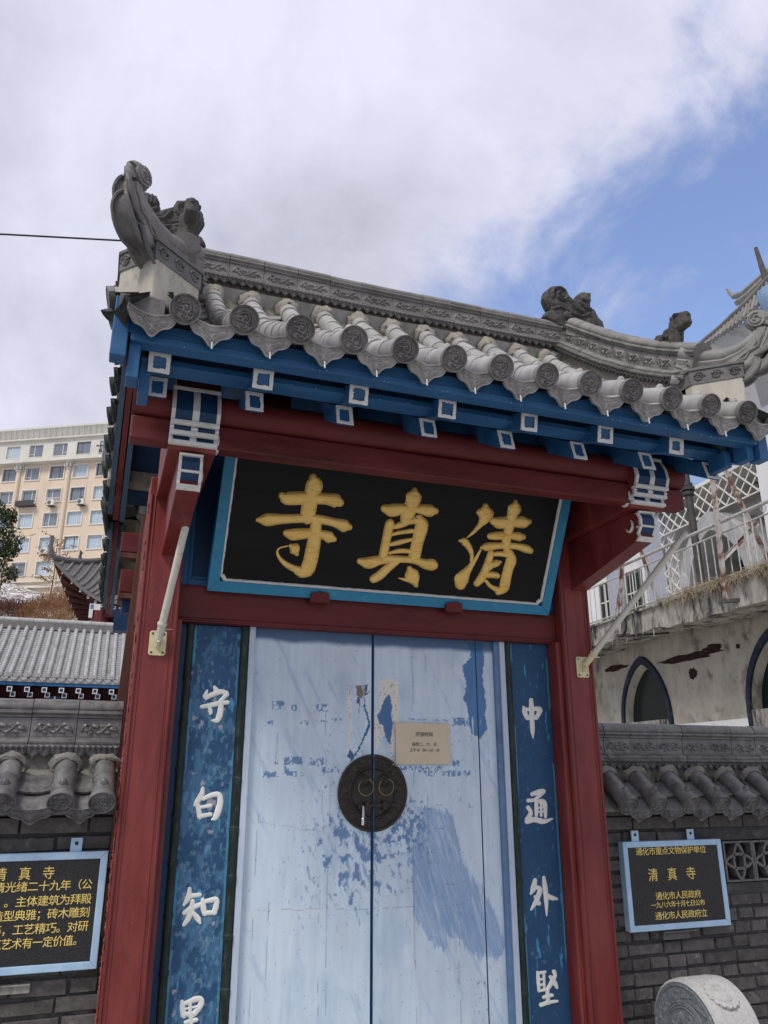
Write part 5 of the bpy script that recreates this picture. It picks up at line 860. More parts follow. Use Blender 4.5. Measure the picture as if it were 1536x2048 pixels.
# --- doors
def paint_door(X, Z):
    rng = np.random
    base = np.array([.57, .69, .80]); c = np.ones(X.shape + (3,)) * base
    n = fbm(X, Z, 9, 3.5, 6, 11); c *= (.90 + .22 * n)[..., None]
    gr = fbm(X, Z, 60, 4, 4, 21); c *= (.93 + .14 * gr)[..., None]
    def blend(mask, col): 
        nonlocal c; mk = np.clip(mask, 0, 1)[..., None]; c = c * (1 - mk) + np.array(col) * mk
    # wide faint wear of the older blue coat
    blend(sm(fbm(X, Z, 7, 4, 6, 31), .50, .75) * .30, (.30, .42, .60)); blend(sm(fbm(X + .5 * Z, Z, 22, 3, 5, 33), .62, .78) * .35, (.24, .36, .56)); blend(sm(fbm(X, Z, 5, 9, 5, 34), .56, .72) * .25, (.72, .77, .80))
    kx, kz = -.10, 1.16
    d = np.hypot((X - kx) / .34, (Z - kz) / .28)
    f = fbm(X, Z, 34, 24, 5, 41); blend(sm(f + .25 * np.exp(-(d * 1.3) ** 2) - .14 * sm(d, .7, 1.7), .71, .80) * .8, (.055, .16, .38))
    f = fbm(X + .3 * Z, Z, 60, 22, 5, 43); blend(sm(f + .15 * np.exp(-(d * .9) ** 2) - .12 * sm(d, .8, 2.0), .715, .79) * .55, (.10, .22, .42))
    d2 = np.hypot((X - .17) / .12, (Z - 1.28) / .14); blend(sm(fbm(X, Z, 50, 50, 4, 47) + .26 * np.exp(-d2 ** 2) - .12 * sm(d2, .8, 2), .70, .80) * .8, (.06, .17, .38))
    # chips and short scratches
    f = fbm(X, Z, 75, 60, 3, 51); cl = sm(fbm(X, Z, 4, 3, 3, 58), .50, .66); blend(sm(f + .07 * cl, .86, .89) * .7, (.09, .15, .25))
    f = fbm(X * 1, Z + .6 * X, 140, 18, 3, 55); blend(sm(f + .06 * cl, .84, .88) * .5, (.16, .25, .38))
    # patches with their own outline
    wx = X + (fbm(X, Z, 60, 60, 4, 61) - .5) * .018; wz = Z + (fbm(X, Z, 60, 60, 4, 65) - .5) * .018
    def P_(k, jx=wx, jz=wz): return inpoly(jx, jz, [(a / 1000, b / 1000) for a, b in WEAR[k]])
    wf = P_('wash').astype(float); br = fbm(X + .35 * Z, Z, 150, 9, 3, 71)
    wx2 = X + (fbm(X * 3, Z, 40, 3, 3, 72) - .5) * .06; wz2 = Z + (fbm(X, Z, 120, 8, 3, 73) - .5) * .09
    wf2 = P_('wash', wx2, wz2); wf = np.where(wf2, .82, wf * .4) * (.80 + .3 * (br > .42)) * (.72 + .5 * fbm(X, Z, 7, 5, 4, 74)); wf = wf * (.45 + .55 * sm(fbm(X + .3 * Z, Z, 90, 7, 3, 76) + (wf2 & P_('wash')) * .12, .42, .54))
    blend(wf * .86, (.185, .315, .56))
    blend(P_('old_blue') * sm(fbm(X, Z, 60, 6, 3, 75) + .4 * (Z > 1.86), .30, .38) * .95, (.062, .180, .410))
    pc = (.74, .72, .66)
    for k in ('peel_r', 'peel_l'):
        mk = P_(k) * 1.0; sp = fbm(X, Z, 110, 60, 4, 77); blend(mk, pc); blend(mk * sm(sp, .64, .70) * .8, (.26, .23, .20))
    mk = P_('peel_l2') * 1.0; blend(mk, (.46, .42, .39)); blend(mk * (np.sin(X * 1400 + 4 * fbm(X, Z, 30, 30, 2, 5)) > .1), (.22, .18, .16))
    for k in ('blue_r', 'blue_l', 'drip_l'): blend(P_(k) * .95, (.040, .140, .330) if k == 'blue_r' else (.025, .10, .24))
    for q in SCUFFS:
        x0, z1, x1, z0 = [v / 1000 for v in q]
        mk = (wx > x0) & (wx < x1) & (wz > z0) & (wz < z1); blend(mk * sm(fbm(X, Z, 90, 50, 4, int(x0 * 997) % 200 + 3), .44, .52) * .85, (.085, .20, .42))
    # soft-edged dark blue band along the head
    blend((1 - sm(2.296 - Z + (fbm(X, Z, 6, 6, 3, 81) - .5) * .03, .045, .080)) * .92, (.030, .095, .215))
    # hairline checks
    for x, za, zb, wd in ((-.60, .6, 1.75, .0022), (-.675, 0, 1.35, .002), (-.34, 0, 1.9, .0016), (.175, 0, 2.3, .0022), (-.30, .3, 1.5, .0014), (.42, .0, .9, .0014), (.26, 1.0, 2.2, .001)):
        lx = x + (fbm(Z, Z * 0, 3, 1, 3, 91) - .5) * .02
        blend((np.abs(X - lx) < wd) * ((Z > za) & (Z < zb)) * sm(fbm(X * 0, Z, 1, 6, 3, int(abs(x) * 100)), .40, .50) * .6, (.16, .21, .29))
    for zc_, xa, xb, sl in ((1.31, -.70, -.30, -.16), (.90, -.72, .62, -.02), (.57, .18, .60, .05), (1.08, .10, .30, .1), (.97, .10, .55, .03)):
        lz = zc_ + sl * (X - xa) + (fbm(X, X * 0, 8, 1, 4, 95) - .5) * .03
        blend(.45 * (np.abs(Z - lz) < .0012) * ((X > xa) & (X < xb)) * sm(fbm(X, Z, 9, 1, 3, 97), .42, .47), (.13, .17, .23))
    return np.clip(c, 0, 1)
DY = .022
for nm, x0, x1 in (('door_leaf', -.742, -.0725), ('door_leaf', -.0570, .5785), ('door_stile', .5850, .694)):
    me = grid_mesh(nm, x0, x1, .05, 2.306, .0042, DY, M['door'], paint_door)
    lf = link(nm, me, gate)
    m = MB(); m.box(x0, x1, DY + .001, DY + .05, .05, 2.306)
    m.box(x0, x0 + .0015, DY - .0001, DY + .001, .05, 2.306); m.build('door_core', M['pblue'], lf)
    if x0 < -.5: leftleaf = lf
    elif x0 < 0: rightleaf = lf
m = MB(); m.box(-.745, .70, .09, .10, .05, 2.31); wood('rebate_strip', m, M['blued'])
m = MB(); m.box(-.0722, -.0573, .036, .05, .05, 2.3); wood('rebate_strip', m, M['blued'], .001)
m = MB(); m.box(-.775, -.742, -.006, .06, .05, 2.300); wood('door_frame', m, M['pale'], .003)
m = MB(); m.box(.729, .763, -.006, .06, .05, 2.296); wood('door_frame', m, M['pale'], .003)
m = MB(); m.box(.695, .728, .004, .06, .05, 2.298); wood('door_frame', m, M['pblue'], .003)
# escutcheon halves
def esc_half(x0, x1, leaf):
    cx, cz, Rr = -.062, 1.446, .197
    nr, na = 46, 170; rr = np.linspace(.0, 1, nr); th = np.linspace(-math.pi / 2, math.pi / 2, na // 2)
    if x1 < cx: th = th + math.pi
    RR, TH = np.meshgrid(rr, th, indexing='ij'); px = RR * np.cos(TH); pz = RR * np.sin(TH)
    cur = []
    for k in range(16):
        a = k * 2 * math.pi / 16 + .1; c_, s_ = math.cos(a) * .80, math.sin(a) * .80
        cur += [spiral(c_, s_, .075, .015, a + k, 1.5 * (-1) ** k, 12)]
        a2 = a + math.pi / 16; cur += [[(.90 * math.cos(a2 - .12), .90 * math.sin(a2 - .12)), (.80 * math.cos(a2), .80 * math.sin(a2)), (.71 * math.cos(a2 + .1), .71 * math.sin(a2 + .1))], spiral(.74 * math.cos(a2), .74 * math.sin(a2), .045, .01, 0, 1.2, 8)]
    h = ridgeh(seg_dist(px, pz, cur), .020, 1.0) * ((RR > .68) & (RR < .92))
    h = np.where(RR > .93, 1.0, h); h = np.maximum(h, ridgeh(np.abs(RR - .655), .02, 1)); h = np.maximum(h, ridgeh(np.abs(RR - .60), .012, .6))
    h = h * .0055
    for bx in (-.115 - cx, .0 - cx): 
        dd_ = np.hypot(px * Rr - bx, pz * Rr - .062); h = np.maximum(h, .016 * np.clip(1 - (dd_ / .034) ** 2, 0, 1) ** .7)
    X_ = cx + (x1 - cx if x1 < cx else 0) * 0 + px * Rr; X_ = np.clip(X_, x0, x1)
    vs_ = [(float(X_[i, j]), float(DY - .004 - h[i, j]), float(cz + pz[i, j] * Rr)) for i in range(nr) for j in range(len(th))]
    n = len(th); fs = [(i * n + j, (i + 1) * n + j, (i + 1) * n + j + 1, i * n + j + 1) for i in range(nr - 1) for j in range(n - 1)]
    o = (nr - 1) * n; b = len(vs_); vs_ += [(vs_[o + j][0], DY, vs_[o + j][2]) for j in range(n)]
    fs += [(o + j, b + j, b + j + 1, o + j + 1) for j in range(n - 1)]
    return MB().add(vs_, fs).build('escutcheon', M['iron'], leaf, True, angle=35)
esc_half(-.27, -.0735, leftleaf); esc_half(-.056, .15, rightleaf)
for x, lf in ((-.115, leftleaf), (.0, rightleaf)):
    y0 = DY - .018
    m = MB(); m.lathe([(.034, .02), (.030, .012), (.018, .004), (.012, .0), (.011, -.012), (.015, -.018), (.016, -.026), (.011, -.031), (.002, -.032)], 20, T(x, y0, 1.508) @ RX(-90) @ Matrix.Scale(1, 4)); m.build('knob', M['iron'], lf, True)
    m = MB(); cxx = x + .006; m.tube([(cxx + .042 * math.sin(t), DY - .030 - .004 * math.cos(t), 1.474 + .042 * math.cos(t)) for t in np.linspace(0, 2 * math.pi, 40, endpoint=False)], .0028, 8, closed=True, up=(0, 1, 0)); m.build('ring', M['brass'], lf, True)
m = MB(); m.box(-.112, .035, DY - .020, DY - .010, 1.372, 1.392); m.box(-.112, -.092, DY - .026, DY - .004, 1.352, 1.400); m.box(-.012, .014, DY - .027, DY - .004, 1.360, 1.406); m.box(.036, .066, DY - .022, DY - .006, 1.374, 1.392); m.box(.014, .030, DY - .024, DY - .010, 1.376, 1.390)
m.build('hasp_bar', M['iron'], rightleaf, bevel=.002)
m = MB(); m.box(-.150, -.128, DY - .02, DY - .004, 1.365, 1.390); m.build('staple', M['iron'], leftleaf, bevel=.003)
# padlock
pd = thing('padlock', 'small steel padlock hanging open-shackled from the round iron door plate', 'padlock', (-.128, -.012, 1.30))
pd['label'] = 'small steel padlock hanging from the hasp of the round iron door plate'
m = MB(); X = T(-.124, -.012, 1.303) @ RZ(58) @ RY(4); m.box(-.018, .018, -.0075, .0075, -.018, .016, X); m.build('lock_body', M['chrome'], pd, bevel=.003)
X = T(-.126, -.012, 1.303) @ RZ(58) @ RY(4)
m = MB(); m.tube([X @ Vector(p) for p in [(-.012, 0, .014), (-.012, 0, .070)] + [(-.012 * math.cos(t), 0, .070 + .012 * math.sin(t)) for t in np.linspace(.2, 2.9, 8)] + [(.012, 0, .070), (.012, 0, .014)]], .003, 8, up=(0, 1, 0)); m.build('shackle', M['chrome'], pd, True)
# notice
def sheet(x0, x1, z0, z1, y):
    nx, nz = 30, 24; vs_ = []
    for j in range(nz):
        for i in range(nx):
            u = i / (nx - 1); v = j / (nz - 1); x = x0 + (x1 - x0) * u; z = z0 + (z1 - z0) * v
            d_ = .0022 * math.sin(u * 5 + 1.2) * (1 - v) + .0016 * math.exp(-((v - .13 - .05 * u) / .02) ** 2) + .001 * math.sin(u * 17 + v * 9)
            vs_.append((x + .003 * (1 - v), y - .002 - abs(d_), z))
    return vs_, grid_faces(nx, nz)
nt_ = thing('paper_notice', 'buff paper notice with printed opening hours taped beside the round iron door plate', 'notice', (.23, -.004, 1.6))
vs_, fs = sheet(.066, .394, 1.592, 1.812, DY - .0095); m = MB(); m.add(vs_, fs); m.add([(a, b + .0006, c) for a, b, c in vs_], [f[::-1] for f in fs]); m.build('sheet', M['paper'], nt_, True)
NX = .236
for s_, z, sz in (('开放时间', 1.742, .0265), ('每周二、六、日', 1.690, .0215), ('上午 8：30—12：30', 1.660, .0205)):
    me = text_mesh(s_, sz, .0002, 0); me.materials.append(M['ink']); link('printed_line', me, nt_, T(NX + .002, DY - .0160, z) @ RX(90))
m = MB(); rs = random.Random(5)
for k in range(7):
    a = (.045 + rs.uniform(0, .03), 1.605 + rs.uniform(-.03, .02)); b = (a[0] + rs.uniform(.01, .04), a[1] + rs.uniform(-.012, .02)); m.bar((a[0], DY - .016, a[1]), (b[0], DY - .019, b[1]), .0012, .0018)
m.build('tape_shreds', M['white'], nt_)
# --- couplets
def ribbon(m, st, fy, X, hgt, k, dome=True):
    vs_ = []; n = 9
    for a in st:
        l = Vector((a[0] / 1000, 0, a[1] / 1000)); r_ = Vector((a[2] / 1000, 0, a[3] / 1000)); wd = (r_ - l).length
        hh = hgt * min(1, wd / (hgt * 3.2)) 
        for i in range(n):
            t = -1 + 2 * i / (n - 1); t = math.copysign(abs(t) ** .7, t); p = l.lerp(r_, (t + 1) / 2); y = -hh * (1 - abs(t) ** 3.2) - .0003 * k
            if i in (0, n - 1): y = .0008
            vs_.append((p.x, y, p.z))
    m_ = len(st); fs = [(i * n + j, i * n + j + 1, (i + 1) * n + j + 1, (i + 1) * n + j) for i in range(m_ - 1) for j in range(n - 1)]
    # orientation
    A, B, C_ = Vector(vs_[0 * n]), Vector(vs_[n - 1]), Vector(vs_[n * (m_ // 2)])
    if (B - A).cross(Vector(vs_[n * (m_ // 2)]) - A).y > 0: fs = [f[::-1] for f in fs]
    m.add(vs_, fs, X)
def paint_coup(seed, worn, x0, x1, chars):
    def f_(X, Z):
        c = np.ones(X.shape + (3,)) * np.array([.018, .072, .165]); c *= (.85 + .35 * fbm(X, Z, 14, 6, 5, seed))[..., None]
        def blend(mask, col):
            nonlocal c; mk = np.clip(mask, 0, 1)[..., None]; c = c * (1 - mk) + np.array(col) * mk
        h = fbm(X, Z, 26, 14, 6, seed + 7, .65)
        low = sm(2.05 - Z, 0, .5) if worn else 0
        near = np.zeros(X.shape)
        for cx, cz in chars: near = np.maximum(near, np.exp(-(np.hypot((X - cx) / .11, (Z - cz) / .12)) ** 2))
        blend(sm(h + (.09 * low if worn else -.08) + near * (.11 if worn else .03), .56, .74) * (.60 if worn else .15), (.075, .21, .36))
        blend(sm(fbm(X, Z, 70, 40, 4, seed + 13) + (.05 * low if worn else -.08) + near * .08, .64, .76) * (.45 if worn else .3), (.19, .34, .46))
        st = sm(fbm(X, Z, 40, 8, 4, seed + 17) + near * (.10 if worn else .07), .745, .79); blend(st * .8, (.07, .33, .56))
        if worn: blend(sm(fbm(X, Z, 30, 22, 4, seed + 23) + near * .14, .80, .86) * .8, (.42, .38, .42))
        e = np.minimum(X - x0, x1 - X); blend((e < .006 + .01 * fbm(X, Z, 10, 10, 3, seed + 3)) * sm(fbm(X, Z, 5, 3, 3, seed + 31), .45, .5) * .7, (.08, .30, .46))
        return np.clip(c, 0, 1)
    return f_
lc = [(-.955, 1.86), (-.96, 1.42), (-.96, .96), (-.96, .50)]; rc = [(.93, 1.77), (.93, 1.37), (.93, .98), (.94, .62)]
for nm, x0, x1, B1, B2, chars, cd, worn, lab in (
        ('couplet_panel', -1.066, -.822, (-1.1075, -1.064), (-.822, -.776), lc, LEFT_CHARS, True, 'worn blue couplet board with white brush characters and bamboo edges, left of the door'),
        ('couplet_panel', .805, 1.059, (.764, .806), (1.059, 1.107), rc, RIGHT_CHARS, False, 'smooth dark blue couplet board with white brush characters and bamboo edges, right of the door')):
    t = thing(nm, lab, 'couplet board', ((x0 + x1) / 2, 0, .05), 'couplet boards flanking the door')
    me = grid_mesh('board', x0, x1, .05, 2.292, .0045, .004, M['coup'], paint_coup(101 if worn else 207, worn, x0, x1, chars)); bd = link('board', me, t)
    m = MB(); m.box(B1[0] - .03, B2[1], .006, .05, .05, 2.292); m.build('backing', M['blued'], t)
    for j, (b0, b1) in enumerate((B1, B2)):
        m = MB(); xc = (b0 + b1) / 2; r0 = (b1 - b0) / 2; pts = []; rr = []; z = .05; rs = random.Random(int(xc * 100)); zn = .05 + rs.uniform(.05, .2)
        while z < 2.292:
            pts.append((xc + .002 * math.sin(z * 5), .002, z)); rr.append(r0 * .90); nxt = min(2.292, zn)
            if nxt >= 2.292: break
            pts += [(xc, .002, nxt - .014), (xc, .002, nxt - .006), (xc, .002, nxt), (xc, .002, nxt + .006), (xc, .002, nxt + .014)]; rr += [r0 * .9, r0 * 1.12, r0 * 1.0, r0 * 1.14, r0 * .88]
            z = nxt + .016; zn = z + rs.uniform(.19, .27)
        pts.append((xc, .002, 2.292)); rr.append(r0 * .9)
        m.tube(pts, rr, 12, up=(0, 1, 0)); m.build('bamboo_edge', M['bamboo'], t, True, angle=60)
    for k, sts in cd.items():
        m = MB()
        for q, st in enumerate(sts): ribbon(m, st, 0, T(0, .0035, 0), .0035, q)
        m.build('painted_character', M['white2'], t, True, angle=50)
# --- name board
pq = thing('name_board', 'black lacquered name board with three raised gold brush characters above the door', 'sign', (0, -.08, 2.48))
th_ = math.degrees(math.atan2(.37, .69))
PX = T(0, -.08, 2.48) @ RX(th_)
def onb(m, name, mt, sm_=False, bev=.003, **k): return m.build(name, mt, pq, sm_, bevel=bev, **k)
HW, HH = 1.028, .80
m = MB(); m.box(-HW + .05, HW - .05, .0, .03, .045, HH - .05, PX); onb(m, 'backing', M['black'])
m = MB()
for k in range(3): m.box(-HW + .055, HW - .055, -.0012 - .0005 * (k % 2), .0, .045 + k * .25, .045 + (k + 1) * .25 - .0012, PX)
onb(m, 'lacquered_board', M['black'], bev=.001)
m = MB()
def fr_side(poly): m.prism([(a, -.028, b) for a, b in poly], (0, .075, 0), PX)
fr_side([(-HW, -.012), (HW, -.012), (HW - .058, .046), (-HW + .058, .046)]); fr_side([(-HW, HH), (-HW + .058, HH - .058), (HW - .058, HH - .058), (HW, HH)])
fr_side([(-HW, -.012), (-HW + .058, .046), (-HW + .058, HH - .058), (-HW, HH)]); fr_side([(HW, -.012), (HW, HH), (HW - .058, HH - .058), (HW - .058, .046)])
onb(m, 'frame', M['teal'])
m = MB(); a = HW - .058; c_ = .028; zb, zt = .046, HH - .058
path = []
for sx, sz in ((-1, 0), (1, 0), (1, 1), (-1, 1)):
    x = sx * a; z = zb if sz == 0 else zt; dz = 1 if sz == 0 else -1
    if (sx, sz) in ((-1, 0), (1, 1)): path += [(x, z + dz * c_ * 1.1), (x - sx * c_ * .5, z + dz * c_ * .9), (x - sx * c_ * .9, z + dz * c_ * .4), (x - sx * c_ * 1.1, z)]
    else: path += [(x - sx * c_ * 1.1, z), (x - sx * c_ * .9, z + dz * c_ * .4), (x - sx * c_ * .5, z + dz * c_ * .9), (x, z + dz * c_ * 1.1)]
fine = []
for i in range(len(path)):
    p, q = path[i], path[(i + 1) % len(path)]; n = max(1, int(math.hypot(q[0] - p[0], q[1] - p[1]) / .02))
    fine += [(p[0] + (q[0] - p[0]) * k / n + random.uniform(-.0014, .0014), p[1] + (q[1] - p[1]) * k / n + random.uniform(-.0014, .0014)) for k in range(n)]
m.tube([PX @ Vector((x, -.006, z)) for x, z in fine], .0125, 8, closed=True, up=PX.to_3x3() @ Vector((0, 1, 0))); onb(m, 'white_bead', M['white'], True, bev=0)
for k, sts in GOLD.items():
    m = MB()
    for q, st in enumerate(sts): ribbon(m, st, 0, PX @ T(0, -.0016, 0), .016, q)
    m.build('gold_character', M['gold'], pq, True, angle=50)
# --- flag pole holders
def pole(x, y, z, top, lab):
    t = thing('flag_pole_holder', lab, 'flag holder', (x, y, z), 'plastic flag pole holders on the columns')
    m = MB(); w2, h2 = .042, .062; pl = []
    for sx, sz in ((1, -1), (1, 1), (-1, 1), (-1, -1)):
        for q in range(5):
            an = math.atan2(sz, sx) - math.pi / 4 * 0 + 0; t_ = (q / 4 - .5) * math.pi / 2 * (1)
            ang = {(1, -1): -math.pi / 4, (1, 1): math.pi / 4, (-1, 1): 3 * math.pi / 4, (-1, -1): 5 * math.pi / 4}[(sx, sz)] + t_
            pl.append((x + sx * (w2 - .014) + .014 * math.cos(ang), y, z + sz * (h2 - .014) + .014 * math.sin(ang)))
    m.prism(pl, (0, -.010, 0)); pt = m.build('wall_plate', M['cream'], t, bevel=.003)
    m = MB()
    for sx in (-1, 1):
        for sz in (-1, 1): m.lathe([(.0055, 0), (.0055, .002), (.003, .003)], 10, T(x + sx * .028, y - .0103, z + sz * .047) @ RX(90))
    m.build('screw', M['darkiron'], pt, True)
    b = Vector((x, y - .02, z + .0)); d = (Vector(top) - b).normalized()
    m = MB(); m.prism([(x - .006, y - .01, z - .03), (x - .006, y - .05, z + .0), (x - .006, y - .03, z + .03), (x - .006, y - .01, z + .03)], (.012, 0, 0)); m.tube([b + d * .01, b + d * .10], [.018, .021], 16); m.tube([b + d * .095, b + d * .107], .0245, 16); m.build('socket', M['cream'] if x > 0 else M['pipe'], t, True, angle=40)
    m = MB(); m.tube([b + d * .04, Vector(top)], .0185, 18, cap=False); m.tube([Vector(top), b + d * .04], .0150, 18, cap=True); m.build('tube', M['pipe'], t, True, angle=50)
    m = MB(); m.tube([b + d * .075 + Vector((.02, 0, 0)), b + d * .075 + Vector((.055, -.003, .0))], .0025, 6); m.build('pin', M['chrome'], t)
pole(-1.256, -.12, 2.165, (-1.155, -.62, 3.010), 'flag holder with a long slanting grey-white tube on the left red column')
pole(1.219, -.12, 2.150, (1.70, -.60, 2.915), 'flag holder with a slanting grey-white tube on the right red column')

# ================================================================ REAR PORCH ROOF (second gable behind the gate)
rp = thing('rear_porch', 'second tiled gable with blue barge boards directly behind the gate, seen past the left eaves', 'porch', (0, 2.45, 0))
CR = Curve2([(.05, 4.05), (.35, 3.83), (.70, 3.58), (1.0, 3.39), (1.30, 3.24)])
def fr2_(x, q, sgn):
    y, z, ty, tz = CR.at(q); up = Vector((0, ty * sgn, tz)); xd = Vector((1, 0, 0)) if sgn < 0 else Vector((-1, 0, 0)); nz = xd.cross(up)
    return Matrix(((xd.x, up.x, nz.x, x), (xd.y, up.y, nz.y, 2.48 + sgn * y), (xd.z, up.z, nz.z, z), (0, 0, 0, 1)))
m = MB()
for sg in (-1, 1):
    a = [CR.at(q)[:2] for q in np.linspace(.1, CR.L, 12)]; m.prism([(-1.58, 2.48 + sg * y, z - .06) for y, z in a] + [(-1.58, 2.48 + sg * y, z - .1) for y, z in a[::-1]], (3.16, 0, 0))
rroof = m.build('roof', M['mortar'], rp)
trm = MB()
for k in range(9):
    y0, z0, _, _ = CR.at(CR.L * k / 9); y1, z1, _, _ = CR.at(CR.L * (k + 1) / 9); trm.tube([(0, y0, z0), (0, y1, z1)], [.055, .050], 12)
trm = trm.mesh('tile_row', M['tile'], True, 45)
for x in ROWS:
    for sg in (-1, 1): link('tile_row', trm, rroof, T(x, 2.48, 0) if sg > 0 else T(x, 2.48, 0) @ RZ(180))
m = MB(); m.box(-1.5, 1.5, 2.42, 2.54, 3.9, 4.28); m.tube([(-1.5, 2.48, 4.28), (1.5, 2.48, 4.28)], .065, 12); m.build('ridge', M['ridge'], rp, True)
for sg in (-1, 1):
    n = int((CR.L - .1) / .19)
    for k in range(n + 1):
        y, z, ty, tz = CR.at(.06 + k * .19); link('disc_tile', disc_dk, rroof, T(-1.60, 2.48 + sg * y, z + .01) @ RZ(-90) @ RX(14))
        y, z, ty, tz = CR.at(max(.01, .06 + k * .19 - .095)); link('drip_tile', drip_dk, rroof, T(-1.605, 2.48 + sg * y, z - .005) @ RZ(-90) @ RX(16))
for xo, mt, z_, th, d0 in ((1.575, 'blueg', -.08, .12, .03), (1.540, 'red', -.08, .18, .06), (1.505, 'blueg', -.09, .20, .10)):
    m = MB()
    for sg in (-1, 1):
        a = [CR.at(q)[:2] for q in np.linspace(d0, CR.L, 12)]; m.prism([(-xo, 2.48 + sg * y, z + z_) for y, z in a] + [(-xo, 2.48 + sg * y, z + z_ - th) for y, z in a[::-1]], (.032, 0, 0))
    m.build('barge_board', M[mt], rp)
m = MB(); m.box(-1.20, 1.34, 2.3, 3.5, 0, 3.3); m.build('wall', M['brown'], rp)
m = MB(); m.box(-1.46, -1.30, 3.3, 3.46, 2.78, 2.98); m.build('painted_bracket', M['blued'], rp)

def chips(name, spots, mt, parent):
    rs = random.Random(name); m = MB()
    for (x0, x1, z0, z1, y, n, smax) in spots:
        for _ in range(n):
            x, z = rs.uniform(x0, x1), rs.uniform(z0, z1); a, b = rs.uniform(.0015, smax), rs.uniform(.002, smax * 1.7); k = rs.randint(5, 8)
            m.add([(x + a * math.cos(6.283 * i / k) * rs.uniform(.5, 1.2), y - .0006, z + b * math.sin(6.283 * i / k) * rs.uniform(.5, 1.2)) for i in range(k)], [tuple(range(k))])
    o = m.build(name, mt, parent); o['kind'] = 'stuff'; return o
chips('paint_chips', [(-1.34, -1.18, .3, 2.9, -.1202, 26, .004), (-1.33, -1.30, 1.55, 1.85, -.1202, 7, .005), (1.11, 1.29, .3, 2.7, -.1202, 16, .0035), (-1.15, 1.08, 2.31, 2.48, -.0552, 14, .0035), (-1.2, 1.2, 2.96, 3.06, -.8452, 12, .004)], M['redraw'], gate)
chips('dark_stains', [(-1.36, -1.17, .3, 2.9, -.1201, 12, .006), (-1.5, 1.5, 3.185, 3.23, -1.3652, 22, .005), (-1.5, 1.5, 3.145, 3.172, -1.3722, 14, .004)], M['darkiron'], gate)
chips('pale_scuffs', [(-1.5, 1.55, 3.182, 3.23, -1.3653, 6, .0025), (-1.5, 1.55, 3.144, 3.150, -1.3723, 26, .0025), (-1.4, 1.5, 3.152, 3.156, -1.1903, 14, .0022)], M['sframe'], gate)


# ================================================================ SIDE WALLS
g = MB(); g.add([(-400, -60, 0), (400, -60, 0), (400, 400, 0), (-400, 400, 0)], [(0, 1, 2, 3)])
gr = g.build('ground', M['ground']); tag(gr, kind='structure')
def brick_meshes(mt, n=7):
    o = []
    for wd in (.232, .112):
        L_ = []
        for k in range(n):
            rs = random.Random(k * 13 + int(wd * 1000)); m = MB(); h = .060; c = .004
            def j(a): return a + rs.uniform(-.0035, .0035)
            x0, x1, z0, z1 = j(0), wd + rs.uniform(-.003, .003), j(0), h + rs.uniform(-.003, .003)
            vs_ = [(x0, .0, z0), (x1, .0, z0 + rs.uniform(-.002, .002)), (x1, 0, z1), (x0, 0, z1 + rs.uniform(-.002, .002))]
            fr = [(j(x0 + c), -.010, j(z0 + c)), (x1 - c, -.010 + rs.uniform(-.002, .002), j(z0 + c)), (j(x1 - c), -.010, z1 - c), (x0 + c, -.010 + rs.uniform(-.002, .002), j(z1 - c))]
            back = [(x, .03, z) for x, y, z in vs_]
            m.add(vs_ + fr + back, [(4, 5, 6, 7), (0, 1, 5, 4), (1, 2, 6, 5), (2, 3, 7, 6), (3, 0, 4, 7), (8, 9, 1, 0), (9, 10, 2, 1), (10, 11, 3, 2), (11, 8, 0, 3)])
            L_.append(m.mesh('brick', mt))
        o.append(L_)
    return o
BR = brick_meshes(M['brick'])
ledge_me = [MB().box(0, .232 + .0, -.0, .10, 0, .072).mesh('ledge_brick', M['brick']) for _ in range(1)]
kitw = ridge_kit(.205, M['wall_tile'], M['wall_tile'], .86)
kitl = ridge_kit(.222, M['wall_tile'], M['wall_tile'], .86)
tw = tube_tile_mesh(.13, .053, M['wall_tile']); dw = disc_tile_mesh(.125, .053, .060, M['wall_tile'], M['wall_tile'])
pw = pan_tile_mesh(.11, .096, M['wall_tile']); drw = drip_tile_mesh(.11, .098, M['wall_tile'], M['wall_tile'], .085)
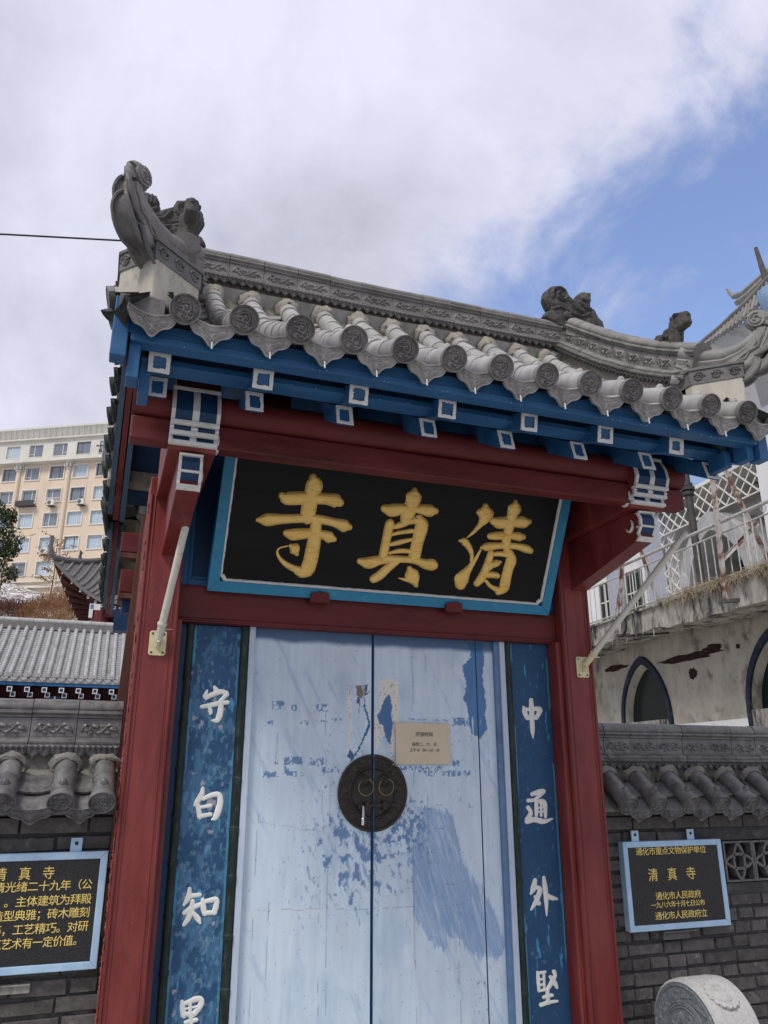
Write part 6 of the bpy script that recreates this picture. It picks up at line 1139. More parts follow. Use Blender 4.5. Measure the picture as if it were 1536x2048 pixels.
def side_wall(lab, x0, x1, y, zr, kit, L_, discs, hole=None, seed=1):
    t = thing('brick_wall', lab, 'wall', ((x0 + x1) / 2, y + .15, 0))
    rs = random.Random(seed)
    zb = zr - .620      # underside of the ledge course
    def holes(a, b):
        return hole and hole[0] < b and a < hole[1]
    m = MB()
    if hole:
        m.box(x0, hole[0], y + .008, y + .30, 0, zb); m.box(hole[1], x1, y + .008, y + .30, 0, zb)
        m.box(hole[0], hole[1], y + .008, y + .30, 0, hole[2]); m.box(hole[0], hole[1], y + .008, y + .30, hole[3], zb)
    else: m.box(x0, x1, y + .008, y + .30, 0, zb)
    m.box(x0, x1, y - .01, y + .31, zb, zr - .47); m.box(x0, x1, y + .108, y + .192, zr - .47, zr - .04)
    m.build('wall_core', M['joint'], t)
    z = zb - .074; row = 0
    while z > -.02:
        x = x0 - rs.uniform(0, .2)
        while x < x1 - .02:
            kk = 1 if (rs.random() < (.75 if row % 2 else .45)) else 0; wd = (.232, .112)[kk] + .012
            a = max(x, x0)
            if x + wd > x0 + .03:
                ok = not (holes(x, x + wd) and z + .06 > hole[2] - .005 and z < hole[3] + .005) if hole else True
                if ok and x + wd < x1 + .12:
                    me = rs.choice(BR[kk]); W = T(x, y + rs.uniform(-.002, .003), z + rs.uniform(-.0015, .0015))
                    if x < x0: W = W @ T(x0 - x, 0, 0) @ Matrix.Diagonal(((wd - (x0 - x)) / wd, 1, 1, 1))
                    link('brick', me, t, W)
            x += wd
        z -= .074; row += 1
    # projecting ledge course and one recessed course over it
    m = MB(); x = x0
    lm = []
    while x < x1:
        wd = rs.choice((.26, .30, .24)); b = min(x + wd - .01, x1)
        if b - x > .03:
            q = MB(); q.box(x, b, y - .036, y + .1, zb + .004, zb + .072); q.build('ledge_brick', M['brick'], t, bevel=.004)
            q = MB(); q.box(x + .05, min(b + .05, x1), y - .060, y + .1, zb + .082, zb + .120); q.build('ledge_brick', M['brick'], t, bevel=.004)
        x += wd
    # coping tiles
    cop = MB().box(x0, x1, y + .09, y + .21, zr - .36, zr - .235); co = cop.build('coping', M['wmortar'], t)
    ze = zr - .465; ang = 38
    for k, x in enumerate(discs):
        if x < x0 - .02 or x > x1 + .2: continue
        for sg in (-1, 1):
            base = T(x, y + .15 + sg * .315, ze) @ (RZ(0) if sg < 0 else RZ(180)) @ RX(ang)
            if sg > 0 and not (x0 < x < x1): continue
            link('disc_tile', dw, co, base @ RZ(rs.uniform(-.6, .6)))
            link('tube_tile', tw, co, base @ T(0, .125, -.002))
        if k + 1 < len(discs):
            xm = (x + discs[k + 1]) / 2; f = (discs[k + 1] - x) / .22
            for sg in (-1, 1):
                base = T(xm, y + .15 + sg * .325, ze) @ (RZ(0) if sg < 0 else RZ(180)) @ RX(ang) @ Matrix.Diagonal((f, 1, 1, 1))
                link('drip_tile', drw, co, base); link('pan_tile', pw, co, base @ T(0, .085, .012))
    m = MB()
    for sg in (-1, 1): m.prism([(x0, y + .15 + sg * .05, zr - .325), (x0, y + .15 + sg * .25, zr - .500), (x0, y + .15 + sg * .25, zr - .515), (x0, y + .15 + sg * .0, zr - .515)], (x1 - x0, 0, 0))
    # lumpy mortar between the tile heads
    for x in discs:
        if not (x0 < x < x1): continue
        n = 16; vs_ = []; W = T(x, y + .15 - .315, ze) @ RX(ang)
        for rr, yy in ((.052, .222), (.062, .228), (.068, .25)):
            for i in range(n):
                a = 2 * math.pi * i / n; q = rr * (1 + rs.uniform(-.08, .12)); vs_.append((q * math.cos(a) * 1.15, yy + rs.uniform(-.008, .008), q * math.sin(a)))
        m.add(vs_, [(j * n + i, j * n + (i + 1) % n, (j + 1) * n + (i + 1) % n, (j + 1) * n + i) for j in range(2) for i in range(n)], W)
    m.build('mortar_bedding', M['wmortar'], co, True)
    lay_ridge(co, kit, [(x0, y + .15, zr - .262), (x1, y + .15, zr - .262)], L_)
    return t
wl = side_wall('dark grey brick wall with tiled coping, left of the gate behind the engraved history plaque', -3.3, -1.378, .03, 1.898, kitl, .222, [-3.06, -2.82, -2.58, -2.34, -2.10, -1.862, -1.617, -1.440])
RD = [1.41] + [1.455 + .2235 * i for i in range(1, 11)]
wr = side_wall('dark grey brick wall with tiled coping and pierced lattice vent, right of the gate', 1.305, 3.7, .03, 1.846, kitw, .205, [1.443, 1.65, 1.886, 2.107, 2.330, 2.55, 2.77, 2.99, 3.21, 3.43], hole=(2.215, 3.15, .905, 1.150), seed=4)
# dark ends beside the right column
# pierced vent of interlaced rings
vp = thing('lattice_vent', 'grey pierced vent of interlaced rings set into the brick wall right of the small plaque', 'vent', (2.68, .05, .905))
cell = .232
for k in range(4):
    cx = 2.225 + cell * (k + .5); cz = 1.0275
    m = MB()
    def arc(ax, az, a0, a1):
        rr = cell * .5 * 1.36
        pts = []
        for i in range(9):
            a = a0 + (a1 - a0) * i / 8; pts.append((ax + rr * math.cos(a), az + rr * math.sin(a)))
        for p, q in zip(pts[:-1], pts[1:]): m.bar((p[0], .045, p[1]), (q[0], .045, q[1]), .05, .017, (math.cos(a0), 0, math.sin(a0)))
    h = cell / 2
    d_ = .36
    arc(cx - h * 1.0, cz - h * 0, -.75, .75); arc(cx + h * 1.0, cz, math.pi - .75, math.pi + .75)
    arc(cx, cz - h, math.pi / 2 - .75, math.pi / 2 + .75); arc(cx, cz + h, -math.pi / 2 - .75, -math.pi / 2 + .75)
    m.box(cx - h + .001, cx - h + .016, .022, .075, cz - h, cz + h); m.box(cx + h - .016, cx + h - .001, .022, .075, cz - h, cz + h)
    m.box(cx - h + .016, cx + h - .016, .024, .07, cz + h - .012, cz + h); m.box(cx - h + .016, cx + h - .016, .024, .07, cz - h, cz - h + .012)
    m.build('lattice_tile', M['tile_dark'], vp, bevel=.003)
m = MB(); m.box(2.216, 3.149, .2, .21, .906, 1.149); m.build('vent_back', M['joint'], vp)
# --- engraved plaques
def plaque(lab, cat, x0, x1, z0, z1, lines, tabs, title=None):
    t = thing('stone_plaque', lab, cat, ((x0 + x1) / 2, 0, z0), None)
    b = .032; yf = -.028
    m = MB(); m.box(x0 + b - .004, x1 - b + .004, yf + .006, .015, z0 + b - .004, z1 - b + .004); m.build('granite_slab', M['granite'], t)
    m = MB()
    for poly in ([(x0, z0), (x1, z0), (x1 - b, z0 + b), (x0 + b, z0 + b)], [(x0, z1), (x0 + b, z1 - b), (x1 - b, z1 - b), (x1, z1)], [(x0, z0), (x0 + b, z0 + b), (x0 + b, z1 - b), (x0, z1)], [(x1, z0), (x1, z1), (x1 - b, z1 - b), (x1 - b, z0 + b)]):
        m.prism([(a, yf, c) for a, c in poly], (0, .05, 0))
    m.build('frame', M['sframe'], t, bevel=.003)
    for x in tabs:
        m = MB(); m.box(x - .026, x + .026, -.012, -.004, z1 - .005, z1 + .060); tb = m.build('hanging_tab', M['sframe'], t, bevel=.003)
        m = MB(); m.lathe([(.009, 0), (.008, .004), (.004, .007)], 10, T(x, -.012, z1 + .036) @ RX(90)); m.build('nail', M['darkiron'], tb, True)
    for s_, x, z, sz, al in lines:
        # al = (first, last) x of the line's outer edges
        n = len(s_); pitch = (al[1] - al[0]) / n
        for i, ch in enumerate(s_):
            if ch == ' ': continue
            me = text_mesh(ch, sz, .0007, 0, 'CENTER'); me.materials.append(M['yellow'])
            sx_ = pitch / sz * 1.06 if pitch < sz * 1.4 else 1.0
            link('engraved_character', me, t, T(al[0] + pitch * (i + .5), yf + .0053, z - .36 * sz) @ Matrix.Diagonal((sx_, 1, 1, 1)) @ RX(90))
    return t
RLINES = [('通化市重点文物保护单位', 0, 1.108, .045, (1.551, 2.056)), ('清 真 寺', 0, .980, .074, (1.622, 1.960)), ('通化市人民政府', 0, .867, .045, (1.659, 1.981)),
          ('一九八六年十月七日公布', 0, .821, .036, (1.622, 2.003)), ('通化市人民政府立', 0, .764, .045, (1.642, 2.013))]
LLINES = [('清 真 寺', 0, 1.115, .058, (-1.86, -1.610)), ('于清光绪二十九年（公', 0, 1.061, .046, (-1.900, -1.441)), ('年）。主体建筑为拜殿', 0, 1.000, .046, (-1.895, -1.438)),
          ('，造型典雅；砖木雕刻', 0, .945, .046, (-1.890, -1.439)), ('刻等，工艺精巧。对研', 0, .888, .046, (-1.890, -1.439)), ('古建筑艺术有一定价值。', 0, .833, .046, (-1.92, -1.455))]
pr_ = plaque('small black granite plaque with yellow lettering, pale blue frame, on the right brick wall', 'plaque', 1.462, 2.172, .690, 1.163,
   RLINES, (1.565, 1.965))
lf_ = []
rows = ['清　真　寺', '始建于清光绪二十九年（公', '元一九零三年）。主体建筑为拜殿', '，造型典雅，砖木雕刻', '，技艺，工艺精巧。对研', '究建筑艺术有一定价值。']
LX1 = -1.382
pl_ = plaque('large black granite plaque with long yellow text, pale blue frame, on the left brick wall', 'plaque', -2.42, -1.385, .712, 1.200,
   LLINES, (-1.53, -2.2))
# metal strip under each plaque
for x0, x1, z in ((-1.90, -1.655, .655),):
    m = MB(); m.box(x0, x1, .0, .018, z - .022, z + .014); m.box(x0, x1, -.012, .0, z + .010, z + .014)
    st = m.build('metal_bracket', M['stainc']); tag(st, 'short pale metal strip fixed to the bricks under the large left plaque', 'bracket')
m = MB(); m.box(1.70, 1.88, -.006, .018, .636, .672); m.box(1.72, 1.86, -.008, .0, .645, .664); m.box(1.69, 1.93, -.03, -.002, .677, .682)
st = m.build('metal_bracket', M['tile_dark']); tag(st, 'small grey metal box bracket on the bricks under the small right plaque', 'bracket')
# --- drum stone
ds = thing('drum_stone', 'carved pale stone drum with a rosette on its rim standing before the right wall', 'drum stone', (1.43, -.5, 0))
cx0, cx1, cy, cz_, Rd = 1.400, 1.630, -.50, .306, .254
X = T(cx0, cy, cz_) @ RY(90)
m = MB(); n = 96
prof = [(Rd * .93, 0), (Rd * .97, .006), (Rd, .016), (Rd * 1.005, .03)]
def bump_r(u, t): return 1 + .012 * math.exp(-((u - .05) / .008) ** 2) + .012 * math.exp(-((u - .20) / .008) ** 2) + .006 * (abs(math.sin(t * 24)) ** .5) * (math.exp(-((u - .034) / .010) ** 2) + math.exp(-((u - .216) / .010) ** 2)) + .02 * math.sin(math.pi * min(1, max(0, u / .25)))
vs_ = []; us = np.linspace(0, .25, 34)
for u in us:
    for k in range(n * 2):
        t = math.pi * k / n; vs_.append((Rd * (.955 if u < .004 or u > .246 else bump_r(u, t)) * math.cos(t), Rd * (.955 if u < .004 or u > .246 else bump_r(u, t)) * math.sin(t), u))
fs = [(i * 2 * n + k, i * 2 * n + (k + 1) % (2 * n), (i + 1) * 2 * n + (k + 1) % (2 * n), (i + 1) * 2 * n + k) for i in range(len(us) - 1) for k in range(2 * n)]
m.add(vs_, fs + [tuple(33 * 2 * n + k for k in range(2 * n))], X); m.build('drum', M['stone'], ds, True, angle=35)
m = MB(); rr = np.linspace(.0, 1, 60); th2 = np.arange(144) / 144 * 2 * np.pi; RR, TH = np.meshgrid(rr, th2, indexing='ij'); px, pz = RR * np.cos(TH), RR * np.sin(TH)
cur = []
for k in range(12):
    a = k * math.pi / 6; cur += [spiral(.80 * math.cos(a), .80 * math.sin(a), .08, .02, a, 1.3, 10), [(.70 * math.cos(a + .2), .70 * math.sin(a + .2)), (.90 * math.cos(a + .25), .90 * math.sin(a + .25))], [(.72 * math.cos(a - .1), .72 * math.sin(a - .1)), (.84 * math.cos(a + .35), .84 * math.sin(a + .35))]]
for k in range(7):
    a = k * 2 * math.pi / 7; cur += [spiral(.38 * math.cos(a), .38 * math.sin(a), .12, .02, a + 1, 1.4, 12)]
h = ridgeh(seg_dist(px, pz, cur), .022, 1.0)
for r_ in (.64, .60, .93, .54): h = np.maximum(h, ridgeh(np.abs(RR - r_), .014, 1))
h = h * .006
vs_ = [(float(px[i, k] * Rd * .955), float(pz[i, k] * Rd * .955), float(-h[i, k])) for i in range(60) for k in range(144)]
m.add(vs_, [(i * 144 + (k + 1) % 144, i * 144 + k, (i + 1) * 144 + k, (i + 1) * 144 + (k + 1) % 144)[::-1] for i in range(59) for k in range(144)], X); m.build('carved_face', M['stoned'], ds, True, angle=40)
# rosette
m = MB(); ax = math.radians(56); d = Vector((0, -math.cos(ax), math.sin(ax))); c0 = Vector(((cx0 + cx1) / 2, cy, cz_)) + d * (Rd * 1.02); zz = d; xx = Vector((1, 0, 0)); yy = zz.cross(xx)
X = Matrix(((xx.x, yy.x, zz.x, c0.x), (xx.y, yy.y, zz.y, c0.y), (xx.z, yy.z, zz.z, c0.z), (0, 0, 0, 1)))
vs_ = []; rings = [(.078, -.012), (.080, .004), (.062, .010), (.052, .006), (.048, .012), (.044, .008), (.036, .013), (.032, .010), (.024, .014), (.018, .012), (.008, .015)]
for r_, z in rings:
    for k in range(96):
        t = 2 * math.pi * k / 96; f = 1 + (.10 * abs(math.sin(t * 8)) ** .6 - .05 if r_ > .06 else 0); vs_.append((r_ * f * math.cos(t), r_ * f * math.sin(t), z + (.004 * abs(math.cos(t * 8)) if r_ > .07 else 0)))
m.add(vs_, [(i * 96 + k, i * 96 + (k + 1) % 96, (i + 1) * 96 + (k + 1) % 96, (i + 1) * 96 + k) for i in range(len(rings) - 1) for k in range(96)] + [tuple((len(rings) - 1) * 96 + k for k in range(96))], X)
m.build('rosette', M['stone'], ds, True, angle=40)
m = MB(); m.box(1.33, 1.63, -.78, -.20, 0, .10); m.prism([(1.36, -.70, .10), (1.36, -.30, .10), (1.36, -.36, .17), (1.36, -.64, .17)], (.24, 0, 0)); m.build('plinth', M['stone'], ds, bevel=.012)
# --- cables
m = MB(); pts = [(-9.0, -.2, 3.70), (-6, -.45, 3.665), (-4, -.7, 3.68), (-2.4, -.95, 3.735), (-1.56, -1.08, 3.80)]
m.tube([(a, b, c) for a, b, c in pts], .004, 6); o = m.build('cable', M['wirem'], None, True); tag(o, 'thin black cable running in from the left to the left hip of the gate roof', 'cable')
m = MB(); pts = [Vector((1.31, -.10, 4.42)).lerp(Vector((1.40, -1.02, 3.86)), q) + Vector((-.065, -.02, -.015 * math.sin(math.pi * q))) for q in np.linspace(0, 1, 12)]
m.tube([tuple(p + Vector((0, -.0, .03))) for p in pts], .003, 5); o = m.build('cable', M['wirem'], None, True); tag(o, 'thin dark cable along the right verge ridge between dragon and seated beast', 'cable')

# ================================================================ LEFT BACKGROUND
# terrain behind the courtyard
def hz(x, y):
    t = min(1, max(0, (y - 24) / 14)); t = t * t * (3 - 2 * t); return 9.2 * t + max(0, (y - 38) * .222) + .8 * math.sin(x * .35 + 1) * t + .5 * math.sin(y * .5 + x * .2) * t
m = MB(); xs = np.linspace(-90, 40, 90); ys = np.linspace(23.5, 160, 80)
m.add([(x, y, hz(x, y) + .02) for y in ys for x in xs], grid_faces(90, 80)); o = m.build('hillside', M['soil'], None, True, angle=80); tag(o, kind='structure')
# hall
hall = thing('temple_hall', 'low temple hall with snow dusted grey tiled roof and red wall beyond the left wall', 'building', (-5, 20, 0))
HX0, HX1 = -12.0, .6; RY_, RZT = 20.8, 5.62; EY, EZ = 18.0, 3.93
HC = Curve2([(0, RZT), (.9, 5.02), (1.9, 4.42), (2.8, EZ)])
m = MB(); m.box(HX0 + .3, HX1 - .3, 18.9, 22.7, 0, 3.75); m.build('wall', M['red'], hall)
m = MB(); pts = [HC.at(q)[:2] for q in np.linspace(0, HC.L, 10)]
for sg in (-1, 1): m.prism([(HX0, RY_ + sg * y, z - .08) for y, z in pts] + [(HX0, RY_ + sg * y, z - .18) for y, z in pts[::-1]], (HX1 - HX0, 0, 0))
rd = m.build('roof', M['hallroof'], hall)
def row_mesh():
    m = MB(); n = 22; 
    for k in range(n):
        y0, z0, ty, tz = HC.at(HC.L * k / n); y1, z1, _, _ = HC.at(HC.L * (k + 1) / n)
        m.tube([(0, -y0, z0), (0, -y0 - (-(y0 - y1)) * .97, z0 + (z1 - z0) * .97)], [.062, .054], 10)
    m.lathe([(.07, -.02), (.07, 0), (.05, .0)], 14, T(0, -2.8 - .01, EZ) @ RX(90))
    m.lathe([(.055, 0), (.05, .008), (.03, .002), (.02, .012)], 12, T(0, -2.8 - .03, EZ) @ RX(90))
    return m.mesh('tile_row', M['hallroof'], True, 45)
rm = row_mesh()
def pans_mesh():
    m = MB(); n = 26
    for k in range(n):
        y0, z0, ty, tz = HC.at(HC.L * k / n); y1, z1, _, _ = HC.at(min(HC.L, HC.L * (k + 1.15) / n)); vs_ = []
        for (y, z, l) in ((y0, z0, .022), (y1, z1, -.012)):
            for t_ in (0, .022):
                for u in (-1, -.4, .4, 1): vs_.append((u * .075, -y, z - .055 + .02 * u * u + l - t_))
        m.add(vs_, [(i, i + 1, 8 + i + 1, 8 + i) for i in range(3)] + [(4 + i + 1, 4 + i, i, i + 1)[::-1] for i in range(3)])
    y, z = 2.83, EZ - .03
    m.prism([(-.085, -y, z - .01), (-.04, -y, z - .035), (.04, -y, z - .035), (.085, -y, z - .01), (.07, -y, z - .08), (0, -y, z - .125), (-.07, -y, z - .08)], (0, .02, 0))
    return m.mesh('pan_row', M['hallroof'])
pm_ = pans_mesh()
x = HX0 + .1; k = 0
while x < HX1:
    W = T(x, RY_, .0); link('tile_row', rm, rd, W); link('pan_row', pm_, rd, W @ T(.113, 0, 0)); x += .2262
m = MB()
m.box(HX0, HX1, RY_ - .09, RY_ + .09, 5.55, 5.74); m.box(HX0, HX1, RY_ - .13, RY_ + .13, 5.54, 5.60); m.tube([(HX0, RY_, 5.78), (HX1, RY_, 5.78)], .075, 10)
rg = m.build('roof_ridge', M['ridge'], hall, True)
x = HX0
while x < HX1: link('ridge_tile', MB().tube([(0, 0, 0), (.39, 0, 0)], .085, 10).mesh('ridge_tile', M['hallroof'], True) if x == HX0 else rgm, rg, T(x, RY_, 5.79)); rgm = COL.objects[-1].data if x == HX0 else rgm; x += .40
m = MB(); m.box(HX0, HX1, 18.02, 18.06, 3.66, 3.84); m.build('fascia', M['blue'], hall)
m = MB(); m.box(HX0, HX1, 18.07, 18.9, 3.70, 3.74); m.build('soffit', M['blued'], hall)
m = MB(); m.tube([(HX0, 18.55, 3.28), (HX1, 18.55, 3.28)], .14, 12); m.box(HX0, HX1, 18.45, 18.6, 2.85, 3.1); m.build('beam', M['redx'], hall, True)
def far_tip(s_):
    m = MB(); b = s_ * .17
    m.box(-s_ / 2, s_ / 2, -.01, 0, s_ / 2 - b, s_ / 2); m.box(-s_ / 2, s_ / 2, -.01, 0, -s_ / 2, -s_ / 2 + b); m.box(-s_ / 2, -s_ / 2 + b, -.01, 0, -s_ / 2 + b, s_ / 2 - b); m.box(s_ / 2 - b, s_ / 2, -.01, 0, -s_ / 2 + b, s_ / 2 - b)
    return m.mesh('end_border', M['white'])
ft = far_tip(.125)
for k in range(30):
    x = -11.9 + k * .4095
    m = MB(); m.box(x - .05, x + .05, 18.0, 18.8, 3.50, 3.60); a = m.build('flying_rafter', M['blued'], hall); link('end_border', ft, a, T(x, 17.995, 3.56))
    m = MB(); m.box(x - .0 + .03, x + .13, 18.12, 18.8, 3.39, 3.49); a = m.build('lower_rafter', M['blued'], hall); link('end_border', ft, a, T(x + .08, 18.115, 3.44))
for k in range(4):
    x = -2.63 - k * 3.2
    m = MB(); m.box(x - .17, x + .17, 18.2, 18.5, 3.10, 3.42); m.box(x - .21, x + .21, 18.18, 18.5, 2.98, 3.08); a = m.build('bracket_head', M['blued'], hall)
    m = MB(); m.box(x - .02, x + .02, 18.19, 18.2, 3.12, 3.42); m.box(x - .21, x + .21, 18.17, 18.18, 3.08, 3.10); m.build('white_border', M['white'], a)
    m = MB(); m.tube([(x, 18.7, 0), (x, 18.7, 3.1)], .15, 14); m.build('pillar', M['red'], hall, True)
# pavilion with flying eaves
pav = thing('pavilion', 'red pavilion with steeply upturned grey tiled eaves rising behind the hall roof', 'pavilion', (-.9, 32.2, 7))
PC = Vector((1.0, 32.2, 0)); RAD = 4.9; NS = 6; A0_ = math.atan2(-.42, -1)
def corner(k): a = A0_ + k * math.pi / 3; return PC + Vector((math.cos(a), math.sin(a), 0)) * RAD
EAVE_Z, TIPZ, APEX = 8.2, 10.0, 12.4
def eave(k, t, inner=0):
    a, b = corner(k), corner(k + 1); p = a.lerp(b, t); q = abs(2 * t - 1) ** 2.1; p = PC + (p - PC) * (1 + .10 * q - .07 * (1 - q)); z = EAVE_Z + (TIPZ - EAVE_Z) * q
    if inner: p = PC + (p - PC) * (1 - inner)
    return Vector((p.x, p.y, z))
def rsurf(k, t, v):
    e = eave(k, t); top = PC + Vector((0, 0, APEX)); p = e.lerp(top, v); zc_ = e.z + (APEX - e.z) * (v ** 1.25) - .5 * math.sin(math.pi * v) * abs(2 * t - 1) ** 2; return Vector((p.x, p.y, zc_))
m = MB(); mu = MB()
for k in range(6):
    nx, nz = 25, 10
    vv = [tuple(rsurf(k, i / 24, j / 9)) for j in range(nz) for i in range(nx)]; m.add(vv, grid_faces(nx, nz))
    inn = [tuple(eave(k, i / 24) - Vector((0, 0, .14))) for i in range(nx)] + [tuple(Vector((*(PC + (eave(k, i / 24) - PC) * .55).xy, EAVE_Z + .25))) for i in range(nx)]
    mu.add(inn, [f[::-1] for f in grid_faces(nx, 2)])
    ed = [tuple(eave(k, i / 24)) for i in range(nx)] + [tuple(eave(k, i / 24) - Vector((0, 0, .14))) for i in range(nx)]; m.add(ed, [f[::-1] for f in grid_faces(nx, 2)])
prf = m.build('roof', M['tile_dark'], pav); mu.build('soffit', M['brown'], pav)
for k in (0, 5, 4):
    for i in range(1, 26):
        t = i / 26; pts = []
        c, d = corner(k), corner(k + 1)
        for j in range(9):
            v = j / 8 * (1 - abs(2 * t - 1)) * .98 + 0.0; tt = t + (0.5 - t) * 0
            e = eave(k, t); dirn = (PC - (c + d) / 2).normalized(); 
            # run square to the eave until it meets the hip
            s_ = v * .87 * RAD; p = Vector((e.x, e.y, 0)) + dirn * s_; rr = (Vector((p.x, p.y, 0)) - PC)
            vv = 1 - ((Vector((p.x, p.y, 0)) - PC).dot(-dirn)) / ((Vector((e.x, e.y, 0)) - PC).dot(-dirn)); tl = t if vv >= 1 else .5 + (t - .5) / max(.02, 1 - vv) * 1
            tl = min(1, max(0, tl)); q = rsurf(k, tl, max(0, min(1, vv))); pts.append((q.x, q.y, q.z + .04))
        m = MB(); m.tube(pts, .055, 7); m.build('tile_row', M['ridge'], prf, True)
    m = MB(); pts = [tuple(rsurf(k, 0, v) + Vector((0, 0, .08))) for v in np.linspace(.0, 1, 12)]; e = Vector(pts[0]); o_ = (Vector((e.x, e.y, 0)) - PC).normalized()
    tail = [tuple(e + o_ * .10 + Vector((0, 0, .10))), tuple(e + o_ * .20 + Vector((0, 0, .42))), tuple(e + o_ * .17 + Vector((0, 0, .78))), tuple(e + o_ * .20 + Vector((0, 0, .90)))]
    m.tube(tail[::-1] + pts, [.09, .08, .10, .13] + [.12] * 12, 8); m.build('hip_ridge', M['tile_dark'], prf, True)
    for v in (.2, .5):
        p = rsurf(k, 0, v); m = MB(); m.tube([tuple(p + Vector((0, 0, .15))), tuple(p + Vector((0, 0, .36))), tuple(p + Vector((.03, 0, .44))), tuple(p + Vector((-.03, 0, .55)))], [.09, .05, .07, .03], 8); m.build('ridge_figure', M['beast'], prf, True)
for k in (0, 5, 4):
    for i in range(0, 15):
        t = (i + .6) / 15.5; e = eave(k, t, .03) - Vector((0, 0, .26)); p2 = PC + (e - PC) * .60; p2.z = EAVE_Z + .12
        m = MB(); m.bar(tuple(e), tuple(p2), .11, .11); a = m.build('rafter', M['brown'], pav)
        o_ = (Vector((e.x, e.y, 0)) - PC).normalized(); xd = Vector((-o_.y, o_.x, 0)); y_ = -o_; z_ = Vector((0, 0, 1))
        W = Matrix(((xd.x, y_.x, 0, e.x + o_.x * .02), (xd.y, y_.y, 0, e.y + o_.y * .02), (0, 0, 1, e.z), (0, 0, 0, 1)))
        link('end_border', ft, a, W)
for k in range(6):
    c = PC + (corner(k) - PC) * .62; m = MB(); m.tube([(c.x, c.y, 3), (c.x, c.y, EAVE_Z + .3)], .16, 12); m.build('pillar', M['red'], pav, True)
m = MB()
for k in range(6):
    a, b = PC + (corner(k) - PC) * .62, PC + (corner(k + 1) - PC) * .62; m.bar((a.x, a.y, EAVE_Z - .2), (b.x, b.y, EAVE_Z - .2), .14, .34); m.bar((a.x, a.y, EAVE_Z - .75), (b.x, b.y, EAVE_Z - .75), .12, .22)
m.build('ring_beam', M['redx'], pav)
# painted red post with white cap close to the pavilion
gp = thing('red_post', 'red post with pale blue and white painted bracket between hall roof and gate eaves', 'post', (-2.02, 23, 0))
m = MB(); m.tube([(-1.93, 23, 0), (-1.93, 23, 6.62)], .13, 14); m.build('shaft', M['red'], gp, True)
m = MB(); m.box(-2.17, -1.83, 22.86, 23.1, 6.62, 6.82); m.box(-2.17, -2.05, 22.84, 23.0, 6.36, 6.62); m.build('cap', M['white'], gp)
m = MB(); m.box(-2.14, -2.04, 22.85, 22.859, 6.65, 6.79); m.build('blue_field', M['pblue'], gp)
# snow dusted brush and dry bushes on the slope
def twigs(name, lab, cat, cx, cy, rx, ry, h, n, mt, seed, lean=.5, size=.05, group=None):
    rs = random.Random(seed); m = MB()
    for i in range(n):
        a = rs.uniform(0, 6.283); q = rs.random() ** .5; x = cx + rx * q * math.cos(a); y = cy + ry * q * math.sin(a); z = hz(x, y)
        hh = h * (1.05 - .6 * q * q) * rs.uniform(.35, 1.0); p0 = Vector((x, y, z + hh * rs.uniform(0, .6))); d = Vector((rs.uniform(-1, 1) * lean, rs.uniform(-1, 1) * lean, rs.uniform(.2, 1))).normalized(); ln = rs.uniform(.25, .6) * size * 10
        p1 = p0 + d * ln; p1.z = min(p1.z, z + hh + .2); s_ = Vector((rs.uniform(-1, 1), rs.uniform(-1, 1), rs.uniform(-.3, .3))).normalized() * size * .35
        m.add([p0 - s_ * .6, p0 + s_ * .6, p1 + s_ * .25, p1 - s_ * .25], [(0, 1, 2, 3)])
    o = m.build(name, mt, None); tag(o, lab, cat, group, 'stuff'); return o
twigs('dry_bush', 'rust brown dry bush hanging beside the pavilion eaves', 'bush', -4.3, 40.5, 1.9, 4.5, 2.2, 11000, M['twig'], 1)
twigs('dry_bush', 'dark brown leafless scrub left of the rust brown bush', 'bush', -6.9, 40.5, 1.5, 4.5, 1.7, 8000, M['brown'], 2)
twigs('dry_bush', 'pale straw coloured tuft of brush at the foot of the pavilion', 'bush', -2.6, 40, 1.2, .9, 1.9, 2600, M['straw'], 3)
twigs('brushwood', 'tangle of snowy twigs covering the slope on the far left', 'brushwood', -10.6, 41, 3.2, 4.5, 1.3, 9000, M['soil'], 4, lean=1)
twigs('brushwood', 'low brown scrub along the top of the slope below the beige block', 'brushwood', -12, 50, 12, 5, 1.2, 3500, M['brown'], 5, lean=1, size=.08)
# thin bare saplings
for k, (x, y, hh, lab) in enumerate(((-7.6, 44, 4.6, 'slim bare sapling with few brown leaves, nearer the left frame edge'), (-4.9, 44, 4.2, 'slim bare sapling with few brown leaves, beside the pavilion tip'))):
    t = thing('bare_sapling', lab, 'tree', (x, y, hz(x, y)), 'bare saplings on the slope'); rs = random.Random(k + 9); m = MB(); lv = MB(); z0 = hz(x, y)
    m.tube([(x, y, z0 - .2), (x + .05, y, z0 + hh * .5), (x, y, z0 + hh)], [.05, .035, .012], 6)
    for i in range(26):
        zz = z0 + hh * rs.uniform(.35, 1); a = rs.uniform(0, 6.28); l = rs.uniform(.4, 1.3); p = Vector((x, y, zz)); q = p + Vector((math.cos(a) * l, math.sin(a) * l * .5, rs.uniform(.1, .6))); m.tube([tuple(p), tuple(q)], [.014, .005], 4)
        for j in range(9):
            c = p.lerp(q, rs.uniform(.3, 1.1)) + Vector((rs.uniform(-.1, .1), 0, rs.uniform(-.1, .1))); s_ = .045; lv.add([c + Vector((-s_, 0, 0)), c + Vector((0, 0, -s_)), c + Vector((s_, 0, .02)), c + Vector((0, .01, s_))], [(0, 1, 2, 3)])
    m.build('trunk', M['bark'], t); lv.build('leaves', M['twig'], t)
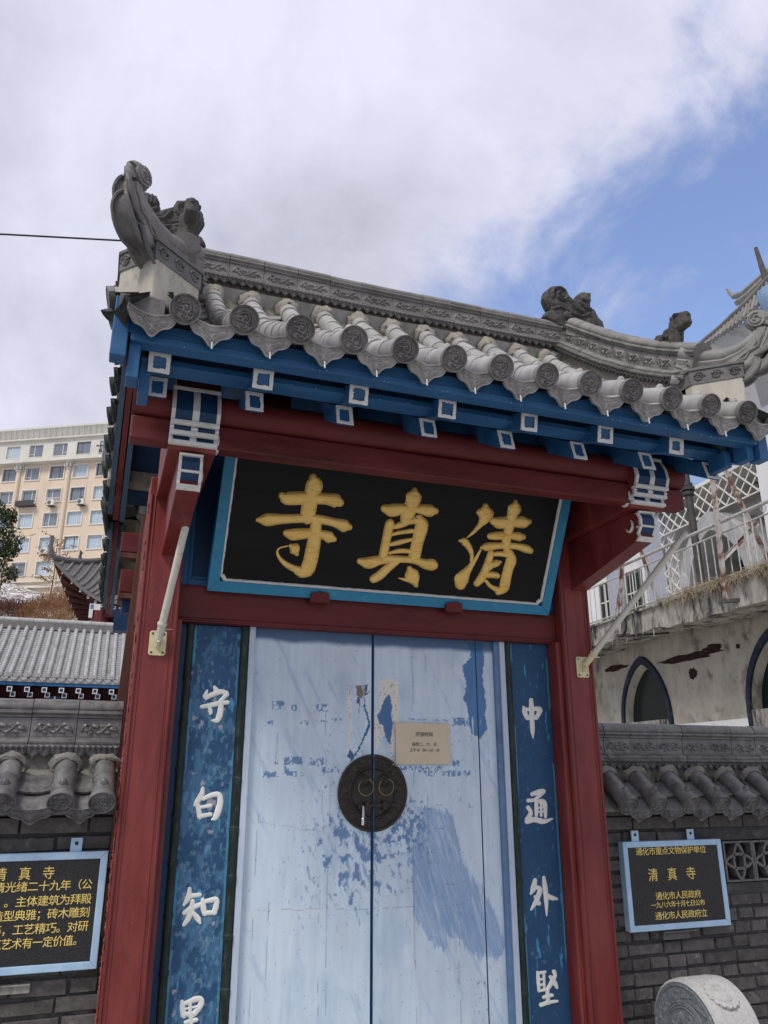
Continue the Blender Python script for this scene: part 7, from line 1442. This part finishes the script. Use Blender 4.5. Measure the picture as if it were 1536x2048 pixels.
# evergreen at the left edge
ev = thing('evergreen_tree', 'dark evergreen tree with ragged drooping clumps at the left frame edge', 'tree', (-5.3, 14, 0))
m = MB(); m.tube([(-5.3, 14, 0), (-5.25, 14, 4), (-5.2, 14, 8.2)], [.20, .14, .04], 10); rs = random.Random(12)
limbs = []
for i in range(34):
    z = rs.uniform(3.2, 7.6); a = rs.uniform(0, 6.28); l = rs.uniform(.8, 1.75) * (1.15 - (z - 3.2) / 7); p = Vector((-5.25, 14, z)); q = p + Vector((math.cos(a) * l, math.sin(a) * l, rs.uniform(-.15, .35))); limbs.append((p, q)); m.tube([tuple(p), tuple(p.lerp(q, .5) + Vector((0, 0, .08))), tuple(q)], [.04, .025, .008], 5)
m.build('trunk', M['bark'], ev, True)
m = MB()
def clump(c, r_, n):
    for _ in range(n):
        v = Vector((rs.gauss(0, 1), rs.gauss(0, 1), rs.gauss(0, 1))); v = v.normalized() * r_ * rs.random() ** .4; v.z *= 1.25; p = c + v; s_ = rs.uniform(.022, .05); a = Vector((rs.uniform(-1, 1), rs.uniform(-1, 1), rs.uniform(-1, 1))).normalized(); b = a.cross(Vector((rs.uniform(-1, 1), rs.uniform(-1, 1), rs.uniform(-1, 1)))).normalized()
        m.add([p - a * s_, p + b * s_ * .45, p + a * s_ * 1.2, p - b * s_ * .45], [(0, 1, 2, 3)])
for p, q in limbs:
    for k in range(5): clump(p.lerp(q, rs.uniform(.45, 1.02)) + Vector((0, 0, rs.uniform(-.15, .1))), rs.uniform(.14, .26), 120)
for c, r_, n in (((-3.98, 14, 6.75), .30, 500), ((-3.80, 14, 6.92), .16, 260), ((-3.75, 14, 6.35), .30, 520), ((-4.05, 14, 6.0), .32, 500), ((-3.72, 14, 6.15), .2, 300), ((-3.95, 14, 5.65), .3, 420), ((-3.62, 14, 5.62), .16, 220), ((-4.2, 14, 5.4), .3, 300), ((-4.1, 14, 7.05), .2, 250)): clump(Vector(c), r_, n)
m.build('crown', M['foliage'], ev)

# apartment block on the hill, in its own axes: s along the front, z up
EA = Vector((.875, -.483, 0)).normalized(); NA = Vector((EA.y, -EA.x, 0)); NA = NA if NA.y < 0 else -NA
AX = Matrix(((EA.x, -NA.x, 0, -10.04), (EA.y, -NA.y, 0, 95.43), (0, 0, 1, 0), (0, 0, 0, 1)))   # local x along front, local y into the block
ap = thing('apartment_block', 'tall beige apartment block with white top storey on the hill at the left', 'building', (-10.04, 95.43, 15))
m = MB(); COLS = [-12.55, -9.30, -6.08, -2.92, .42, 3.60, 6.68, 9.9, 13.1]; FL = [40.30, 37.18, 34.12, 30.97, 27.82, 24.8]
def facade(mt, name, z0, z1, rows, y=0):
    m = MB(); zs = [z0] + sorted(sum([[z - .82, z + .82] for z in rows], [])) + [z1]; xs_ = [-30] + sum([[x - .93, x + .93] for x in COLS], []) + [20]
    for j in range(len(zs) - 1):
        for i in range(len(xs_) - 1):
            if i % 2 == 1 and j % 2 == 1: continue
            m.add([(xs_[i], y, zs[j]), (xs_[i + 1], y, zs[j]), (xs_[i + 1], y, zs[j + 1]), (xs_[i], y, zs[j + 1])], [(0, 1, 2, 3)], AX)
    return m.build(name, M[mt], ap)
facade('cornice', 'top_storey_wall', 38.9, 41.8, FL[:1]); facade('beige', 'wall', 15, 38.45, FL[1:])
m = MB(); m.box(-30, 20, .35, 14, 12, 43.0, AX); m.build('building_core', M['beige'], ap)
m = MB(); m.box(-30, 20, -.9, 1, 38.45, 38.62, AX); m.box(-30, 20, -.5, 1, 38.62, 38.95, AX); m.box(-30, 20, -.35, 1, 41.75, 41.95, AX); m.box(-30, 20, -.9, 1, 42.95, 43.2, AX)
m.prism([(-30, -.35, 41.95), (-30, -.85, 42.95), (-30, .3, 42.95), (-30, .3, 41.95)], (0, 0, 0)) if False else None
m.prism([AX @ Vector(p) for p in [(-30, -.3, 41.95), (-30, -.8, 42.95), (-30, .5, 42.95), (-30, .5, 41.95)]], AX.to_3x3() @ Vector((50, 0, 0))); m.build('cornice', M['cornice'], ap)
m = MB(); s_ = -30
while s_ < 20: m.prism([AX @ Vector(p) for p in [(s_, -.38, 41.98), (s_, -.88, 42.93), (s_, -.7, 42.93), (s_, -.25, 41.98)]], AX.to_3x3() @ Vector((.22, 0, 0))); s_ += .78
m.build('cornice_ribs', M['cornice'], ap)
m = MB(); m.box(-30, 20, -.35, .2, 22.35, 22.6, AX); m.box(-30, 20, -.25, .2, 23.1, 23.25, AX); m.build('string_course', M['cornice'], ap)
rs = random.Random(21)
for j, z in enumerate(FL):
    for i, x in enumerate(COLS):
        m = MB(); a, b = .95, .84
        if j: m.box(x - a - .12, x + a + .12, -.10, .30, z + b, z + b + .13, AX); m.box(x - a - .12, x + a + .12, -.10, .30, z - b - .13, z - b, AX); m.box(x - a - .12, x - a, -.10, .30, z - b, z + b, AX); m.box(x + a, x + a + .12, -.10, .30, z - b, z + b, AX)
        else: m.box(x - a, x + a, -.04, .30, z - b - .08, z - b, AX); m.box(x - a - .04, x + a + .04, -.02, .3, z + b, z + b + .04, AX); m.box(x - a - .04, x - a, -.02, .3, z - b - .08, z + b, AX); m.box(x + a, x + a + .04, -.02, .3, z - b - .08, z + b, AX)
        wn = m.build('window', M['wframe'], ap)
        m = MB(); dk = rs.random() < .3; side = rs.choice((-1, 1)); mx = x + side * .28
        fr = 'dframe' if dk else 'wframe'
        for x0, x1, z0, z1 in ((x - a, x + a, z + b - .07, z + b), (x - a, x + a, z - b, z - b + .07), (x - a, x - a + .07, z - b + .07, z + b - .07), (x + a - .07, x + a, z - b + .07, z + b - .07), (mx - .04, mx + .04, z - b + .07, z + b - .07)): m.box(x0, x1, .15, .22, z0, z1, AX)
        if side > 0: m.box(mx + .04, x + a - .07, .15, .22, z - b + .42, z - b + .48, AX)
        else: m.box(x - a + .07, mx - .04, .15, .22, z - b + .42, z - b + .48, AX)
        m.build('sash', M[fr], wn)
        m = MB(); m.box(x - a, x + a, .19, .24, z - b, z + b, AX); m.build('pane', M[rs.choice(('glass', 'glass', 'glassb')) if j < 3 else rs.choice(('glassb', 'glassb', 'glass'))], wn)
for s_, s2 in ((-4.75, -4.2), (2.05, 2.1), (-11.3, -11.3), (8.6, 8.6)):
    m = MB(); m.tube([AX @ Vector((s_, -.05, 15)), AX @ Vector((s_, -.05, 37.6))], .30, 14); pl0 = m.build('pilaster', M['beige'], ap, True)
    m = MB()
    for z, r_ in ((37.5, .36), (37.75, .40), (37.98, .48), (38.2, .52), (38.36, .55)): m.tube([AX @ Vector((s_, -.1, z)), AX @ Vector((s_, -.1, z + .16))], r_, 12)
    for k in range(8):
        an = k * math.pi / 4; m.tube([AX @ Vector((s_ + .48 * math.cos(an), -.1 + .48 * math.sin(an), 37.7)), AX @ Vector((s_ + .60 * math.cos(an), -.1 + .60 * math.sin(an), 38.1))], .10, 6)
    m.build('capital', M['cornice'], pl0)
for s_, z in ((.55, 32.95), (4.53, 32.86), (.55 + .0, 26.76)):
    m = MB(); m.box(s_ - .45, s_ + .45, -.75, -.38, z - .34, z + .34, AX); ac = m.build('air_conditioner', M['wframe'], ap, bevel=.04)
    m = MB(); m.lathe([(.25, 0), (.25, .03), (.20, .03), (.19, .01), (.04, .01), (.03, .03)], 18, AX @ T(s_ - .12, -.75, z) @ RX(90)); m.build('fan_grille', M['tile_dark'], ac, True)
    m = MB(); m.box(s_ - .4, s_ + .4, -.7, .0, z - .42, z - .36, AX); m.build('shelf', M['darkiron'], ac)
m = MB(); m.box(-4.2, -1.7, -.75, 0, 32.75, 32.85, AX); m.box(-4.2, -1.7, -.75, -.70, 32.85, 33.4, AX); m.build('balcony_tray', M['darkiron'], ap)
m = MB()
for k in range(12): m.box(-.6 + k * .18, -.57 + k * .18, -.5, -.47, 33.15, 33.65, AX)
m.box(-.65, 1.5, -.5, -.46, 33.62, 33.67, AX); m.box(-.65, 1.5, -.5, -.46, 33.13, 33.18, AX); m.build('window_guard', M['wframe'], ap)
m = MB(); m.box(5.3, 6.6, -.015, .0, 40.35, 40.55, AX); m.box(5.7, 6.1, -.015, 0, 39.3, 40.0, AX); m.build('peeled_patch', M['joint'], ap)
# fence on the slope below the block
fe = thing('slope_fence', 'thin grey wire fence with posts along the terrace below the beige block', 'fence', (-8, 60, hz(-8, 60)))
ZF = lambda x, y: 15.35
for k in range(8):
    x = -16 + k * 2.2; m = MB(); m.bar((x, 62, 13), (x, 62, 16.4), .07, .07); m.build('post', M['darkiron'], fe)
m = MB()
for z in (14.9, 15.6, 16.2): m.tube([(-17, 62, z), (0, 62, z + .1)], .022, 5)
m.build('wire', M['ridge'], fe)


# ================================================================ RIGHT BACKGROUND (own axes: s along the front, o away from the gate, z up)
DR = Vector((.0715, .9974, 0)).normalized(); NR = Vector((.9974, -.0715, 0)).normalized()
BX = Matrix(((DR.x, NR.x, 0, 8.5), (DR.y, NR.y, 0, 7.0), (0, 0, 1, 0), (0, 0, 0, 1)))   # local x = s, local y = o
def bb(m, s0, s1, o0, o1, z0, z1):
    # mirrored axes: keep outward normals
    m.add([BX @ Vector(p) for p in [(s0, o0, z0), (s1, o0, z0), (s1, o1, z0), (s0, o1, z0), (s0, o0, z1), (s1, o0, z1), (s1, o1, z1), (s0, o1, z1)]],
          [(0, 1, 2, 3), (7, 6, 5, 4), (4, 5, 1, 0), (5, 6, 2, 1), (6, 7, 3, 2), (7, 4, 0, 3)])
def bp(s_, o, z): return tuple(BX @ Vector((s_, o, z)))
te = thing('concrete_terrace', 'decaying concrete terrace with stained slab edge and pointed arch windows behind the right wall', 'building', bp(2, 2, 0))
# slab edge: uneven, stained
rs = random.Random(31)
m = MB(); n = 70; vs_ = []
for i in range(n):
    s_ = -6 + 16 * i / (n - 1); zb = 4.17 + (.16 if 1.0 < s_ < 3.9 else 0) * .4 + rs.uniform(-.02, .02); 
    vs_ += [bp(s_, rs.uniform(-.012, .012), 4.64 + rs.uniform(-.01, .01)), bp(s_, rs.uniform(-.015, .015), zb), bp(s_, .9, zb + .03), bp(s_, .9, 4.66)]
fs = [(i * 4 + k, i * 4 + (k + 1) % 4, i * 4 + 4 + (k + 1) % 4, i * 4 + 4 + k) for i in range(n - 1) for k in range(4)]
m.add(vs_, [f[::-1] for f in fs]); m.build('slab_edge', M['stainc'], te)
m = MB(); bb(m, -6, 10, .9, 8, 4.35, 4.62); m.build('slab', M['stainc'], te)
m = MB(); bb(m, -6, 10, -.05, .25, 4.64, 4.69); m.build('kerb', M['stainc'], te)
# lower wall with pointed openings
def ogive(sc, hw, zb, zsp, zt, n=9):
    # outline from left foot over the point to right foot
    pts = [(sc - hw, zb), (sc - hw, zsp)]
    for i in range(1, n + 1):
        t = i / n; pts.append((sc - hw * (1 - t ** 1.9) , zsp + (zt - zsp) * math.sin(t * math.pi / 2) ** .95 if False else zsp + (zt - zsp) * (1 - (1 - t) ** 1.35)))
    right = [(2 * sc - a, b) for a, b in pts[:-1]][::-1]
    return pts + right
arches = [(3.38, .93, 3.98), (-.72, .93, 3.98), (7.4, .93, 3.98)]
m = MB(); OW = .95
edges = sorted(arches)
zlow, ztop = 0.0, 4.35; cur = -6.0
for sc, hw, zt in edges:
    bb(m, cur, sc - hw - .02, OW, OW + .3, zlow, ztop)
    og = ogive(sc, hw + .02, 1.2, 2.6, zt + .03); 
    # spandrels as strips up to the soffit
    for (a0, z0), (a1, z1) in zip(og[:-1], og[1:]):
        if a1 - a0 > 1e-5: m.add([bp(a0, OW, z0), bp(a1, OW, z1), bp(a1, OW, ztop), bp(a0, OW, ztop)], [(3, 2, 1, 0)])
    bb(m, sc - hw - .02, sc + hw + .02, OW, OW + .3, zlow, 1.2); cur = sc + hw + .02
bb(m, cur, 10, OW, OW + .3, zlow, ztop); m.build('lower_wall', M['oldwall'], te)
m = MB(); bb(m, -6, 2.35, OW - .012, OW - .002, 0, 2.47); bb(m, 4.4, 10, OW - .012, OW - .002, 0, 2.5); m.build('painted_dado', M['stucco'], te)
for sc, hw, zt in arches:
    ogo = ogive(sc, hw, 1.2, 2.6, zt); ogi = ogive(sc, hw - .10, 1.2, 2.6, zt - .16); ogd = ogive(sc, hw - .15, 1.2, 2.6, zt - .24)
    m = MB(); n = len(ogo)
    def ring(m, A, oa, B, ob):
        vs_ = [bp(a, oa, z) for a, z in A] + [bp(a, ob, z) for a, z in B]; n = len(A)
        m.add(vs_, [(i, i + 1, n + i + 1, n + i) for i in range(n - 1)]); m.add(vs_, [(n + i, n + i + 1, i + 1, i) for i in range(n - 1)])
    ring(m, ogo, OW - .05, ogi, OW - .05); ring(m, ogo, OW - .05, ogo, OW + .1); ring(m, ogi, OW - .05, ogi, OW + .0)
    aw = m.build('arch_window', M['archb'], te)
    m = MB(); ring(m, ogi, OW - .0, ogd, OW + .17); m.build('reveal', M['oldwall'], aw)
    m = MB(); m.add([bp(a, OW + .18, z) for a, z in ogi], [tuple(range(len(ogi)))]); m.add([bp(a, OW + .182, z) for a, z in ogi], [tuple(range(len(ogi)))[::-1]]); m.build('dark_pane', M['glassd'], aw)
    m = MB(); bb(m, sc - hw + .1, sc + hw - .05, OW - .03, OW + .3, 2.3, 2.60); m.build('broken_sill', M['stainc'], aw)
# scars of exposed brick
def scar(c, rx, rz, o, seed, n=22):
    rs = random.Random(seed); vs_ = [bp(c[0], o, c[1])]
    for i in range(n):
        a = 2 * math.pi * i / n; q = rs.uniform(.72, 1.12); vs_.append(bp(c[0] + rx * q * math.cos(a), o, c[1] + rz * q * math.sin(a)))
    m = MB(); m.add(vs_, [(0, 1 + (i + 1) % n, 1 + i) for i in range(n)]); m.add(vs_, [(0, 1 + i, 1 + (i + 1) % n) for i in range(n)]); return m.build('exposed_brickwork', M['exbrick'], te)
scar((1.75, 3.745), 1.02, .085, OW - .006, 1, 34); scar((.95, 3.82), .30, .08, OW - .009, 2); scar((1.64, 3.42), .14, .12, OW - .008, 3); scar((4.45, 3.86), .55, .07, OW - .007, 4, 30); scar((.25, 3.75), .06, .05, OW - .006, 5)
# dry grass along the slab edge
rs = random.Random(8); m = MB()
for i in range(1300):
    s_ = rs.uniform(-2.2, 1.1) if rs.random() < .82 else rs.uniform(-5, 3); dens = math.exp(-((s_ + .2) / 1.1) ** 2) + math.exp(-((s_ + 2.1) / .7) ** 2)
    if rs.random() > dens * (.35 + .65 * (math.sin(s_ * 9) > -.2)) + .05: continue
    p = Vector((s_, rs.uniform(-.12, .02), 4.67 + rs.uniform(-.03, .06))); q = p + Vector((rs.uniform(-.22, .22), rs.uniform(-.1, .03), rs.uniform(-.20, .10))); m.tube([bp(*p), bp(*((p + q) / 2 + Vector((0, 0, .03)))), bp(*q)], .0035, 3, cap=False)
o = m.build('dry_grass', M['straw'], None); tag(o, 'dry straw like grass hanging over the edge of the concrete terrace', 'grass', kind='stuff')
rs = random.Random(18); m = MB()
for i in range(40):
    s_ = rs.uniform(-3, 3.5); m.tube([bp(s_, -.01, 4.22), bp(s_ + rs.uniform(-.01, .01), -.01, 4.22 - rs.uniform(.04, .16))], [.012, .003], 4)
o = m.build('drip_stalactites', M['stainc'], te); o['kind'] = 'stuff'
# railing
ra = thing('steel_railing', 'weathered steel railing with close balusters along the concrete terrace', 'railing', bp(2, .02, 4.69))
m = MB(); m.tube([bp(-6, .03, 5.73), bp(10, .03, 5.73)], .032, 10); m.build('top_rail', M['rail'], ra, True)
m = MB(); m.tube([bp(-6, .03, 5.535), bp(10, .03, 5.535)], .018, 8); m.build('middle_rail', M['rail'], ra, True)
m = MB(); m.tube([bp(-6, .03, 4.755), bp(10, .03, 4.755)], .018, 8); m.build('bottom_rail', M['rail'], ra, True)
bal = MB().tube([(0, 0, 4.76), (0, 0, 5.53)], .012, 6).mesh('baluster', M['rail'], True)
s_ = -5.9; k = 0
while s_ < 7: link('baluster', bal, ra, BX @ T(s_, .03, 0)); s_ += .205
pst = MB().tube([(0, 0, 4.64), (0, 0, 5.72)], .026, 8).mesh('post', M['rail'], True)
for s_ in (-4.7, -3.1, -1.45, .75, 2.35, 4.2, 6.0): link('post', pst, ra, BX @ T(s_, .03, 0))
m = MB()
for s_ in (-1.9, -.3, 1.4, 3.0): m.tube([bp(s_ + a, .03, 5.635 + b) for a, b in spiral(0, 0, .075, .02, 0, 1.6, 18)], .008, 5)
m.build('scroll_ornament', M['rail'], ra)
# rusty angle iron frames outside the railing
def angle(m, a, b, w_=.075):
    a = Vector(a); b = Vector(b); d = (b - a).normalized(); u = NR.copy(); sx = d.cross(u).normalized()
    m.bar(tuple(a), tuple(b), w_, .008, tuple(u)); m.bar(tuple(a + sx * w_ / 2 + u * w_ / 2 * 0), tuple(b + sx * w_ / 2), .008, w_, tuple(u))
for lab, pts in (('rusty white angle iron frame rising above the railing, nearest to the right frame edge', [((-.92, -.12, 4.30), (-1.05, -.12, 7.05)), ((-1.55, .35, 4.75), (-1.10, -.06, 7.05)), ((-.95, -.1, 5.0), (-1.45, .3, 5.55))]),
                 ('rusty angle iron frame rising above the railing beside the right red column', [((2.45, -.12, 4.25), (1.75, -.12, 6.75)), ((1.55, .3, 4.75), (1.75, -.06, 6.75)), ((2.53, -.1, 4.6), (2.40, .1, 5.65))])):
    c = pts[0][0]; t = thing('angle_iron_frame', lab, 'iron frame', bp(c[0], c[1], c[2]))
    for j, (a, b) in enumerate(pts): m = MB(); angle(m, bp(*a), bp(*b), .085 if j == 0 else .07); m.build('iron_leg' if j < 2 else 'iron_brace', M['rust'], t)
    m = MB(); m.bar(bp(c[0] + .05, -.15, c[2]), bp(c[0] - .75, .55, c[2] - .02), .07, .06); m.bar(bp(c[0] - .55, -.02, 4.25), bp(c[0] - .55, -.02, 4.7), .07, .07); m.build('iron_foot', M['darkiron'], t)
m = MB(); cp = Vector((2.35, -.14, 4.33))
for k in range(3): m.tube([bp(cp.x + (.20 + .012 * k) * math.cos(a), cp.y + .01 * k, cp.z + .12 + (.22 + .01 * k) * math.sin(a)) for a in np.linspace(0, 6.28, 26, endpoint=False)], .010, 6, closed=True)
o = m.build('cable_coil', M['wirem'], None, True); tag(o, 'coil of black cable hanging on the terrace edge beside the right red column', 'cable')
# lamp post
lp = thing('dark_pole', 'slim dark iron pole with ringed collar standing behind the railing', 'pole', bp(2.4, 2, 4.6))
m = MB(); m.tube([bp(2.34, 2, 4.6), bp(2.44, 2, 8.3)], .085, 12); m.build('shaft', M['darkiron'], lp, True)
m = MB()
for z, r_ in ((7.55, .13), (7.66, .16), (7.76, .12)): m.tube([bp(2.42, 2, z), bp(2.42, 2, z + .07)], r_, 12)
m.build('collar', M['darkiron'], lp, True)
# upper building
ub = thing('mosque_building', 'white and light blue building with arches, diamond lattice and gold emblem behind the terrace', 'building', bp(3, 8, 4))
OB = 3.5
m = MB()
arcs = [(2.30, .72, 5.2, 7.02), (-1.6, .72, 5.2, 7.02)]
wins = [(8.63, 5.0, 6.95, .27), (7.14, 5.0, 6.92, .30), (8.72, 7.58, 8.3, .32)]
bb(m, 5.42, 16, OB + .02, OB + 6, 4.4, 9.6); bb(m, -6, 5.42, OB + 1.8, OB + 6, 4.4, 9.6); m.build('wall', M['stucco'], ub)
m = MB(); bb(m, -6, 16, OB - .25, OB + 1.9, 8.36, 9.9); m.build('blue_frieze', M['skyblue'], ub)
m = MB(); bb(m, -6, 16, OB - .28, OB - .0, 8.28, 8.36); m.build('frieze_edge', M['wframe'], ub)
for s0, s1 in ((7.65, 8.28), (5.45, 6.35)):
    m = MB(); bb(m, s0, s1, OB - .18, OB + .02, 4.4, 8.28); m.build('pilaster', M['lav'], ub)
for sc, z0, z1, hw in wins:
    m = MB(); bb(m, sc - hw - .08, sc + hw + .08, OB - .04, OB + .02, z0 - .08, z1 + .08); wn = m.build('window', M['tile_dark'], ub)
    m = MB(); bb(m, sc - hw, sc + hw, OB - .046, OB - .041, z0, z1); m.build('pane', M['glassd'], wn)
    m = MB(); bb(m, sc - .02, sc + .02, OB - .06, OB - .047, z0, z1); bb(m, sc - hw, sc + hw, OB - .06, OB - .047, z1 - .55, z1 - .51); m.build('sash', M['wframe'], wn)
# projecting white pointed hoods
for sc in (3.30, -1.9):
    hood = ogive(sc, 1.40, 4.6, 5.6, 7.55, 12); inn = ogive(sc, 1.02, 4.6, 5.6, 7.08, 12)
    m = MB(); oo = OB - .36; vs_ = [bp(a, oo, z) for a, z in hood] + [bp(a, oo, z) for a, z in inn]; n = len(hood)
    m.add(vs_, [(n + i, n + i + 1, i + 1, i) for i in range(n - 1)]); m.add(vs_, [(i, i + 1, n + i + 1, n + i) for i in range(n - 1)])
    for A in (hood, inn):
        vv = [bp(a, oo, z) for a, z in A] + [bp(a, OB + 1.8, z) for a, z in A]; m.add(vv, [(i, i + 1, n + i + 1, n + i) for i in range(n - 1)]); m.add(vv, [(n + i, n + i + 1, i + 1, i) for i in range(n - 1)])
    hd = m.build('pointed_hood', M['stucco'], ub)
    m = MB(); a_ = ogive(sc, .72, 4.6, 5.4, 6.75, 10); m.add([bp(a, OB + 1.0, z) for a, z in inn], [tuple(range(len(inn)))]); m.add([bp(a, OB + .999, z) for a, z in inn], [tuple(range(len(inn)))[::-1]]); m.build('dark_pane', M['glassd'], hd)
    m = MB(); bb(m, sc - .03, sc + .03, OB + .95, OB + .98, 4.6, 6.95); bb(m, sc - 1.0, sc + 1.0, OB + .95, OB + .98, 6.0, 6.06); bb(m, sc - 1., sc + 1., OB + .95, OB + .98, 5.2, 5.26); bb(m, sc - .46, sc - .41, OB + .95, OB + .98, 4.6, 6.6); m.build('sash', M['lav'], hd)
# diamond lattice band and drop
def lattice(s0, s1, z0, z1, o, st, name):
    m = MB(); 
    import itertools
    hgt = z1 - z0
    k = s0 - hgt
    while k < s1:
        for sg in (1, -1):
            a = (k, z0 if sg > 0 else z1); b = (k + hgt, z1 if sg > 0 else z0)
            # clip to s0..s1
            t0 = max(0, (s0 - a[0]) / hgt); t1 = min(1, (s1 - a[0]) / hgt)
            if t1 > t0 + .03:
                p = (a[0] + hgt * t0, a[1] + (b[1] - a[1]) * t0); q = (a[0] + hgt * t1, a[1] + (b[1] - a[1]) * t1); m.bar(bp(p[0], o + (.0 if sg > 0 else .022), p[1]), bp(q[0], o + (.0 if sg > 0 else .022), q[1]), .035, .02, tuple(NR))
        k += st
    bb_ = m; bb(m, s0, s1, o - .01, o + .03, z0 - .03, z0); bb(m, s0, s1, o - .01, o + .03, z1, z1 + .03)
    return m.build(name, M['wframe'], ub)
lattice(-4.5, 5.3, 7.50, 8.25, OB - .30, .36, 'diamond_lattice'); lattice(4.72, 5.38, 4.7, 7.46, OB - .25, .40, 'lattice_drop')
m = MB(); bb(m, -6, 5.4, OB + .05, OB + 1.8, 8.29, 8.33); m.build('porch_ceiling', M['wframe'], ub)
for sc in (-3.5, -2.2, -.9, .4, 1.7, 3.0):
    m = MB(); m.lathe([(.12, 0), (.12, .02), (.09, .03)], 16, BX @ T(sc, OB + .9, 8.285) @ RX(180)); m.build('ceiling_light', M['glass'], ub, True)
# gold character fixed on the frieze (same first character as on the name board)
m = MB()
GX = BX @ Matrix(((-1, 0, 0, 4.63), (0, 1, 0, OB - .34), (0, 0, 1, 8.50), (0, 0, 0, 1)))
for q, st in enumerate(GOLD['temple']):
    s2 = [[(a[0] + 640) * 1.35, a[1] * 1.35 - 150, (a[2] + 640) * 1.35, a[3] * 1.35 - 150] for a in st]; ribbon(m, s2, 0, GX, .05, q)
o = m.build('gold_emblem', M['gold'], ub, True)
# tower with sweeping tiled eaves
tw_ = thing('tower_roof', 'pale tower with sweeping grey tiled eaves and blue capped column above the gate roof at the right', 'tower', bp(-1.5, 4, 8))
def te_pt(s_, top): # eaves line, rising slightly to the far corner
    return s_
m = MB(); 
OT = 2.0
# tiled skirt between ridge line and eaves
skirt_t = [(1.78, 11.08), (1.0, 11.10), (0, 11.20), (-1.0, 11.42), (-1.9, 11.9), (-4.0, 11.9)]; skirt_b = [(1.66, 10.72), (1.0, 10.70), (0, 10.62), (-1.0, 10.72), (-1.9, 11.0), (-4, 11.0)]
vs_ = [bp(a, OT + .35, z) for a, z in skirt_t] + [bp(a, OT, z) for a, z in skirt_b]; n = len(skirt_t)
m.add(vs_, [(i, i + 1, n + i + 1, n + i) for i in range(n - 1)]); m.add(vs_, [(n + i, n + i + 1, i + 1, i) for i in range(n - 1)]); sk = m.build('tiled_skirt', M['tile_dark'], tw_)
def lerpl(L_, s_):
    L_ = sorted(L_); return float(np.interp(s_, [a for a, _ in L_], [b for _, b in L_]))
s_ = 1.62
while s_ > -3.8:
    zt, zb = lerpl(skirt_t, s_), lerpl(skirt_b, s_ - .16); m = MB(); m.tube([bp(s_ + .10, OT + .33, zt - .02), bp(s_ - .10, OT - .03, zb)], .042, 8); m.tube([bp(s_ - .10, OT - .03, zb), bp(s_ - .105, OT - .05, zb - .01)], .055, 10); m.build('tile_row', M['ridge'], sk, True); s_ -= .125
m = MB(); m.tube([bp(a, OT + .34, z + .05) for a, z in skirt_t], .075, 8); m.build('ridge', M['ridge'], tw_, True)
# coved soffit down to the tower body
m = MB(); prof = [(0, 0), (.35, -.10), (.75, -.35), (1.0, -.80), (1.1, -1.6)]; vs_ = []
for d_, dz in prof:
    for a, z in skirt_b: vs_.append(bp(a - d_ * .15 * (1 if a > 1 else 0), OT + .02 + d_, z - .02 + dz))
fs = grid_faces(len(skirt_b), len(prof)); m.add(vs_, fs); m.add(vs_, [f[::-1] for f in fs])
m.build('coved_soffit', M['stucco'], tw_, True, angle=60)
m = MB(); bb(m, -4, 1.45, OT + 1.10, OT + 4, 4.6, 11.0); m.build('tower_wall', M['stucco'], tw_)
m = MB(); m.tube([bp(-.95, OT + .2, 4.7), bp(-.95, OT + .2, 10.45)], .30, 20); cl = m.build('column', M['stucco'], tw_, True)
m = MB(); m.tube([bp(-.95, OT + .2, 10.45), bp(-.95, OT + .2, 10.50), bp(-.95, OT + .2, 10.66), bp(-.95, OT + .2, 10.80)], [.31, .36, .42, .46], 24); m.build('blue_capital', M['skyblue'], cl, True)
m = MB(); m.tube([bp(-.48, OT + .4, 11.3), bp(-.40, OT + .4, 11.75), bp(-.32, OT + .4, 12.35)], [.09, .06, .04], 8); m.build('finial', M['beast'], tw_, True)
# far upturned corner seen over the skirt
m = MB(); m.tube([bp(2.0, 3.6, 13.05), bp(1.82, 3.6, 12.72), bp(1.45, 3.6, 12.58), bp(.6, 3.6, 12.62)], [.03, .07, .10, .10], 8)
m.tube([bp(1.75, 3.6, 12.5), bp(1.3, 3.6, 12.42), bp(.6, 3.6, 12.5)], [.08, .12, .12], 8); m.build('upturned_corner', M['ridge'], tw_, True)
